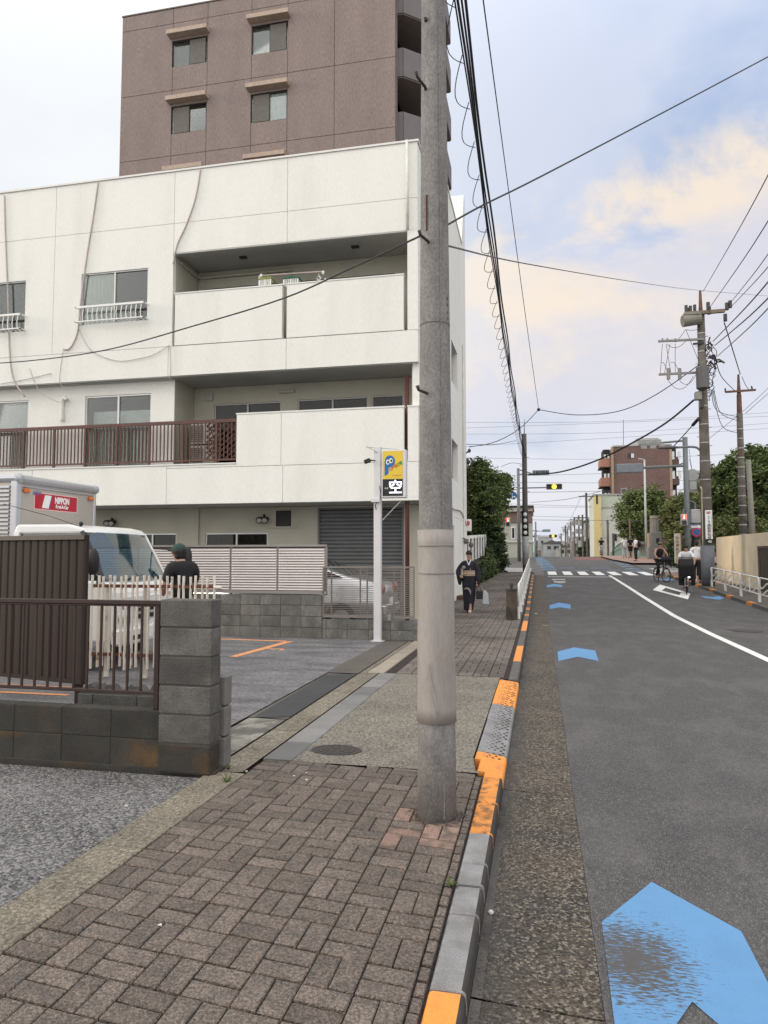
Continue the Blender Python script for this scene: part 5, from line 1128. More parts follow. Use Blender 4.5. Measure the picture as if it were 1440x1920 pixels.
    if bottom:
        g = {'pelvis': ((J['pelvis'][0], J['pelvis'][1], J['pelvis'][2] + r(.03)), (r(.155), r(.118)))}; e = []
        for S_ in 'LR':
            g['p' + S_] = (J['p' + S_], r(.105)); g['k' + S_] = (J['k' + S_], r(.078)); e += [('pelvis', 'p' + S_), ('p' + S_, 'k' + S_)]
            if legs == 'long': g['a' + S_] = (tuple(Vector(J['a' + S_]) + Vector((0, 0, r(.02)))), r(.062)); e += [('k' + S_, 'a' + S_)]
        skinmesh('trousers' if legs == 'long' else 'shorts', g, e, bottom, t)
    for S_ in 'LR':
        a_, t_ = Vector(J['a' + S_]), Vector(J['t' + S_]); sh_ = skinmesh('shoe', {'a': (tuple(a_ - Vector((0, -r(.02), r(.035)))), r(.045)), 't': (tuple(t_ + Vector((0, -r(.01), 0))), (r(.042), r(.032)))}, [('a', 't')], shoes or black, t, 1)
    t.location = loc; t.rotation_euler = (0, 0, rz); return t
white_shirt = mat('white_shirt', (.72, .73, .76), .8, .04, 15); black_cloth = mat('black_cloth', (.014, .014, .017), .85, .2, 10); navy = mat('navy_cloth', (.016, .018, .032), .85, .2, 10); grey_tr = mat('light_trousers', (.42, .44, .5), .85)
# man with cap at the gate, turned away and looking down
mp_ = PY(343, 1040, 8.2)
person('man in a black T-shirt and dark green cap standing behind the folding gate, back turned', (mp_[0], 8.2, .0), R(-120), 1.66, top=black_cloth, bottom=navy, cap=mat('cap_green', (.02, .05, .045), .8),
       pose=dict(neck=(0, -.03, 1.455), jaw=(.0, -.085, 1.515), skull=(0, -.10, 1.575), eL=(.22, -.06, 1.12), wL=(.12, -.26, 1.05), hL=(.07, -.32, 1.05), eR=(-.22, -.06, 1.12), wR=(-.12, -.26, 1.05), hR=(-.07, -.32, 1.05)))
# man in white shirt on the right walking away
x_ = PY(1306, 1030, 31.0)[0]
person('man in a white shirt and black trousers walking away beside the tall utility pole', (x_, 31.0, prof(31)), R(176), 1.70, top=white_shirt, bottom=black_cloth, sleeves='long', pose=dict(eR=(-.26, .02, 1.13), wR=(-.30, -.04, .90), hR=(-.31, -.06, .82), kL=(.10, -.12, .50), aL=(.10, .0, .10), tL=(.1, -.15, .05)))
x_ = PY(1192, 1030, 53)[0]
pm = person('man in white shirt and dark trousers on the bridge footway wearing a black backpack', (x_, 53, prof(53) + .03), R(-75), 1.72, top=white_shirt, bottom=navy, pose=dict(eL=(.2, -.05, 1.12), wL=(.16, -.18, .95), hL=(.14, -.22, .90)))
bk = thing('backpack', 'black backpack on the back of the man in white on the bridge', 'backpack', (0, 0, 0)); MB().ell((0, .0, 0), (.16, .12, .25), 12, 9).build('bag', black, bk, smooth=True); MB().box(-.12, -.08, -.25, -.1, -.2, .2).box(.08, .12, -.25, -.1, -.2, .2).build('strap', black, bk)
bk.location = (x_ + .24, 53 + .06, prof(53) + 1.25); bk.rotation_euler = (0, 0, R(-75))
x_ = PY(1182, 1030, 60)[0]
person('person with grey hair in a dark T-shirt and shorts standing on the bridge', (x_, 60, prof(60) + .03), R(200), 1.72, top=black_cloth, bottom=black_cloth, legs='short', hair=hair_g)
x_ = PY(1171, 1030, 61)[0]
person('person in a white shirt and pale trousers farthest along the green bridge railing', (x_, 61, prof(61) + .03), R(10), 1.66, top=white_shirt, bottom=grey_tr)
# ---------------- bicycles
def bicycle(label, loc, rz, steer=0, basket=True, lit=False, group=None):
    b_ = thing('bicycle', label, 'bicycle', (0, 0, 0), group); r_ = .29
    for nm_, yy in (('front_wheel', -.52), ('rear_wheel', .52)):
        w_ = MB(); w_.tube([(0, yy + r_ * math.cos(a), r_ + r_ * math.sin(a)) for a in [6.2832 * k / 24 for k in range(25)]], .020, 8, caps=False)
        if nm_ == 'front_wheel' and steer:
            c, s = math.cos(steer), math.sin(steer); w_.v = [(x * c - (y - yy) * s, yy + x * s + (y - yy) * c, z) for x, y, z in w_.v]
        wo_ = w_.build('wheel', black, b_, smooth=True)
        sp = MB()
        for k in range(12):
            a = 6.2832 * k / 12; sp.tube([(0, yy, r_), (0, yy + r_ * math.cos(a), r_ + r_ * math.sin(a))], .0025, 3)
        sp.tube([(-.04, yy, r_), (.04, yy, r_)], .025, 8); sp.build('spokes', alu, wo_)
        gd = MB(); gd.tube([(0, yy + (r_ + .035) * math.cos(a), r_ + (r_ + .035) * math.sin(a)) for a in [R(20 + 150 * k / 10) for k in range(11)]], .022, 5); gd.build('mudguard', steel_dark, b_)
    MB().tube([(0, .12, .28), (0, .22, .85)], .016).tube([(0, .12, .28), (0, -.38, .62)], .02).tube([(0, .18, .60), (0, -.36, .72)], .014).tube([(.03, .12, .28), (.05, .52, .29)], .01).tube([(-.03, .12, .28), (-.05, .52, .29)], .01).tube([(0, .19, .66), (.05, .52, .29)], .008).build('frame', steel_dark, b_, smooth=True)
    MB().tube([(0, -.36, .78), (.05, -.45, .5), (.05, -.52, .29)], .012).tube([(0, -.36, .78), (-.05, -.45, .5), (-.05, -.52, .29)], .012).tube([(0, -.36, .6), (0, -.34, 1.0)], .016).build('fork', alu, b_, smooth=True)
    MB().tube(smooth([(-.28, -.14, 1.02), (-.24, -.26, 1.03), (-.08, -.36, 1.02), (.08, -.36, 1.02), (.24, -.26, 1.03), (.28, -.14, 1.02)]), .012, 8).build('handlebar', alu, b_, smooth=True)
    MB().ell((0, .24, .88), (.08, .13, .04), 12, 6).build('saddle', black, b_, smooth=True)
    for s in (-1, 1): MB().tube([(s * .05, .12, .28), (s * .07, .12 - s * .12, .28 - .0), (s * .15, .12 - s * .12, .28)], .010).build('pedal', black, b_)
    if basket:
        bb = MB()
        for k in range(7): z = .72 + k * .045; w_ = .15 + k * .006; bb.bar((-w_, -.72, z), (w_, -.72, z), .006).bar((-w_, -.46, z), (w_, -.46, z), .006).bar((-w_, -.72, z), (-w_, -.46, z), .006).bar((w_, -.72, z), (w_, -.46, z), .006)
        for k in range(7): x = -.15 + k * .05; bb.bar((x, -.72, .72), (x * 1.2, -.72, 1.0), .006).bar((x, -.46, .72), (x * 1.2, -.46, 1.0), .006)
        bb.box(-.15, .15, -.72, -.46, .715, .725); bb.build('basket', steel_dark, b_)
    MB().tube([(.09, -.50, .60), (.09, -.56, .60)], .035, 10).build('headlight', mat('bike_light', (.9, .95, 1), .3, 0, emit=6) if lit else alu, b_)
    MB().bar((.06, .45, .3), (.16, .42, .02), .012).build('stand', alu, b_)
    b_.location = loc; b_.rotation_euler = (0, 0, rz); return b_
ride = dict(pelvis=(0, .22, .98), spine=(0, .18, 1.16), chest=(0, .11, 1.36), neck=(0, .07, 1.475), jaw=(0, .05, 1.555), skull=(0, .06, 1.63), sL=(.17, .10, 1.42), sR=(-.17, .10, 1.42), eL=(.27, -.02, 1.20), eR=(-.27, -.02, 1.20), wL=(.27, -.18, 1.08), wR=(-.27, -.18, 1.08), hL=(.26, -.25, 1.06), hR=(-.26, -.25, 1.06),
            pL=(.09, .2, .93), pR=(-.09, .2, .93), kL=(.12, -.14, .80), kR=(-.12, -.02, .64), aL=(.11, .0, .44), aR=(-.11, .22, .25), tL=(.11, -.14, .38), tR=(-.11, .10, .18))
def scale_pose(p, k): return {a: tuple(c / k for c in v) for a, v in p.items()}
Yc = 27.2; xc_ = PY(1288, 1105, Yc)[0]; zc_ = prof(Yc) - .1
bicycle('black bicycle with a lit headlamp and big covered front seat, nearest on the road', (xc_, Yc, zc_), R(-12), lit=True, basket=False)
person('cyclist in a white T-shirt riding towards the viewer behind a large black front cover', (xc_, Yc, zc_), R(-12), 1.66, top=white_shirt, bottom=black_cloth, pose=scale_pose(ride, 1.66 / 1.7))
cs = thing('child_seat', 'large black covered child seat on the front of the nearer bicycle', 'child seat', (0, 0, 0))
MB().prism([(-.62, .62), (-.30, .55), (-.20, .9), (-.26, 1.22), (-.55, 1.24), (-.72, 1.0)], -.25, .25, 'x').build('cover', black_cloth, cs, bevel=.05, seg=2); MB().tube([(-.24, -.5, 1.18), (-.2, -.3, 1.27), (.2, -.3, 1.27), (.24, -.5, 1.18)], .018).build('rim', mat('rim_dark', (.05, .05, .055), .5), cs)
MB().prism([(.30, .28), (.65, .28), (.62, .95), (.35, .98)], -.28, -.12, 'x').prism([(.30, .28), (.65, .28), (.62, .95), (.35, .98)], .12, .28, 'x').build('side_cover', navy, cs, bevel=.03)
cs.location = (xc_, Yc, zc_); cs.rotation_euler = (0, 0, R(-12))
Yc = 33.2; xc_ = PY(1240, 1085, Yc)[0]; zc_ = prof(Yc) - .1
bicycle('black bicycle turning with a black bag in its basket, the farther of two', (xc_, Yc, zc_), R(14), steer=R(15))
person('cyclist in a black sleeveless top and grey cap on the farther bicycle', (xc_, Yc, zc_), R(14), 1.60, top=black_cloth, bottom=black_cloth, sleeves='none', cap=mat('cap_grey2', (.14, .13, .11), .8), pose=scale_pose(ride, 1.60 / 1.7))
tb = thing('bag', 'black tote bag lying in the basket of the farther bicycle', 'bag', (0, 0, 0)); MB().ell((0, -.58, .98), (.24, .20, .15), 12, 8).build('bag_body', black_cloth, tb, smooth=True); MB().tube([(-.1, -.6, 1.08), (-.05, -.62, 1.2), (.05, -.62, 1.2), (.1, -.6, 1.08)], .01).build('strap', black, tb); tb.location = (xc_, Yc, zc_); tb.rotation_euler = (0, 0, R(14))
Yc = 67; xc_ = PY(1128, 1040, Yc)[0]
bicycle('small distant bicycle by the yellow building on the bridge crest', (xc_, Yc, prof(Yc) - .05), R(0)); person('distant cyclist in black on the bridge crest beside the yellow building', (xc_, Yc, prof(Yc) - .05), R(0), 1.6, top=black_cloth, bottom=grey_tr, pose=scale_pose(ride, 1.6 / 1.7), long_hair=True)
# ---------------- woman in kimono
kx, ky = -1.83, 18.93; kim = thing('person', 'woman in a dark kimono with a beige obi walking along the brick footway', 'person', (kx, ky, 0))
kb = {'pelvis': ((0, 0, .90), (.12, .09)), 'spine': ((0, 0, 1.1), (.11, .09)), 'chest': ((0, 0, 1.28), (.12, .09)), 'neck': ((0, .005, 1.40), .045), 'jaw': ((0, -.01, 1.475), (.060, .066)), 'skull': ((0, 0, 1.55), (.072, .085)),
      'sL': ((.15, 0, 1.32), .055), 'eL': ((.22, .02, 1.08), .04), 'wL': ((.21, -.06, .86), .028), 'hL': ((.20, -.09, .78), (.032, .018)), 'sR': ((-.15, 0, 1.32), .055), 'eR': ((-.30, .03, 1.10), .04), 'wR': ((-.20, -.12, .95), .028), 'hR': ((-.14, -.15, .95), (.03, .018)),
      'pL': ((.08, 0, .86), .08), 'kL': ((.06, -.08, .47), .055), 'aL': ((.04, -.16, .09), .04), 'tL': ((.03, -.31, .03), (.04, .03)), 'pR': ((-.08, 0, .86), .08), 'kR': ((-.06, .04, .47), .055), 'aR': ((-.04, .16, .14), .04), 'tR': ((-.05, .04, .04), (.04, .03))}
ke = [('pelvis', 'spine'), ('spine', 'chest'), ('chest', 'neck'), ('neck', 'jaw'), ('jaw', 'skull')] + [(a + S_, b_ + S_) for S_ in 'LR' for a, b_ in (('s', 'e'), ('e', 'w'), ('w', 'h'), ('p', 'k'), ('k', 'a'), ('a', 't'))] + [('chest', 'sL'), ('chest', 'sR'), ('pelvis', 'pL'), ('pelvis', 'pR')]
kl = lambda d: {k: (tuple(Vector(v[0]) + Vector((kx, ky, 0))), v[1]) for k, v in d.items()}
skinmesh('body', kl(kb), ke, skin_m, kim)
kimo = mat('kimono_black', (.013, .013, .022), .8, .3, 8); obi_m = mat('obi', (.34, .25, .19), .7, .15, 30); motif = mat('kimono_motif', (.27, .235, .22), .8, .2, 25); tabi = mat('tabi_white', (.72, .72, .74), .8)
# robe: stacked oval sections
rb = MB(); secs = [(.085, .12, .105, -.02, -.03), (.13, .125, .11, -.02, -.03), (.3, .145, .13, -.01, -.01), (.5, .165, .145, 0, 0), (.7, .18, .15, 0, 0), (.86, .185, .15, 0, 0), (.98, .165, .135, 0, 0), (1.08, .155, .13, 0, 0), (1.2, .17, .13, 0, 0), (1.30, .175, .115, 0, 0), (1.365, .12, .085, 0, 0), (1.40, .07, .06, 0, .01)]
n = 24
for (z, a_, b_, dx, dy) in secs:
    for k in range(n):
        t_ = 6.2832 * k / n; w_ = 1 + .03 * math.sin(5 * t_ + z * 6) * (z < .9); rb.v.append((kx + dx + a_ * w_ * math.cos(t_), ky + dy + b_ * w_ * math.sin(t_), z))
for i in range(len(secs) - 1):
    for k in range(n): rb.f.append((i * n + k, i * n + (k + 1) % n, (i + 1) * n + (k + 1) % n, (i + 1) * n + k))
rb.m = [0] * len(rb.f); rb.build('robe', kimo, kim, smooth=True)
MB().prism([(kx - .02, .14), (kx + .10, .14), (kx + .13, .9), (kx + .02, .9)], ky - .165, ky - .145, 'y').build('overlap', kimo, kim)
skinmesh('sleeves', kl({'c': ((0, 0, 1.31), (.10, .09)), 'sL': ((.15, 0, 1.31), .08), 'eL': ((.24, .02, 1.08), .085), 'wL': ((.225, -.03, .93), .09), 'dL': ((.24, -.0, .72), (.10, .04)), 'sR': ((-.15, 0, 1.31), .08), 'eR': ((-.30, .03, 1.10), .085), 'wR': ((-.24, -.06, .98), .09), 'dR': ((-.25, .02, .74), (.10, .04))}), [('c', 'sL'), ('sL', 'eL'), ('eL', 'wL'), ('wL', 'dL'), ('c', 'sR'), ('sR', 'eR'), ('eR', 'wR'), ('wR', 'dR')], kimo, kim)
ob_ = MB()
for z in (.985, 1.13): ob_.v += [(kx + .172 * math.cos(6.2832 * k / 24), ky + .150 * math.sin(6.2832 * k / 24), z) for k in range(24)]
ob_.f = [(k, (k + 1) % 24, 24 + (k + 1) % 24, 24 + k) for k in range(24)] + [tuple(range(24)), tuple(range(24, 48))]; ob_.m = [0] * 26; ob = ob_.build('obi', obi_m, kim)
MB().box(kx - .17, kx + .17, ky - .157, ky - .150, 1.045, 1.065).build('obi_cord', mat('cord', (.5, .4, .32), .6), ob); MB().ell((kx + .02, ky + .16, 1.08), (.13, .07, .12), 10, 7).build('obi_knot', obi_m, ob, smooth=True)
for s in (-1, 1): MB().bar((kx + s * .062, ky - .06, 1.415), (kx + .005, ky - .128, 1.27), .012, .026).build('collar', tabi, kim)
for c_, r_ in (((-.13, -.115, 1.21), (.05, .014, .045)), ((-.19, -.09, 1.13), (.022, .014, .06)), ((.05, -.142, 1.155), (.012, .012, .035)), ((-.19, -.11, 1.03), (.02, .014, .06))): MB().ell((kx + c_[0], ky + c_[1], c_[2]), r_, 10, 6).build('motif', motif, kim, smooth=True)
cr = MB(); cr.tube([(kx - .05 + .10 * math.cos(a), ky - .150, .52 + .14 * math.sin(a)) for a in [R(130 - 150 * k / 10) for k in range(11)]], [.012 + .02 * math.sin(math.pi * k / 10) for k in range(11)], 6); cr.build('motif', motif, kim, smooth=True)
for (x, y, z, tx) in ((.035, -.24, .05, 0), (-.05, .09, .08, 0)): skinmesh('tabi', {'a': ((kx + x, ky + y + .1, z + .03), .045), 't': ((kx + x - .005, ky + y - .06, z), (.042, .03))}, [('a', 't')], tabi, kim, 1); boxo('sandal', mat('zori', (.06, .05, .045), .6), kim, kx + x - .045, kx + x + .045, ky + y - .11, ky + y + .13, z - .048, z - .028, bevel=.01)
H = Vector((kx, ky, 1.55)); MB().ell(H + Vector((0, .016, .022)), (.086, .098, .09), 14, 8, top=math.pi * .6).ell(H + Vector((0, .075, .03)), (.06, .05, .06), 10, 7).build('hair', hair_m, kim, smooth=True)
for sg in (-1, 1): MB().ell(H + Vector((sg * .028, -.081, .002)), (.011, .006, .005), 6, 4).build('eye', black, kim); MB().ell(H + Vector((sg * .074, .005, -.012)), (.008, .016, .024), 6, 5).build('ear', skin_m, kim)
MB().ell(H + Vector((0, -.088, -.028)), (.010, .014, .016), 6, 5).build('nose', skin_m, kim); MB().ell(H + Vector((0, -.078, -.055)), (.018, .006, .005), 6, 4).build('mouth', MATS['lips'], kim)
f = MB()
for i in range(4): f.tube([(kx + .19 + i * .014, ky - .09, .77), (kx + .19 + i * .014, ky - .10, .735), (kx + .19 + i * .014, ky - .085, .71)], [.008, .007, .006], 5)
f.build('fingers', skin_m, kim, smooth=True)
hb_ = thing('handbag', 'black handbag hanging from the hand of the woman in kimono', 'handbag', (kx + .27, ky - .08, .38)); MB().box(kx + .19, kx + .36, ky - .13, ky - .04, .38, .60).build('bag_body', black, hb_, bevel=.02, seg=2); MB().tube([(kx + .21, ky - .085, .60), (kx + .22, ky - .085, .72), (kx + .30, ky - .085, .72), (kx + .33, ky - .085, .60)], .008).build('handle', black, hb_)
sb_ = thing('shopping_bag', 'pale shopping bag held beside the black handbag of the kimono woman', 'bag', (kx + .41, ky - .05, .24)); MB().prism([(kx + .35, .26), (kx + .52, .24), (kx + .50, .52), (kx + .42, .62), (kx + .38, .60)], ky - .10, ky - .04, 'y').build('bag_body', mat('pale_bag', (.42, .47, .52), .5, .15, 20), sb_, bevel=.01); MB().tube([(kx + .40, ky - .07, .58), (kx + .30, ky - .07, .73)], .005).build('handle', MATS['pale_bag'], sb_)
# ================================================================ LEFT SIDE BEYOND THE WHITE BLOCK
pole_dk = mat('pole_dark', (.095, .088, .082), .85, .15, 3); pole_md = mat('pole_mid', (.15, .135, .12), .85, .2, 3, col2=(.10, .085, .07), mscale=2); reds = mat('rusty_pole', (.15, .085, .065), .85, .25, 5)
gal = mat('galvanised', (.24, .235, .23), .5, .1, metal=.4)
hf = thing('garden_fence', 'dark garden wall with white posts and dark panels beyond the white block', 'fence', (-2.75, 31, 0))
gx = -2.72; dpan = mat('fence_panel_dark', (.05, .042, .04), .8, .2, 6)
y = 26.6; k = 0
MB().prism([(26.4, -.1), (37.5, -.1), (37.5, prof(37.5) + .95), (26.4, prof(26.4) + .95)], gx - .15, gx, 'x').build('base_wall', mat('fence_base', (.045, .043, .04), .9, .3, 3), hf)
while y < 37.2:
    z = prof(y) + .95; boxo('post', white_paint, hf, gx - .12, gx + .03, y, y + .28, z, z + 1.05, bevel=.01)
    boxo('panel', dpan, hf, gx - .07, gx - .03, y + .28, y + 1.5, z + .1, z + .92); boxo('cap_rail', gal, hf, gx - .09, gx + .0, y + .28, y + 1.5, z + .92, z + .97)
    y += 1.5; k += 1
stp_ = thing('door_step', 'small brown step block at the foot of the white flank wall', 'step', (-2.45, 23.2, 0)); boxo('block', mat('brown_step', (.10, .05, .03), .8, .2, 6), stp_, -2.595, -2.25, 22.7, 23.5, 0, .24, bevel=.01)
x_, z_ = PY(877, 985, 26.4)
sg = thing('hanging_sign', 'small white and pink vertical sign projecting from the far corner of the white block', 'sign', (x_, 26.4, z_)); boxo('plate', white_paint, sg, x_ - .1, x_ + .14, 26.35, 26.45, z_ - .22, z_ + .22, bevel=.02); MB().ell((x_ + .02, 26.345, z_ + .08), (.07, .006, .09), 12, 6).build('emblem', mat('pink_print', (.55, .10, .16), .5), sg); boxo('bracket', steel_dark, sg, x_ - .25, x_ - .1, 26.38, 26.42, z_ + .1, z_ + .13)
for px, py in ((861, 1015), (871, 1022)):
    x_, z_ = PY(px, py, 24.6 if px < 870 else 26.5); ml = thing('wall_lamp', 'round dark wall lamp on the white flank wall ' + ('nearest the entrance' if px < 870 else 'at the far corner'), 'lamp', (x_, 24.6, z_)); yy = 24.6 if px < 870 else 26.5
    MB().ell((BX + .12, yy, z_), (.09, .07, .10), 10, 7).build('globe', mat('lamp_dark', (.12, .11, .10), .4), ml, smooth=True); boxo('bracket', steel_dark, ml, BX + .003, BX + .1, yy - .02, yy + .02, z_ + .08, z_ + .11)
# second pole on the left
def round_pole(label, x, y, h, r0, r1, m, spikes=0, cat='utility pole', name='utility_pole', zb=None):
    zb = prof(y) if zb is None else zb; t = thing(name, label, cat, (x, y, zb))
    MB().tube([(x, y, zb - .2), (x, y, zb + h)], [r0, r1], 16).build('shaft', m, t, smooth=True)
    for k in range(spikes):
        z = zb + 2 + k * .45; s = 1 if k % 2 else -1; MB().tube([(x, y, z), (x + s * (r0 + .09), y - .03, z)], .012, 5).build('step_bolt', bolt_m, t)
    return t
P2 = (PY(986, 1074, 38)[0], 38.0)
p2 = round_pole('dark utility pole with a black and white band at the near left crossing corner', P2[0], P2[1], 7.3, .16, .12, pole_dk, 10)
zz = prof(38)
boxo_ = MB().tube([(P2[0], 38, zz + 0.4), (P2[0], 38, zz + 1.9)], .168, 16).build('wrap', mat('wrap_grey', (.30, .30, .32), .6), p2, smooth=True)
MB().tube([(P2[0], 38, zz + 1.9), (P2[0], 38, zz + 3.25)], .17, 16).build('band', black, p2, smooth=True)
for k in range(4): MB().ell((P2[0], 38 - .16, zz + 2.08 + k * .32), (.10, .03, .11), 12, 6).build('reflector', mat('reflector', (.65, .66, .66), .4), p2, smooth=True)
MB().tube([(P2[0], 38, zz + 7.2), (P2[0] + .02, 38, zz + 8.1)], [.03, .01], 6).build('mast', steel_dark, p2)
# traffic signals
lens_off = mat('lens_off', (.02, .02, .02), .3); lens_y = mat('lens_yellow', (1.0, .72, .06), .4, 0, emit=2.2); lens_r = mat('lens_red', (1.0, .22, .12), .4, 0, emit=1.8)
def signal3(par, x, y, z, w, facing=-1, lit=1, m=None):
    m = m or mat('signal_box', (.16, .15, .14), .5); h = w * .36
    hb = MB().box(x - w / 2, x + w / 2, y - .08, y + .08, z - h / 2, z + h / 2).build('signal_head', m, par, bevel=.04, seg=2)
    for k in range(3):
        xx = x + (k - 1) * w * .315; r_ = w * .145
        b = MB().tube([(xx, y + facing * .08, z), (xx, y + facing * .095, z)], r_, 18).build('lens', lens_y if k == lit and lit is not None else lens_off, hb)
        v = MB(); a0 = [R(10 + 160 * q / 10) for q in range(11)]
        for q in a0: v.v += [(xx + r_ * 1.08 * math.cos(q), y + facing * .08, z + r_ * 1.08 * math.sin(q)), (xx + r_ * 1.08 * math.cos(q), y + facing * .26, z + r_ * 1.08 * math.sin(q))]
        v.f = [(2 * q, 2 * q + 1, 2 * q + 3, 2 * q + 2) for q in range(10)]; v.m = [0] * 10; v.build('visor', m, hb, fixn=False)
def pedsignal(par, x, y, z, h=.62, rot=None):
    w = h * .52; b = MB().box(x - w / 2, x + w / 2, y - .1, y + .1, z - h / 2, z + h / 2).build('walk_signal', mat('ped_box', (.42, .41, .40), .5), par, bevel=.03)
    boxo('red_lens', mat('ped_red_field', (.9, .10, .05), .4, 0, emit=.9), b, x - w * .36, x + w * .36, y - .106, y - .1, z + .03, z + h * .43)
    MB().ell((x, y - .110, z + h * .33), (w * .10, .004, w * .11), 10, 6).prism([(x - w * .15, z + h * .24), (x + w * .15, z + h * .24), (x + w * .10, z + .045), (x - w * .10, z + .045)], y - .112, y - .107, 'y').build('standing_figure', mat('ped_fig', (1, .75, .6), .4, 0, emit=1.6), b)
    boxo('green_lens', lens_off, b, x - w * .36, x + w * .36, y - .106, y - .1, z - h * .43, z - .03)
def street_plate(par, x, y, z, w, h, s, back=False):
    p = boxo('name_plate', mat('plate_teal', (.20, .27, .27), .5), par, x - w / 2, x + w / 2, y - .03, y + .03, z - h / 2, z + h / 2, bevel=.01)
    if s: text('plate_text', s, h * .6, (x, y - .034, z + h * .05), (R(90), 0, 0), mat('plate_ink', (.03, .05, .06), .5), p, off=.008)
SY = 57.0; sx_ = PY(973.5, 1046, SY)[0]; zb = prof(SY)
ts = round_pole('grey signal pole left of the crossing with a lit yellow signal on its arm', sx_, SY, PY(973, 878, SY)[1] - zb, .14, .11, steel_pole, 0, 'traffic signal', 'traffic_signal')
xs_, zs_ = PY(1039, 912.5, SY); zarm = PY(980, 915, SY)[1]
MB().tube([(sx_, SY, zarm), (xs_ - .6, SY, zarm)], .05, 8).tube([(sx_, SY, PY(980, 880, SY)[1]), (PY(998, 888, SY)[0], SY, PY(998, 888, SY)[1])], .045, 8).tube([(sx_, SY, PY(980, 889, SY)[1]), (PY(1000, 889, SY)[0], SY, PY(1000, 889, SY)[1])], .045, 8).build('arm', steel_pole, ts)
signal3(ts, xs_, SY, zs_, 1.22, lit=1)
x_, z_ = PY(1014, 886.5, SY); street_plate(ts, x_, SY, z_, 1.28, .42, '土橋中橋前')
x_, z_ = PY(962.5, 930, SY); pl = MB().tube([(x_, SY - .2, z_), (x_, SY - .22, z_)], .30, 24).build('round_sign', mat('sign_blue2', (.02, .12, .36), .4), ts)
ar = MB().prism([(x_ - .11, z_ - .22), (x_ - .05, z_ - .22), (x_ - .05, z_ + .10), (x_ - .01, z_ + .10), (x_ - .08, z_ + .23), (x_ - .15, z_ + .10), (x_ - .11, z_ + .10)], SY - .235, SY - .222, 'y').prism([(x_ - .045, z_ - .12), (x_ + .08, z_ - .12), (x_ + .08, z_ - .17), (x_ + .21, z_ - .09), (x_ + .08, z_ - .0), (x_ + .08, z_ - .06), (x_ - .045, z_ - .06)], SY - .235, SY - .222, 'y'); ar.build('arrow', white_paint, pl)
x_, z_ = PY(962, 956, SY); sp_ = boxo('small_plate', mat('plate_white', (.55, .57, .56), .5), ts, x_ - .27, x_ + .27, SY - .22, SY - .2, z_ - .14, z_ + .14); text('plate_text', '自転車を', .12, (x_, SY - .224, z_ + .06), (R(90), 0, 0), black, sp_); text('plate_text', '除く', .12, (x_, SY - .224, z_ - .07), (R(90), 0, 0), black, sp_)
x_, z_ = PY(952.5, 979, SY); pedsignal(ts, x_, SY - .1, z_, .72); MB().tube([(x_, SY, z_), (sx_, SY, z_ + .1)], .03, 6).build('bracket', steel_pole, ts)
SY = 122.0; x0, _ = PY(1005, 1040, SY); ts2 = round_pole('distant traffic signal with a lit yellow lamp above the far road', x0, SY, PY(1005, 978, SY)[1] - prof(SY), .16, .13, steel_pole, 0, 'traffic signal', 'traffic_signal')
xs_, zs_ = PY(1037, 999 + 6, SY); MB().tube([(x0, SY, zs_), (xs_, SY, zs_)], .07, 6).tube([(x0, SY, PY(1010, 996, SY)[1]), (PY(1020, 996, SY)[0], SY, PY(1010, 996, SY)[1])], .06, 6).build('arm', steel_pole, ts2); signal3(ts2, xs_, SY, zs_, 1.3, lit=1)
x_, z_ = PY(1024.5, 995, SY); street_plate(ts2, x_, SY, z_, 1.3, .45, '')
# ================================================================ RIGHT: TALL POLE
RY = 29.5; rx = PY(1328, 1090, RY)[0]; zb = prof(RY); RT = PY(1318, 545, RY)[1]
rp = round_pole('tallest concrete utility pole on the right, carrying a transformer and a vertical white signboard', rx, RY, PY(1318, 590, RY)[1] - zb, .235, .14, pole_md, 0)
def rq(px, py, Y=RY): return PD(px, py, Y)
MB().tube([(rx, RY, PY(1318, 592, RY)[1] - .1), (rx, RY, RT)], [.09, .045], 10).build('top_extension', reds, rp)
for k in range(20):
    z = zb + 2.9 + k * .36; s = 1 if k % 2 else -1; r_ = .22 - .09 * (z - zb) / 11
    MB().tube([(rx, RY, z), (rx + s * (r_ + .10), RY - .03, z)], .012, 5).build('step_bolt', bolt_m, rp)
    if k % 2: MB().tube([(rx, RY, z + .1), (rx, RY, z + .14)], r_ + .012, 14).build('strap_band', alu_plain, rp)
def armh(a, b_, w, m, nm='crossarm'): p, q_ = rq(*a), rq(*b_); o = MB().bar((p.x, RY - .15, p.z), (q_.x, RY - .15, p.z + (q_.z - p.z)), w).build(nm, m, rp); return o
armh((1282, 591), (1357, 585), .13, mat('arm_wood', (.20, .16, .12), .8)); armh((1233, 642), (1318, 638), .08, gal); armh((1234, 704), (1312, 700), .08, gal); armh((1298, 647), (1318, 645), .07, steel_dark)
ins = mat('insulator_dark', (.05, .045, .045), .4); insw = mat('insulator_grey', (.25, .25, .23), .3)
def cylz(px, py, r, h, m, nm, Y=RY - .15, sx=1): p = rq(px, py); return MB().tube([(p.x, Y, p.z - h / 2), (p.x, Y, p.z + h / 2)], r, 10).build(nm, m, rp, smooth=False)
b = MB(); p = rq(1293, 603); b.tube([(p.x - .33, RY - .35, p.z - .08), (p.x + .33, RY - .25, p.z + .02)], .23, 16); b.box(p.x - .3, p.x + .3, RY - .5, RY - .1, p.z + .12, p.z + .22); b.build('switch_tank', mat('tank_grey', (.22, .21, .18), .5, .1), rp, bevel=.01)
for px, py in ((1285, 583), (1293, 584), (1301, 582), (1288, 588)): cylz(px, py, .06, .34, ins, 'insulator')
for px, py in ((1326, 576), (1328, 585), (1361, 577), (1367, 573), (1358, 598)): cylz(px, py, .07, .28, ins, 'insulator')
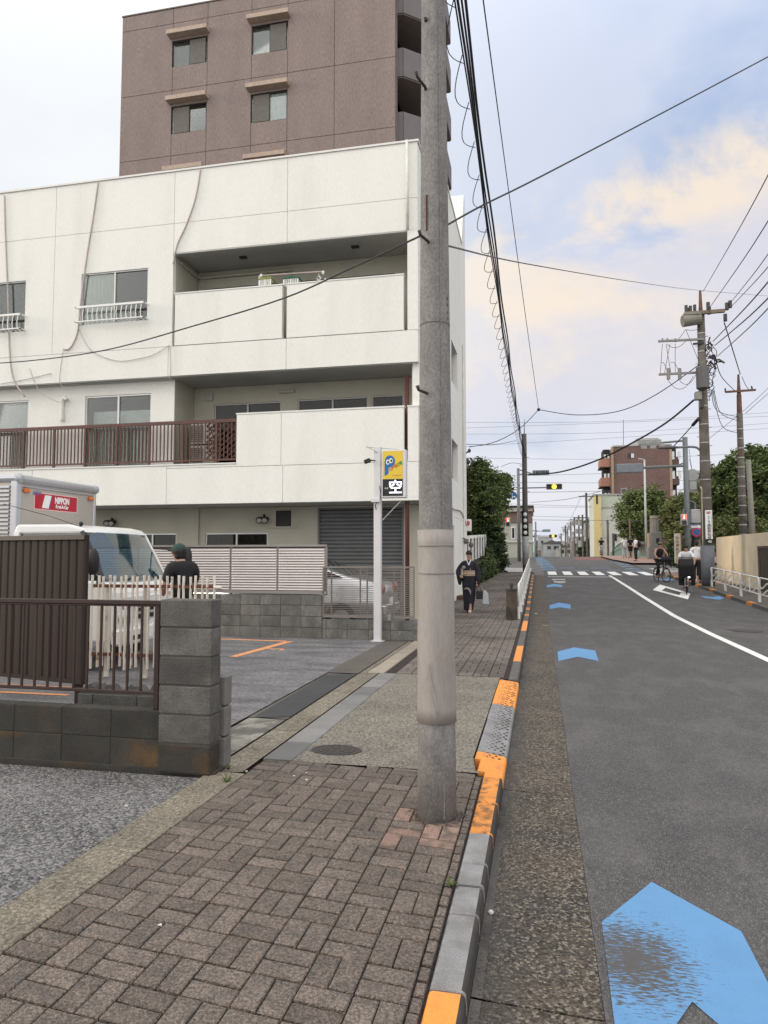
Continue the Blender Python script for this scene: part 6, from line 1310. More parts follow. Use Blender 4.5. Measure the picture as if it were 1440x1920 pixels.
for px in (1241, 1250, 1265): cylz(px, 640, .035, .14, gal, 'bracket_bolt')
for px in (1252, 1273): cylz(px, 703, .07, .42, insw, 'cutout_fuse'); cylz(px, 697, .045, .2, ins, 'insulator')
p = rq(1313.5, 713); MB().tube([(p.x, RY - .38, p.z - .42), (p.x, RY - .38, p.z + .42)], .24, 20).build('transformer', mat('transformer_grey', (.13, .125, .13), .5, .1), rp, smooth=False, bevel=.02)
p = rq(1306, 745); boxo('connector_box', mat('box_beige', (.30, .29, .26), .6), rp, p.x - .12, p.x + .12, RY - .4, RY - .15, p.z - .17, p.z + .15, bevel=.02); p = rq(1313, 757); boxo('bracket', ins, rp, p.x - .07, p.x + .07, RY - .3, RY - .1, p.z - .2, p.z + .2)
cl = MB(); rs = random.Random(4)
for k in range(26):
    a = rq(rs.uniform(1316, 1340), rs.uniform(640, 690)); c_ = a + Vector((rs.uniform(-.25, .35), rs.uniform(-.2, .2), rs.uniform(-.35, .35))); cl.tube([a, (a + c_) / 2 + Vector((0, 0, rs.uniform(-.1, .1))), c_], rs.uniform(.012, .045), 5)
cl.build('clamp_cluster', ins, rp)['kind'] = 'stuff'
for k in range(9):
    a = rq(1322 + rs.uniform(-2, 4), 640 + k * 11); c_ = rq(1328 + rs.uniform(0, 16), 668 + k * 10 + rs.uniform(-8, 10)); d_ = rq(1322 + rs.uniform(-2, 3), 690 + k * 7)
    MB().tube(smooth([a, (a + c_) / 2 + Vector((.2, 0, .0)), c_, (c_ + d_) / 2 + Vector((.08, 0, -.15)), d_], 4), .013, 4).build('cable_loop', black, rp)
wire_m = mat('wire', (.035, .035, .04), .7, 0); wire_l = mat('wire_pale', (.12, .12, .13), .7, 0)
def hang(par, a, b_, sag, r=.012, m=wire_m, n=14, name='cable', Ya=RY, Yb=RY):
    A, B = (PD(*a, Ya) if len(a) == 2 else Vector(a)), (PD(*b_, Yb) if len(b_) == 2 else Vector(b_))
    pts = [A.lerp(B, i / n) - Vector((0, 0, sag * 4 * (i / n) * (1 - i / n))) for i in range(n + 1)]
    return MB().tube(pts, r, 5).build(name, m, par, fixn=False)
for a, c_, s in (((1242, 645), (1238, 700), 0), ((1249, 646), (1258, 700), 0), ((1256, 645), (1246, 700), 0), ((1266, 644), (1266, 702), 0), ((1250, 645), (1285, 640), .2), ((1285, 618), (1267, 640), .05), ((1286, 618), (1320, 612), .08), ((1286, 618), (1312, 682), .0), ((1252, 712), (1300, 705), .45), ((1273, 712), (1306, 700), .3), ((1240, 680), (1252, 700), -.15), ((1258, 680), (1273, 698), -.15)):
    hang(rp, a, c_, s, .010, wire_m)
# signboard and plates on the pole
p = rq(1327, 957, RY - .25); x0, z1 = PY(1321.5, 957, RY - .25); x1, z0 = PY(1336.5, 1011, RY - .25)
sb2 = boxo('signboard', white_paint, rp, x0, x1, RY - .29, RY - .24, z0, z1, bevel=.02)
txt = 'ところ歯科神社前'; text('sign_text', 'UR', .12, ((x0 + x1) / 2, RY - .293, z1 - .10), (R(90), 0, 0), mat('sign_dark_red', (.35, .03, .04), .5), sb2, off=.01)
for k, ch in enumerate(txt): text('sign_text', ch, .125, ((x0 + x1) / 2 + .0, RY - .293, z1 - .26 - k * .112), (R(90), 0, 0), black if k > 2 else MATS['sign_blue'], sb2, off=.003)
boxo('red_stripe', mat('stripe_red', (.6, .12, .12), .5), sb2, x1 - .035, x1 - .02, RY - .293, RY - .2905, z0 + .1, z1 - .2)
x0, z1 = PY(1324, 1012.5, RY - .25); x1, z0 = PY(1337, 1019, RY - .25); boxo('plate', black, rp, x0, x1, RY - .28, RY - .24, z0, z1); text('sign_text', '◁3', .10, ((x0 + x1) / 2, RY - .283, (z0 + z1) / 2), (R(90), 0, 0), white_paint, rp, off=.004)
MB().tube([(rx, RY, zb + .1), (rx, RY, zb + 1.55)], .248, 18).build('wrap', mat('wrap_bluegrey', (.14, .15, .17), .6), rp, smooth=True)
cp_ = [rq(1321, 1090, RY - .1), rq(1318, 1000, RY - .1), rq(1316, 918, RY - .1), rq(1313, 912, RY - .1)]
MB().tube(cp_, .035, 8).build('conduit', mat('conduit_pale', (.45, .38, .28), .6), rp, smooth=True)
MB().tube(smooth([rq(1316, 905), rq(1316, 855), rq(1311, 843), rq(1300, 838), rq(1268, 839)]), .045, 8).build('lamp_arm', steel_pole, rp, smooth=True)
p = rq(1260, 839); MB().ell((p.x - .15, RY, p.z), (.42, .12, .07), 12, 7).build('street_lamp', mat('lamp_housing', (.10, .10, .10), .5), rp, smooth=True)
# grey steel traffic pole with its arms, seen from behind
GY = 34.0; g0 = PY(1291, 1076, GY)[0]; tg = round_pole('grey steel signal pole beside the tall utility pole, two arms over the road', g0, GY, PY(1285, 820, GY)[1] - prof(GY), .13, .11, steel_pole, 0, 'traffic signal', 'traffic_signal')
gq = lambda px, py, dy=0: PD(px, py, GY + dy)
MB().tube([gq(1285, 826), gq(1198, 834)], .045, 8).tube([gq(1287, 873), gq(1202, 877)], .06, 8).tube([gq(1287, 866), gq(1260, 876)], .03, 6).build('arm', steel_pole, tg)
x0, z1 = PY(1197, 825, GY); x1, z0 = PY(1240, 834, GY); boxo('guide_sign_back', mat('sign_back', (.34, .35, .35), .5, metal=.2), tg, x0, x1, GY - .04, GY + .04, z0, z1, bevel=.01)
for k in range(3): boxo('bracket', MATS['sign_back'], tg, x0 + .1 + k * .4, x0 + .35 + k * .4, GY - .06, GY + .0, z0 - .16, z0 - .01)
xs_, zs_ = PY(1180, 878, GY); signal3(tg, xs_, GY, zs_, 1.15, facing=1, lit=None, m=mat('signal_back', (.22, .25, .28), .5))
x_, z_ = PY(1280.5, 975, GY); pedsignal(tg, x_, GY - .2, z_, .52); MB().tube([(x_, GY - .1, z_ + .2), (g0, GY, z_ + .25)], .03, 6).tube([(x_, GY - .1, z_ + .3), (x_ + .05, GY - .1, z_ + .5)], .06, 8).build('bracket', steel_pole, tg)
x_, z_ = PY(1304, 968, GY); boxo('control_box', mat('control_grey', (.38, .38, .39), .5), tg, x_ - .20, x_ + .20, GY - .1, GY + .2, z_ - .31, z_ + .31, bevel=.03); MB().tube([(g0, GY, z_ + .2), (x_, GY, z_ + .2)], .03, 6).tube([(g0, GY, z_ + .75), (x_, GY, z_ + .6), (x_, GY, z_ + .3)], .035, 6).build('bracket', steel_pole, tg)
x_, z_ = PY(1297, 910, GY); boxo('round_sign_back', MATS['sign_back'], tg, x_ - .08, x_ + .2, GY - .02, GY + .02, z_ - .18, z_ + .18); x_, z_ = PY(1295, 890, GY); MB().tube([(x_ + .1, GY + .1, z_), (x_ + .1, GY + .12, z_)], .27, 20).build('round_sign_back', MATS['sign_back'], tg)
dp = round_pole('black painted pole carrying a one way sign and a round no parking sign', PY(1303, 1050, 36)[0], 36, 3.4, .15, .14, black, 0, 'sign pole', 'sign_pole')
x_, z_ = PY(1306, 988, 35.7); w1 = boxo('one_way_sign', mat('oneway_blue', (.25, .28, .45), .5), dp, x_ - .28, x_ + .28, 35.68, 35.7, z_ - .11, z_ + .11); MB().prism([(x_ - .24, z_ - .04), (x_ + .05, z_ - .04), (x_ + .05, z_ - .10), (x_ + .25, z_), (x_ + .05, z_ + .10), (x_ + .05, z_ + .04), (x_ - .24, z_ + .04)], 35.66, 35.679, 'y').build('arrow', white_paint, w1)
x_, z_ = PY(1306, 998, 35.6); MB().tube([(x_, 35.62, z_), (x_, 35.6, z_)], .22, 22).build('no_parking_ring', mat('np_red', (.50, .03, .08), .5), dp); q_ = MB().tube([(x_, 35.6, z_), (x_, 35.59, z_)], .155, 20).build('no_parking_disc', MATS['sign_blue'], dp); MB().bar((x_ - .12, 35.585, z_ + .12), (x_ + .12, 35.585, z_ - .12), .01, .04, up=(0, 1, 0)).build('slash', MATS['np_red'], q_)
bn = thing('banner_board', 'tall narrow white board with orange brown lettering behind the cyclists', 'sign', (PY(1271, 1050, 37)[0], 37, prof(37))); x0, z1 = PY(1263.5, 1000, 37); x1, z0 = PY(1277, 1052, 37); boxo('board', mat('banner_white', (.62, .58, .50), .6), bn, x0, x1, 36.98, 37.02, z0 - .1, z1); boxo('frame', mat('board_brown', (.2, .12, .07), .7), bn, x1, x1 + .06, 36.97, 37.03, z0 - .4, z1)
for k, ch in enumerate('安全運転通学路'): text('board_text', ch, .17, ((x0 + x1) / 2, 36.975, z1 - .22 - k * .19), (R(90), 0, 0), mat('board_ink', (.28, .17, .08), .6), bn, off=.004)
# rusty pole and its grey companion behind the cream wall
QY = 40.0; qx = PY(1394, 1010, QY)[0]; zq = prof(QY)
qp = round_pole('rust brown utility pole with one short crossarm behind the cream wall', qx, QY, PY(1391, 775, QY)[1] - zq, .2, .15, pole_md, 10)
MB().tube([(qx, QY, PY(1391, 775, QY)[1] - 2.4), (qx, QY, PY(1391, 740, QY)[1])], [.17, .12], 12).tube([(qx, QY, PY(1391, 740, QY)[1]), (qx, QY, PY(1389, 702, QY)[1])], [.10, .05], 10).build('top_extension', reds, qp)
a, c_ = PD(1360, 735, QY - .15), PD(1417, 731, QY - .15); MB().bar(a, c_, .10).build('crossarm', reds, qp); cylz2 = MB().tube([(a.x, QY - .15, a.z), (a.x, QY - .15, a.z + .2)], .04, 6).tube([(c_.x - .15, QY - .15, a.z), (c_.x - .2, QY - .15, a.z + .25)], .04, 6).build('insulator', ins, qp)
for k in range(12): MB().tube([(qx, QY, 2.6 + k * .5), (qx, QY, 2.66 + k * .5)], .20 - k * .003, 12).build('strap_band', alu_plain, qp)
gp = thing('utility_pole', 'short pale grey pole leaning beside the rust brown pole', 'utility pole', (PY(1412, 1010, 39)[0], 39, prof(39))); MB().tube([(PY(1413, 1020, 39)[0], 39, prof(39)), tuple(PD(1403, 862, 39))], [.15, .12], 14).build('shaft', mat('pole_pale', (.23, .22, .19), .8, .1), gp, smooth=True)
# cream wall and its gate
wl2 = thing('garden_wall', 'tall smooth cream rendered wall along the right footway', 'wall', (7.7, 27, 0))
creamw = mat('cream_render', (.84, .73, .54), .9, .05, 1.5, bump=.15, bscale=30, col2=(.78, .67, .49), mscale=1.2); wx = 7.65
gy0, gy1 = PX(1419, 1060, wx)[0], 24.2
zt_ = lambda y: 2.30 + max(0, (y - 26)) * .012
def wallseg(y0, y1, zlo, zhi): MB().add([(wx, y0, zlo), (wx, y1, zlo), (wx, y1, zhi + .0), (wx, y0, zhi), (wx + .2, y0, zlo), (wx + .2, y1, zlo), (wx + .2, y1, zhi), (wx + .2, y0, zhi)], [(0, 1, 2, 3), (4, 7, 6, 5), (0, 3, 7, 4), (1, 5, 6, 2), (3, 2, 6, 7), (0, 4, 5, 1)]).build('wall_panel', creamw, wl2)
wallseg(gy0, 34.0, -.1, 2.33); wallseg(gy1, gy0, 1.86, 2.33); wallseg(14, gy1, -.1, 2.33)
boxo('return_wall', creamw, wl2, wx + .2, 12, 33.85, 34.0, 0, 2.33)
gt = thing('gate', 'dark brown closed gate in the cream wall', 'gate', (wx + .1, (gy0 + gy1) / 2, .2))
gtm = mat('gate_brown', (.085, .068, .055), .6, .08)
n = 8
for k in range(n): a = gy1 + .05 + (gy0 - gy1 - .1) * k / n; boxo('panel', gtm, gt, wx + .08, wx + .11, a + .008, a + (gy0 - gy1 - .1) / n - .008, .12, 1.78)
MB().box(wx + .04, wx + .12, gy1, gy0, 1.78, 1.86).box(wx + .04, wx + .12, gy0 - .05, gy0, 0, 1.78).box(wx + .04, wx + .12, gy1, gy1 + .05, 0, 1.78).build('frame', mat('gate_frame', (.16, .14, .12), .6), gt)
# ================================================================ TREES
def tree(name, label, x, y, zb, trunk_h, clumps, n, leaf, cols, cat='tree', group=None, seed=1, spread=.32, trunk_r=.16, hang_=0):
    rs = np.random.RandomState(seed); t = thing(name, label, cat, (x, y, zb), group)
    tb_ = MB()
    if trunk_h > 0:
        tb_.tube([(x, y, zb - .2), (x + .05, y, zb + trunk_h * .5), (x - .03, y, zb + trunk_h)], [trunk_r, trunk_r * .8, trunk_r * .6], 9)
        for (cx_, cy_, cz_, r0, r1, r2) in clumps[:6]: tb_.tube([(x, y, zb + trunk_h * .7), ((x + cx_) / 2, (y + cy_) / 2, (zb + trunk_h + cz_) / 2), (cx_, cy_, cz_)], [trunk_r * .5, trunk_r * .3, trunk_r * .12], 6)
        tb_.build('trunk', mat('bark', (.06, .045, .035), .95, .2, 8), t)
    vol = np.array([c[3] * c[4] * c[5] for c in clumps]) ** .7; vol /= vol.sum(); C_ = []
    nc = max(30, n // 90)
    for _ in range(nc):
        c = clumps[rs.choice(len(clumps), p=vol)]; d = rs.normal(size=3); d /= np.linalg.norm(d); rr = rs.uniform(.45, 1.02) ** .6
        C_.append((np.array(c[:3]) + d * np.array(c[3:]) * rr, min(c[3:]) * spread * rs.uniform(.5, 1.2)))
    per = n // nc; V = []; 
    for c, s in C_:
        p = rs.normal(size=(per, 3)) * s * .55 * np.array([1, 1, .7]) + c; V.append(p)
    P = np.concatenate(V); N_ = len(P); a = rs.normal(size=(N_, 3)); a[:, 2] *= .6; a /= np.linalg.norm(a, axis=1)[:, None]; b_ = rs.normal(size=(N_, 3)); b_ -= a * (a * b_).sum(1)[:, None]; b_ /= np.linalg.norm(b_, axis=1)[:, None]
    L_ = (leaf * rs.uniform(.6, 1.3, N_))[:, None]; a = a * L_; b_ = b_ * L_ * .5
    if hang_: a[:, 2] -= np.abs(a[:, 2]) * hang_
    vs = np.stack([P - a, P - b_ * .9, P + a, P + b_ * .9], 1).reshape(-1, 3)
    me = bpy.data.meshes.new('crown'); me.vertices.add(len(vs)); me.vertices.foreach_set('co', vs.ravel()); me.loops.add(4 * N_); me.loops.foreach_set('vertex_index', np.arange(4 * N_)); me.polygons.add(N_); me.polygons.foreach_set('loop_start', np.arange(N_) * 4); me.polygons.foreach_set('loop_total', np.full(N_, 4))
    for m_ in cols: me.materials.append(m_)
    me.polygons.foreach_set('material_index', rs.choice(len(cols), N_)); me.update(); me.validate(); o = link(bpy.data.objects.new('crown', me)); adopt(o, t)
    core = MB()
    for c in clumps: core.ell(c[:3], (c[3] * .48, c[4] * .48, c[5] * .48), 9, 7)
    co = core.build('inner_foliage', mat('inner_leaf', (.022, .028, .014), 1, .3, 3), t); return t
gA, gB, gC = mat('leaf_dark', (.054, .082, .028), .75, .25, 1.2), mat('leaf_mid', (.088, .13, .042), .75, .25, 1.2), mat('leaf_light', (.165, .205, .065), .75, .2, 1.2)
gY = mat('leaf_olive', (.17, .17, .06), .75, .2, 1.2); gD = mat('leaf_cypress', (.016, .034, .020), .8, .3, 1.5)
def W3(px, py, Y): p = PD(px, py, Y); return (p.x, p.y, p.z)
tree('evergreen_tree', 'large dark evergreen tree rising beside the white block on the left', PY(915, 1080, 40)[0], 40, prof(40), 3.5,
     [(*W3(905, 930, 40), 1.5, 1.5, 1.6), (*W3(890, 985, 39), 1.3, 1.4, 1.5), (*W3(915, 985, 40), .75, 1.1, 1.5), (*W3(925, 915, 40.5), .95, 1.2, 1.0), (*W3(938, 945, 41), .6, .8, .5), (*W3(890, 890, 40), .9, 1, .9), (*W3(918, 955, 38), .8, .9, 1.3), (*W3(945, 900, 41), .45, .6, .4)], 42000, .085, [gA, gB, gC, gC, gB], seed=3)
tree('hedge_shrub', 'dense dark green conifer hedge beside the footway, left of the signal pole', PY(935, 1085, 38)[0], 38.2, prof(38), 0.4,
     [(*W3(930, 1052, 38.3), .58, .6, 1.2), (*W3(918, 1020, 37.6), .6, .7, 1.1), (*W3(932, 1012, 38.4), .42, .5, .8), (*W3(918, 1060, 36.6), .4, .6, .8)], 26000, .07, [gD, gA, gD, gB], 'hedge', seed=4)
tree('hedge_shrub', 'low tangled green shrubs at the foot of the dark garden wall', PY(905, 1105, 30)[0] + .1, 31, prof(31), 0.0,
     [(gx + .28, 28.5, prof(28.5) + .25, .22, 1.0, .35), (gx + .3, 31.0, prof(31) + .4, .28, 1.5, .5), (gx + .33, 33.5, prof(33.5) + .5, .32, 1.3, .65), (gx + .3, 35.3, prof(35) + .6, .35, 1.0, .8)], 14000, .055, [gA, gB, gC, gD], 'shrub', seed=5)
tree('round_tree', 'round leafy green tree in front of the distant brown block', PY(1200, 1035, 82)[0], 82, 1.4, 3.0,
     [(*W3(1200, 968, 82), 2.5, 2.4, 2.9), (*W3(1185, 950, 82), 1.7, 1.8, 1.9), (*W3(1220, 945, 82), 1.6, 1.8, 1.9), (*W3(1178, 985, 82), 1.2, 1.5, 1.6), (*W3(1228, 985, 82), 1.3, 1.5, 1.8), (*W3(1200, 930, 82), 1.4, 1.5, 1.1)], 26000, .15, [gB, gC, gA, gC], seed=6)
tree('street_tree', 'olive green tree behind the grey signal pole', PY(1275, 1040, 58)[0], 58, 1.2, 2.4,
     [(*W3(1272, 960, 58), 1.1, 1.3, 1.3), (*W3(1262, 985, 58), .8, 1, 1.3), (*W3(1290, 950, 58), 1.3, 1.3, 1.0), (*W3(1270, 1015, 56), .8, 1, 1.3), (*W3(1300, 975, 58), 1.1, 1.2, 1.4), (*W3(1305, 940, 58), .8, 1, .8)], 26000, .11, [gY, gC, gB, gY], seed=7)
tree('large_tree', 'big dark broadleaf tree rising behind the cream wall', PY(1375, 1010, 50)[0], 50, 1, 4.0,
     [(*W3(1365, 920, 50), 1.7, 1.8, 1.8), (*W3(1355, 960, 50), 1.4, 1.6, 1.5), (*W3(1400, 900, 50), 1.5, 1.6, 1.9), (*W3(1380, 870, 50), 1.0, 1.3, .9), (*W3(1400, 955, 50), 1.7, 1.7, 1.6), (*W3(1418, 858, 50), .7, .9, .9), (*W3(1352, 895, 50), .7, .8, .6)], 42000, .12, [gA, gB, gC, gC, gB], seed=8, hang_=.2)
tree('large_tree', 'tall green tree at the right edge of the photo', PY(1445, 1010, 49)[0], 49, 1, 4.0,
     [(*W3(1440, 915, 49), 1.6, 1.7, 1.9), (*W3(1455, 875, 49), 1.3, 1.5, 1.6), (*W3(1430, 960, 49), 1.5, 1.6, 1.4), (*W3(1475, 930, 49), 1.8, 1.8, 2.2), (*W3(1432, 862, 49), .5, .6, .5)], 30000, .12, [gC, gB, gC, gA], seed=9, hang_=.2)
tree('garden_shrub', 'yellow green garden shrubs showing just above the cream wall', PY(1350, 1010, 44)[0], 44, 1, .8,
     [(*W3(1350, 1000, 44), 1.0, 1.0, .8), (*W3(1370, 985, 44), 1.0, 1, .6), (*W3(1395, 992, 44), 1.2, 1.1, .8), (*W3(1340, 1015, 44), .6, .8, .6)], 16000, .08, [gY, gC, gB], 'shrub', seed=10)
tree('garden_shrub', 'dark shrubs beside the banner board', PY(1284, 1045, 41)[0], 41, .9, .3,
     [(*W3(1285, 1040, 41), .5, .6, .8), (*W3(1262, 1040, 45), .4, .5, .7)], 9000, .07, [gA, gB, gD], 'shrub', seed=12)
tree('distant_trees', 'dark low trees beside the distant road right of the utility poles', PY(1098, 1040, 108)[0], 108, .6, 1,
     [(*W3(1098, 1030, 108), 1.3, 1.3, 1.3), (*W3(1107, 1022, 108), .7, 1, 1.2)], 5000, .18, [gA, gD], 'tree', seed=13)
# ================================================================ BRIDGE
bg_m = mat('bridge_green', (.30, .40, .34), .6, .08, 2)
def bridge_rail(label, X, y0, y1, rise, n=22):
    t = thing('bridge_railing', label, 'railing', (X, y0, prof(y0)))
    top = [(X, y0 + (y1 - y0) * k / n, prof(y0 + (y1 - y0) * k / n) + .35 + rise * math.sin(math.pi * (k / n) ** .9)) for k in range(n + 1)]
    MB().tube(top, .07, 7).build('top_rail', bg_m, t, smooth=True); MB().tube([(a, b_, c * .6 + prof(b_) * .4) for a, b_, c in top], .05, 6).build('mid_rail', bg_m, t, smooth=True)
    for k, (a, b_, c) in enumerate(top):
        boxo('bar', bg_m, t, a - .03, a + .03, b_ - .05, b_ + .05, prof(b_), c)
        if k < n: boxo('bar', bg_m, t, a - .02, a + .02, b_ + (y1 - y0) / n / 2 - .03, b_ + (y1 - y0) / n / 2 + .03, prof(b_), c - .05)
    return t
bridge_rail('pale green arched bridge railing on the right, behind the standing people', PY(1200, 1040, 60)[0], 60, 84, .95)
bridge_rail('pale green arched bridge railing on the left beyond the signal', PY(1001, 1040, 64)[0], 62, 80, .95)
x0 = PY(1195, 1040, 60)[0]; x1 = PY(1222, 1040, 59)[0]; bt = thing('bridge_railing', 'short straight pale green railing ending at the stone pillar', 'railing', (x0, 59.5, prof(59)))
zr_ = prof(59) + .05; MB().box(x0, x1, 59.4, 59.5, zr_ + 1.15, zr_ + 1.28).box(x0, x1, 59.4, 59.5, zr_ + .1, zr_ + .2).build('rails', bg_m, bt)
for k in range(11): xx = x0 + (x1 - x0) * k / 10; MB().bar((xx, 59.45, zr_ + .2), (xx + .06 * (1 if k % 2 else -1), 59.45, zr_ + 1.15), .06).build('bar', bg_m, bt)
pil = thing('stone_pillar', 'tall grey stone bridge pillar with a fluted round top', 'pillar', (PY(1230, 1045, 58)[0], 58, prof(58)))
xp, zp = PY(1230, 1045, 58)[0], prof(58); stone = mat('pillar_stone', (.20, .20, .20), .9, .15, 2, bump=.2); stone2 = mat('pillar_stone_warm', (.33, .28, .22), .9, .1, 2)
zt2 = PY(1230, 967, 58)[1]
boxo('base', stone, pil, xp - .62, xp + .5, 57.5, 58.6, zp - .1, zp + .9, bevel=.03); boxo('shaft', stone, pil, xp - .36, xp + .42, 57.6, 58.5, zp + .9, zp + 2.1, bevel=.04); boxo('side_slab', stone2, pil, xp - .55, xp - .37, 57.7, 58.5, zp + .9, zp + 2.0, bevel=.02)
MB().tube([(xp - .05, 58, zp + 2.1), (xp - .05, 58, zt2 - .2)], [.34, .30], 14).build('drum', stone, pil); MB().tube([(xp - .05, 58, zt2 - .2), (xp - .05, 58, zt2)], .34, 14).build('cap', stone2, pil)
for k in range(7): a = math.pi + math.pi * k / 6; MB().tube([(xp - .05 + .33 * math.cos(a), 58 + .33 * math.sin(a), zp + 2.15), (xp - .05 + .30 * math.cos(a), 58 + .30 * math.sin(a), zt2 - .22)], .03, 5).build('flute', stone2, pil)
boxo('plaque', black, pil, xp - .02, xp + .2, 57.58, 57.6, zp + 1.2, zp + 1.6)
lpx = PY(1212, 1030, 62)[0]; lp = thing('street_lamp', 'slim white street lamp rising in front of the distant brown block', 'street lamp', (lpx, 62, prof(62)))
zt3 = PY(1209, 862, 62)[1]; lm = mat('lamp_white', (.50, .53, .53), .5); MB().tube([(lpx, 62, prof(62)), (lpx, 62, zt3)], [.10, .07], 10).build('mast', lm, lp, smooth=True); p = PD(1197, 861, 62); MB().bar((lpx, 62, zt3), (p.x, 62, p.z + .03), .20, .08).build('lamp_head', lm, lp, bevel=.02)
x_ = PY(1181, 1000, 64)[0]; tp = round_pole('thin brown pole beside the round tree', x_, 64, PY(1181, 973, 64)[1] - prof(64), .07, .06, mat('pole_brown', (.15, .10, .07), .8), 0, 'pole', 'pole')
# ================================================================ DISTANT BUILDINGS
def simple_house(label, x0, x1, y0, y1, zt, m, name='house', cat='building', roof=None, wins=(), group=None, z0=0, flat=.25, wm_=None, roofm=None):
    t = thing(name, label, cat, ((x0 + x1) / 2, y0, z0), group); boxo('wall', m, t, x0, x1, y0, y1, z0, zt)
    if roof: rm_ = roofm or mat('roof_dark', (.09, .085, .085), .8); MB().prism([(x0 - .4, zt), (x1 + .4, zt), ((x0 + x1) / 2, zt + roof)], y0 - .4, y1 + .4, 'y').build('roof', rm_, t)
    else: boxo('roof', mat('roof_edge', (.32, .32, .31), .8), t, x0 - .12, x1 + .12, y0 - .12, y1 + .1, zt, zt + flat)
    for (a, b_, c, d) in wins:
        f = boxo('window', alu_plain, t, a, b_, y0 - .06, y0 - .004, c, d); boxo('pane', mat('far_glass', (.03, .035, .04), .15, spec=.7), f, a + .08, b_ - .08, y0 - .075, y0 - .061, c + .08, d - .08)
    return t
# brown block on the right
DY = 112.0; q = lambda px, py, Y=DY: PY(px, py, Y)
bt2m = mat('far_brown_tile', (.155, .095, .085), .8, .1, .6, fine=.12, fscale=3); orb = mat('far_orange', (.33, .165, .12), .8, .08, .5)
bb_ = thing('apartment_block', 'distant dark brown apartment block with orange balconies on its left side', 'building', (q(1205, 1000)[0], DY, 0))
X0, ZT2 = q(1150, 838); X1 = q(1258, 838)[0]; boxo('wall', bt2m, bb_, X0, X1, DY, DY + 12, 0, ZT2); boxo('roof', mat('roof_edge', (.32, .32, .31), .8), bb_, X0 - .1, X1 + .1, DY - .1, DY + 12, ZT2, ZT2 + .2)
for px in (1146.5, 1256): a, _ = q(px, 900); boxo('edge_column', mat('far_beige', (.32, .24, .17), .8), bb_, a, a + .35, DY - .15, DY + .2, 0, ZT2)
zf_ = [ZT2 - .9 - k * 2.95 for k in range(6)]
for k, z in enumerate(zf_):
    a, b2 = q(1127, 900)[0], q(1146, 900)[0]; boxo('balcony', orb, bb_, a, b2, DY + .4, DY + 5, z - 1.95, z - .75); boxo('balcony_slab', mat('far_slab', (.20, .12, .10), .8), bb_, a - .1, b2, DY + .3, DY + 5, z - 2.1, z - 1.96)
    boxo('recess', dark_room, bb_, a + .5, b2, DY + 1.5, DY + 5, z - .75, z + .75)
    for j in range(2): boxo('air_conditioner', alu, bb_, a + .55 + j * .5, a + .85 + j * .5, DY + .9, DY + 1.2, z - .7, z - .1)
    if k in (0, 2, 4): a, zc = q(1183, 858 + k * 26.5); f = boxo('window', steel_dark, bb_, a - .45, a + .5, DY - .05, DY + .01, z - .9, z - .15); boxo('pane', blind, f, a + .02, a + .45, DY - .06, DY - .051, z - .85, z - .2)
    a, b2 = q(1258, 900)[0], q(1279, 900)[0]; boxo('wing', bt2m, bb_, a + .02, b2, DY + 2, DY + 8, z - 1.9, z - .6); boxo('recess', dark_room, bb_, a + .02, b2 - .3, DY + 2.6, DY + 8, z - .6, z + .9)
    for j in range(2): boxo('air_conditioner', alu, bb_, a + .5 + j * .9, a + .9 + j * .9, DY + 1.85, DY + 2, z - 1.0, z + .2)
a, z1 = q(1196, 823); b2, z0 = q(1240, 836); boxo('roof_box', mat('far_grey', (.38, .38, .37), .8), bb_, a, b2, DY + 2, DY + 8, ZT2, z1 + .4)
MB().tube([(q(1173, 830)[0], DY + 3, ZT2), (q(1173, 780)[0], DY + 3, q(1173, 780)[1])], .04, 4).build('antenna', steel_dark, bb_)
# yellow and white building
HY = 96.0; q = lambda px, py, Y=HY: PY(px, py, Y); fw_ = mat('far_white', (.56, .57, .52), .85, .06, .5); fyel = mat('far_yellow', (.64, .53, .26), .8, .05, .5)
X0, Z1 = q(1113, 930); X1 = q(1189, 930)[0]
hw_ = simple_house('white two tone building with a yellow corner pier beside the round tree', X0, X1, HY, HY + 9, Z1, fw_, wins=[(q(1145, 0)[0], q(1156, 0)[0], q(0, 955)[1], q(0, 938)[1]), (q(1147, 0)[0], q(1155, 0)[0], q(0, 993)[1], q(0, 980)[1]), (q(1128, 0)[0], q(1137, 0)[0], q(0, 1020)[1], q(0, 1008)[1])])
boxo('yellow_pier', fyel, hw_, X0 - .05, X0 + .9, HY - .3, HY - .05, 0, Z1 - .1); boxo('slot_window', black, hw_, X0 + .28, X0 + .5, HY - .33, HY - .31, q(0, 962)[1], q(0, 948)[1]); boxo('band', MATS['far_grey'], hw_, X0 + .9, X1, HY - .1, HY - .065, q(0, 968)[1], q(0, 966)[1]); boxo('green_tint_wall', mat('far_pale_green', (.46, .50, .42), .85), hw_, X0 + .9, X1, HY - .05, HY - .004, q(0, 966)[1], Z1 - .05)
simple_house('white low house behind the street tree on the right', q(1236, 0)[0], q(1262, 0)[0], HY - 6, HY, q(0, 963, HY - 6)[1], fw_)
simple_house('dark grey flat roofed house behind the big trees', q(1288, 0, 88)[0], q(1335, 0, 88)[0], 88, 96, q(0, 917, 88)[1], mat('far_dark', (.12, .11, .11), .85, .1, .5))
GH = 118.0; q = lambda px, py, Y=GH: PY(px, py, Y)
gh = simple_house('grey white house with a pale green hipped roof far beyond the bridge', q(1082, 0)[0], q(1113, 0)[0], GH, GH + 8, q(0, 988)[1], mat('far_bluegrey', (.36, .38, .40), .85, .1, .5), roof=.9, roofm=mat('far_green_roof', (.16, .32, .27), .7), wins=[(q(1085, 0)[0], q(1097, 0)[0], q(0, 1002)[1], q(0, 994)[1])])
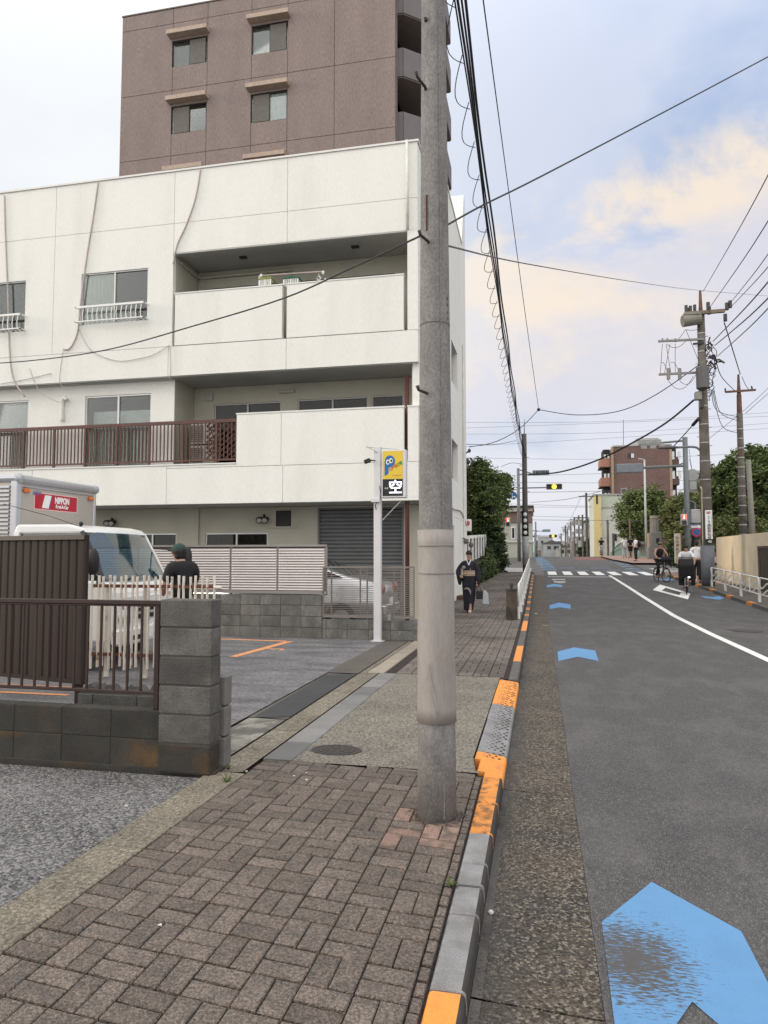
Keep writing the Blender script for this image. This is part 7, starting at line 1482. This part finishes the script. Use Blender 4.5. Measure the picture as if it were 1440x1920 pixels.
# left house beyond the signal
LH = 70.0; q = lambda px, py, Y=LH: PY(px, py, Y); lhm = mat('house_cream', (.44, .45, .40), .85, .08, .5)
lh = thing('house', 'cream house with brown upper band and dark eaves behind the left signal pole', 'building', (q(960, 0)[0], LH, 1))
a, b2 = q(905, 0)[0], q(984.5, 0)[0]; boxo('wall', lhm, lh, a, b2, LH, LH + 8, .5, q(0, 990)[1]); boxo('upper_band', mat('house_brown', (.19, .13, .11), .8), lh, a, b2, LH - .1, LH + 8, q(0, 990)[1] + .02, q(0, 972)[1]); boxo('eaves', mat('house_pale', (.42, .36, .33), .8), lh, a, b2 + .1, LH - .4, LH + 8, q(0, 972)[1] + .01, q(0, 966)[1]); boxo('roof', steel_dark, lh, a, b2 + .2, LH - .6, LH + 8, q(0, 966)[1] + .01, q(0, 963)[1])
boxo('sill_band', MATS['far_white'], lh, a, b2 + .05, LH - .12, LH - .004, q(0, 1021)[1], q(0, 1018)[1])
for px in (951, 961, 972): f = boxo('window', white_paint, lh, q(px - 3.6, 0)[0], q(px + 3.6, 0)[0], LH - .06, LH - .003, q(0, 1016)[1], q(0, 996)[1]); boxo('pane', MATS['far_glass'], f, q(px - 2, 0)[0], q(px + 2.0, 0)[0], LH - .08, LH - .061, q(0, 1014)[1], q(0, 998)[1])
# far town along the road
rs = random.Random(21); pal = [mat('town_%d' % k, c, .85, .1, .3) for k, c in enumerate(((.30, .25, .21), (.22, .20, .19), (.40, .38, .35), (.18, .13, .11), (.33, .35, .36), (.45, .43, .40), (.26, .18, .14)))]
words = ['tan', 'grey', 'cream', 'brown', 'blue grey', 'white', 'reddish']
HP = sorted(rs.uniform(1000, 1094) for _ in range(18)); ordn = ['first', 'second', 'third', 'fourth', 'fifth', 'sixth', 'seventh', 'eighth', 'ninth', 'tenth', 'eleventh', 'twelfth', 'thirteenth', 'fourteenth', 'fifteenth', 'sixteenth', 'seventeenth', 'eighteenth']
for k in range(18):
    side = k % 2; Y = 210 + ((k * 7) % 18) * 11; px = HP[k]; top = rs.uniform(1016, 1032)
    x_, zt = PY(px, top, Y); w = rs.uniform(3.5, 6) * Y / 260; c = rs.randrange(7)
    z4 = max(3.2, zt)
    simple_house('%s from the left of the small distant houses above the road crest, %s' % (ordn[k], words[c]), x_ - w / 2, x_ + w / 2, Y, Y + 8, z4, pal[c], roof=(rs.uniform(.8, 1.8) if rs.random() < .6 else None), group='distant houses beyond the bridge', wins=[(x_ - w * .3, x_ - w * .05, z4 - 1.9, z4 - .7), (x_ + w * .08, x_ + w * .32, z4 - 1.9, z4 - .7)])
for k, (px0, px1, top, Y, c) in enumerate(((940, 1002, 1022, 150, 2), (1008, 1036, 1008, 240, 4), (1040, 1075, 1027, 260, 3), (1072, 1096, 1008, 150, 1), (1285, 1345, 1000, 120, 1), (1330, 1460, 985, 90, 4))):
    a, zt = PY(px0, top, Y); b2, _ = PY(px1, top, Y); simple_house(['wide grey cream building half hidden behind the left bridge railing', 'distant blue grey building under the far traffic signal', 'distant brown building in the middle of the road view', 'distant grey building behind the cluster of poles', 'grey building behind the street trees on the right', 'blue grey building mostly hidden by the trees at the right edge'][k], a, b2, Y, Y + 10, zt, pal[c], wins=[(a + (b2 - a) * .2, a + (b2 - a) * .4, zt - 2, zt - .9)])
# distant utility poles
dpx = [(1003, 1000, 130), (1060, 985, 170), (1070, 978, 160), (1077, 970, 140), (1085, 966, 120), (1099, 924, 90), (1092, 965, 105), (1052, 1000, 220), (1064, 990, 190), (1150, 1000, 80), (1139, 975, 92), (990, 1000, 95), (997, 990, 110)]
for k, (px, top, Y) in enumerate(dpx):
    x_, zt = PY(px, top, Y); t = thing('distant_pole', '%s from the left of the distant utility poles beyond the bridge' % ordn[sorted(range(13), key=lambda i_: dpx[i_][0]).index(k)], 'utility pole', (x_, Y, 0), 'distant utility poles'); r_ = .13 if Y < 150 else .16
    MB().tube([(x_, Y, -.2), (x_, Y, zt)], [r_ * 1.2, r_], 8).build('shaft', pole_dk if k % 2 else pole_md, t)
    if k not in (9, 10):
        MB().box(x_ - .9, x_ + .9, Y - .06, Y + .06, zt - .5, zt - .38).build('crossarm', pole_dk, t)
        if k in (1, 2, 3, 4, 6, 7, 8):
            for j in range(3): MB().tube([(x_ + (.35 if j % 2 else -.35), Y - .2, zt - 1.6 - j * 1.5), (x_ + (.35 if j % 2 else -.35), Y - .2, zt - .7 - j * 1.5)], .3, 8).build('transformer', mat('far_transformer', (.30, .30, .30), .6), t)
    hang(t, (x_ - .6, Y, zt - .4), (x_ - .5 - (Y - 90) * .002, Y + 60, max(zt - 1.5, 5)), .5, .02, wire_l, 6)
# ================================================================ OVERHEAD CABLES
def wire(label, pts, r=.011, m=wire_m, cat='cable', group=None, n=6):
    P = smooth([PD(*p) for p in pts], n)
    return tag(MB().tube(P, r, 6).build('overhead_cable', m, fixn=False), label, cat, group)
# telecom bundle along the street, hung with a spiral
bn0 = Vector((-.56, 1.0, 6.15)); bn1 = Vector((P2[0] + .05, 38, 6.75)); NB = 60
def bpt(t, dx=0, dz=0): p = bn0.lerp(bn1, t); return Vector((p.x + dx, p.y, p.z - .85 * 4 * t * (1 - t) + dz))
bd = thing('cable_bundle', 'thick black telephone cable bundle with a spiral hanger running above the footway', 'cable bundle', tuple(bn0))
for dx, dz, r_ in ((0, 0, .011), (.02, .012, .009), (.05, .024, .012), (-.014, -.01, .007)):
    MB().tube([bpt(i / NB, dx + .01 * math.sin(i * .9 + dz * 90), dz + .008 * math.sin(i * .7 + dx * 50)) for i in range(NB + 1)], r_, 6).build('cable', wire_m, bd, fixn=False)
lp_ = MB(); k = 0; t_ = 0.05
while t_ < 1:
    L_ = .019; pts = [bpt(t_ + L_ * i / 8, -.02 - .10 * math.sin(math.pi * i / 8), -.04 - .11 * math.sin(math.pi * i / 8)) for i in range(9)]; lp_.tube(pts, .0045, 4); t_ += L_ * .86
lp_.build('spiral_hanger', wire_m, bd, fixn=False)
wire('thin single wire slanting down to the small wire joint right of the cable bundle', [(902, -30, 9), (950, 330, 16), (985, 590, 24), (1010, 768, 34)], .010)
wire('sagging cable from the wire joint to the corner of the white block', [(1010, 768, 34), (975, 803, 32), (930, 828, 29), (880, 838, 26.4)], .016)
wire('sagging cable from the wire joint to the tall right utility pole', [(1010, 768, 34), (1080, 778, 33), (1160, 771, 32), (1230, 740, 30.5), (1312, 683, 29.4)], .018)
tag(MB().ell(PD(1010, 768, 34), (.08, .08, .08), 8, 6).build('wire_joint', ins), 'small dark wire joint where three cables meet above the road', 'joint')
wire('long wire crossing in front of the white block to the near pole', [(-60, 684, 7.5), (60, 676, 7.2), (200, 656, 6.8), (360, 612, 6.1), (530, 560, 5.4), (660, 502, 4.8), (787, 443, 4.13)], .0062)
wire('steep wire rising to the upper right from the near pole', [(833, 425, 4.19), (905, 385, 4.6), (1010, 333, 5.2), (1230, 218, 6.4), (1475, 88, 7.6)], .0065)
wire('thin pale wire from the near pole towards the tall right pole', [(836, 460, 4.2), (1000, 497, 8), (1200, 530, 15), (1318, 545, 24), (1480, 558, 34)], .006, wire_l)
wire('thick cable dropping from the tall right pole to the dark pole at the crossing', [(1301, 750, 29.3), (1250, 792, 31), (1190, 828, 33), (1120, 863, 35), (1050, 885, 37), (990, 890, 38)], .038)
wire('thin cable from the dark pole to the corner of the white block', [(968, 826, 38), (930, 833, 33), (875, 833, 27)], .012)
wire('thin pale cable from the dark pole across to the left trees', [(985, 872, 38), (960, 868, 39), (940, 875, 40)], .012)
wire('steep cable with a dark sleeve left of the tall right pole', [(1310, 783, 29.3), (1298, 798, 30), (1262, 838, 33)], .022); tag(MB().tube([PD(1310, 785, 29.3), PD(1299, 797, 29.9)], .065, 8).build('cable_sleeve', black), 'dark cable sleeve on the steep cable near the tall right pole', 'cable sleeve')
for k, (a, c_, yb, r_) in enumerate((((1318, 547), (1460, 290), 12, .011), ((1327, 582), (1460, 382), 12, .011), ((1366, 572), (1470, 432), 14, .011), ((1368, 578), (1480, 450), 14, .011), ((1337, 640), (1470, 492), 14, .016), ((1340, 648), (1470, 528), 14, .016), ((1345, 668), (1470, 545), 13, .012))):
    wire('%s of seven wires fanning up to the right from the tall right pole' % ['topmost', 'second', 'third', 'fourth', 'fifth', 'sixth', 'lowest'][k], [(*a, 29.4), ((a[0] + c_[0]) / 2, (a[1] + c_[1]) / 2 + 5, (29.4 * yb) * 2 / (29.4 + yb)), (*c_, yb)], r_)
wire('wire from the tall right pole down to the rusty pole top', [(1358, 605, 29.4), (1372, 650, 33), (1388, 702, 40)], .022); wire('sagging wire between the tall right pole and the rusty crossarm', [(1340, 665, 29.5), (1352, 705, 33), (1376, 731, 39.8)], .018)
wire('short wire from the rusty pole top down to its crossarm end', [(1391, 706, 40), (1398, 722, 40), (1405, 731, 40)], .015)
for k, (a, b_, c_) in enumerate((((1338, 728), (1352, 775), (1388, 790)), ((1336, 732), (1355, 800), (1390, 812)), ((1334, 734), (1345, 770), (1386, 782)))):
    wire(['upper', 'lowest', 'middle'][k] + ' of three slack cables from the tall right pole to the rusty pole', [(*a, 29.6), (*b_, 34), (*c_, 40)], .014)
wire('wire rising off to the right from behind the rusty pole', [(1398, 775, 40), (1440, 738, 44), (1500, 690, 50)], .016, wire_l); wire('second paler wire rising off to the right above the trees', [(1330, 822, 60), (1400, 765, 62), (1480, 690, 62)], .02, wire_l)
LV_ = [803, 814, 838, 858, 895, 902, 925, 941, 950, 963, 973, 792]
for k, (ya, yb, Y) in enumerate(((803, 778, 120), (814, 790, 120), (838, 800, 118), (858, 845, 90), (895, 876, 80), (902, 890, 80), (925, 912, 60), (941, 940, 100), (950, 948, 100), (963, 960, 110), (973, 975, 62), (792, 770, 120))):
    wire(['first','second','third','fourth','fifth','sixth','seventh','eighth','ninth','tenth','eleventh','twelfth'][sorted(range(12), key=lambda i_: LV_[i_]).index(k)] + ' from the top of the thin level cables above the crossing', [(860, ya, Y), (1150, (ya + yb) / 2 + (9 if k % 2 else 2), Y), (1500, yb, Y)], .018 if Y < 100 else .022, wire_l, group='thin level cables above the crossing')
for lb_, (a, c_) in zip(('slack wire running from the stone pillar side up to the tall right pole', 'slack wire from the dark left pole towards the yellow pier', 'upper slack wire hanging beside the grey steel signal pole', 'lower slack wire hanging beside the grey steel signal pole'), (((1262, 930), (1330, 872)), ((995, 942), (1130, 920)), ((1292, 842), (1302, 905)), ((1292, 860), (1312, 925)))): wire(lb_, [(*a, 45), ((a[0] + c_[0]) / 2, (a[1] + c_[1]) / 2 + 5, 42), (*c_, 40)], .012, wire_m, group='slack service wires near the crossing')
# wall bracket and insulators at the far corner of the block
wb = thing('wall_bracket', 'dark service bracket with insulators high on the far corner of the white block', 'bracket', (BX, 26.2, 6)); p = PD(880, 845, 26.3)
MB().tube([(BX, 26.2, p.z - .1), tuple(p)], .03, 6).build('arm', steel_dark, wb); MB().ell(tuple(p), (.06, .06, .08), 8, 6).build('insulator', ins, wb); MB().ell(tuple(PD(877, 866, 26.3)), (.08, .08, .1), 8, 6).build('insulator', ins, wb)
# laundry on the third floor balcony
lr = thing('clothes_rail', 'pale horizontal laundry pole above the third floor balcony parapet', 'laundry pole', tuple(PD(550, 515, 15.75)))
MB().tube([PD(486, 517, 15.75), PD(607, 509, 15.75)], .016, 8).build('pole', mat('laundry_pole', (.55, .45, .42), .5), lr); 
for px, py in ((490, 517), (606, 511)): MB().ell(PD(px, py, 15.75), (.035, .035, .05), 8, 6).build('end_cap', white_paint, lr)
MB().tube([PD(610, 522, 15.7), PD(610, 545, 15.7)], .02, 6).build('bracket', white_paint, lr); MB().tube([PD(486, 517, 15.75), PD(486, 545, 15.75)], .012, 6).build('bracket', white_paint, lr)
for lab, cx_, cy_, w_, colr in (('yellow green peg hanger hung with small white socks', 501, 526, .34, (.30, .36, .04)), ('dark green peg hanger hung with white cloths', 549, 525, .40, (.01, .14, .085))):
    pm_ = mat('peg_%d' % cx_, colr, .5); ph = thing('peg_hanger', lab + ' on the third floor balcony', 'laundry hanger', tuple(PD(cx_, cy_, 15.75))); p = PD(cx_, cy_, 15.75)
    MB().box(p.x - w_ / 2, p.x + w_ / 2, 15.6, 15.62, p.z - .01, p.z + .01).box(p.x - w_ / 2, p.x + w_ / 2, 15.88, 15.9, p.z - .01, p.z + .01).box(p.x - w_ / 2, p.x - w_ / 2 + .02, 15.62, 15.88, p.z - .01, p.z + .01).box(p.x + w_ / 2 - .02, p.x + w_ / 2, 15.62, 15.88, p.z - .01, p.z + .01).tube([(p.x - w_ / 2, 15.61, p.z), (p.x, 15.75, p.z + .09), (p.x + w_ / 2, 15.61, p.z)], .008, 5).tube([(p.x, 15.75, p.z + .09), (p.x, 15.75, p.z + .14)], .01, 5).build('frame', pm_, ph)
    for k in range(7): xx = p.x - w_ / 2 + .03 + k * (w_ - .06) / 6; boxo('cloth', curtain if k % 3 else white_shirt, ph, xx - .018, xx + .018, 15.6, 15.61, p.z - .22, p.z - .03)
p = PD(598, 522, 15.75); sh2 = thing('slipper', 'pale shoes hung to dry at the right end of the laundry pole', 'shoes', tuple(p)); MB().ell(p, (.055, .04, .06), 10, 7).build('shoe', white_shirt, sh2, smooth=True); MB().tube([p, p + Vector((0, 0, .12))], .006, 4).build('hook', white_paint, sh2); MB().tube([p + Vector((0, -.04, 0)), p + Vector((0, -.055, 0))], .028, 10).build('lining', mat('lining', (.12, .13, .16), .8), sh2)
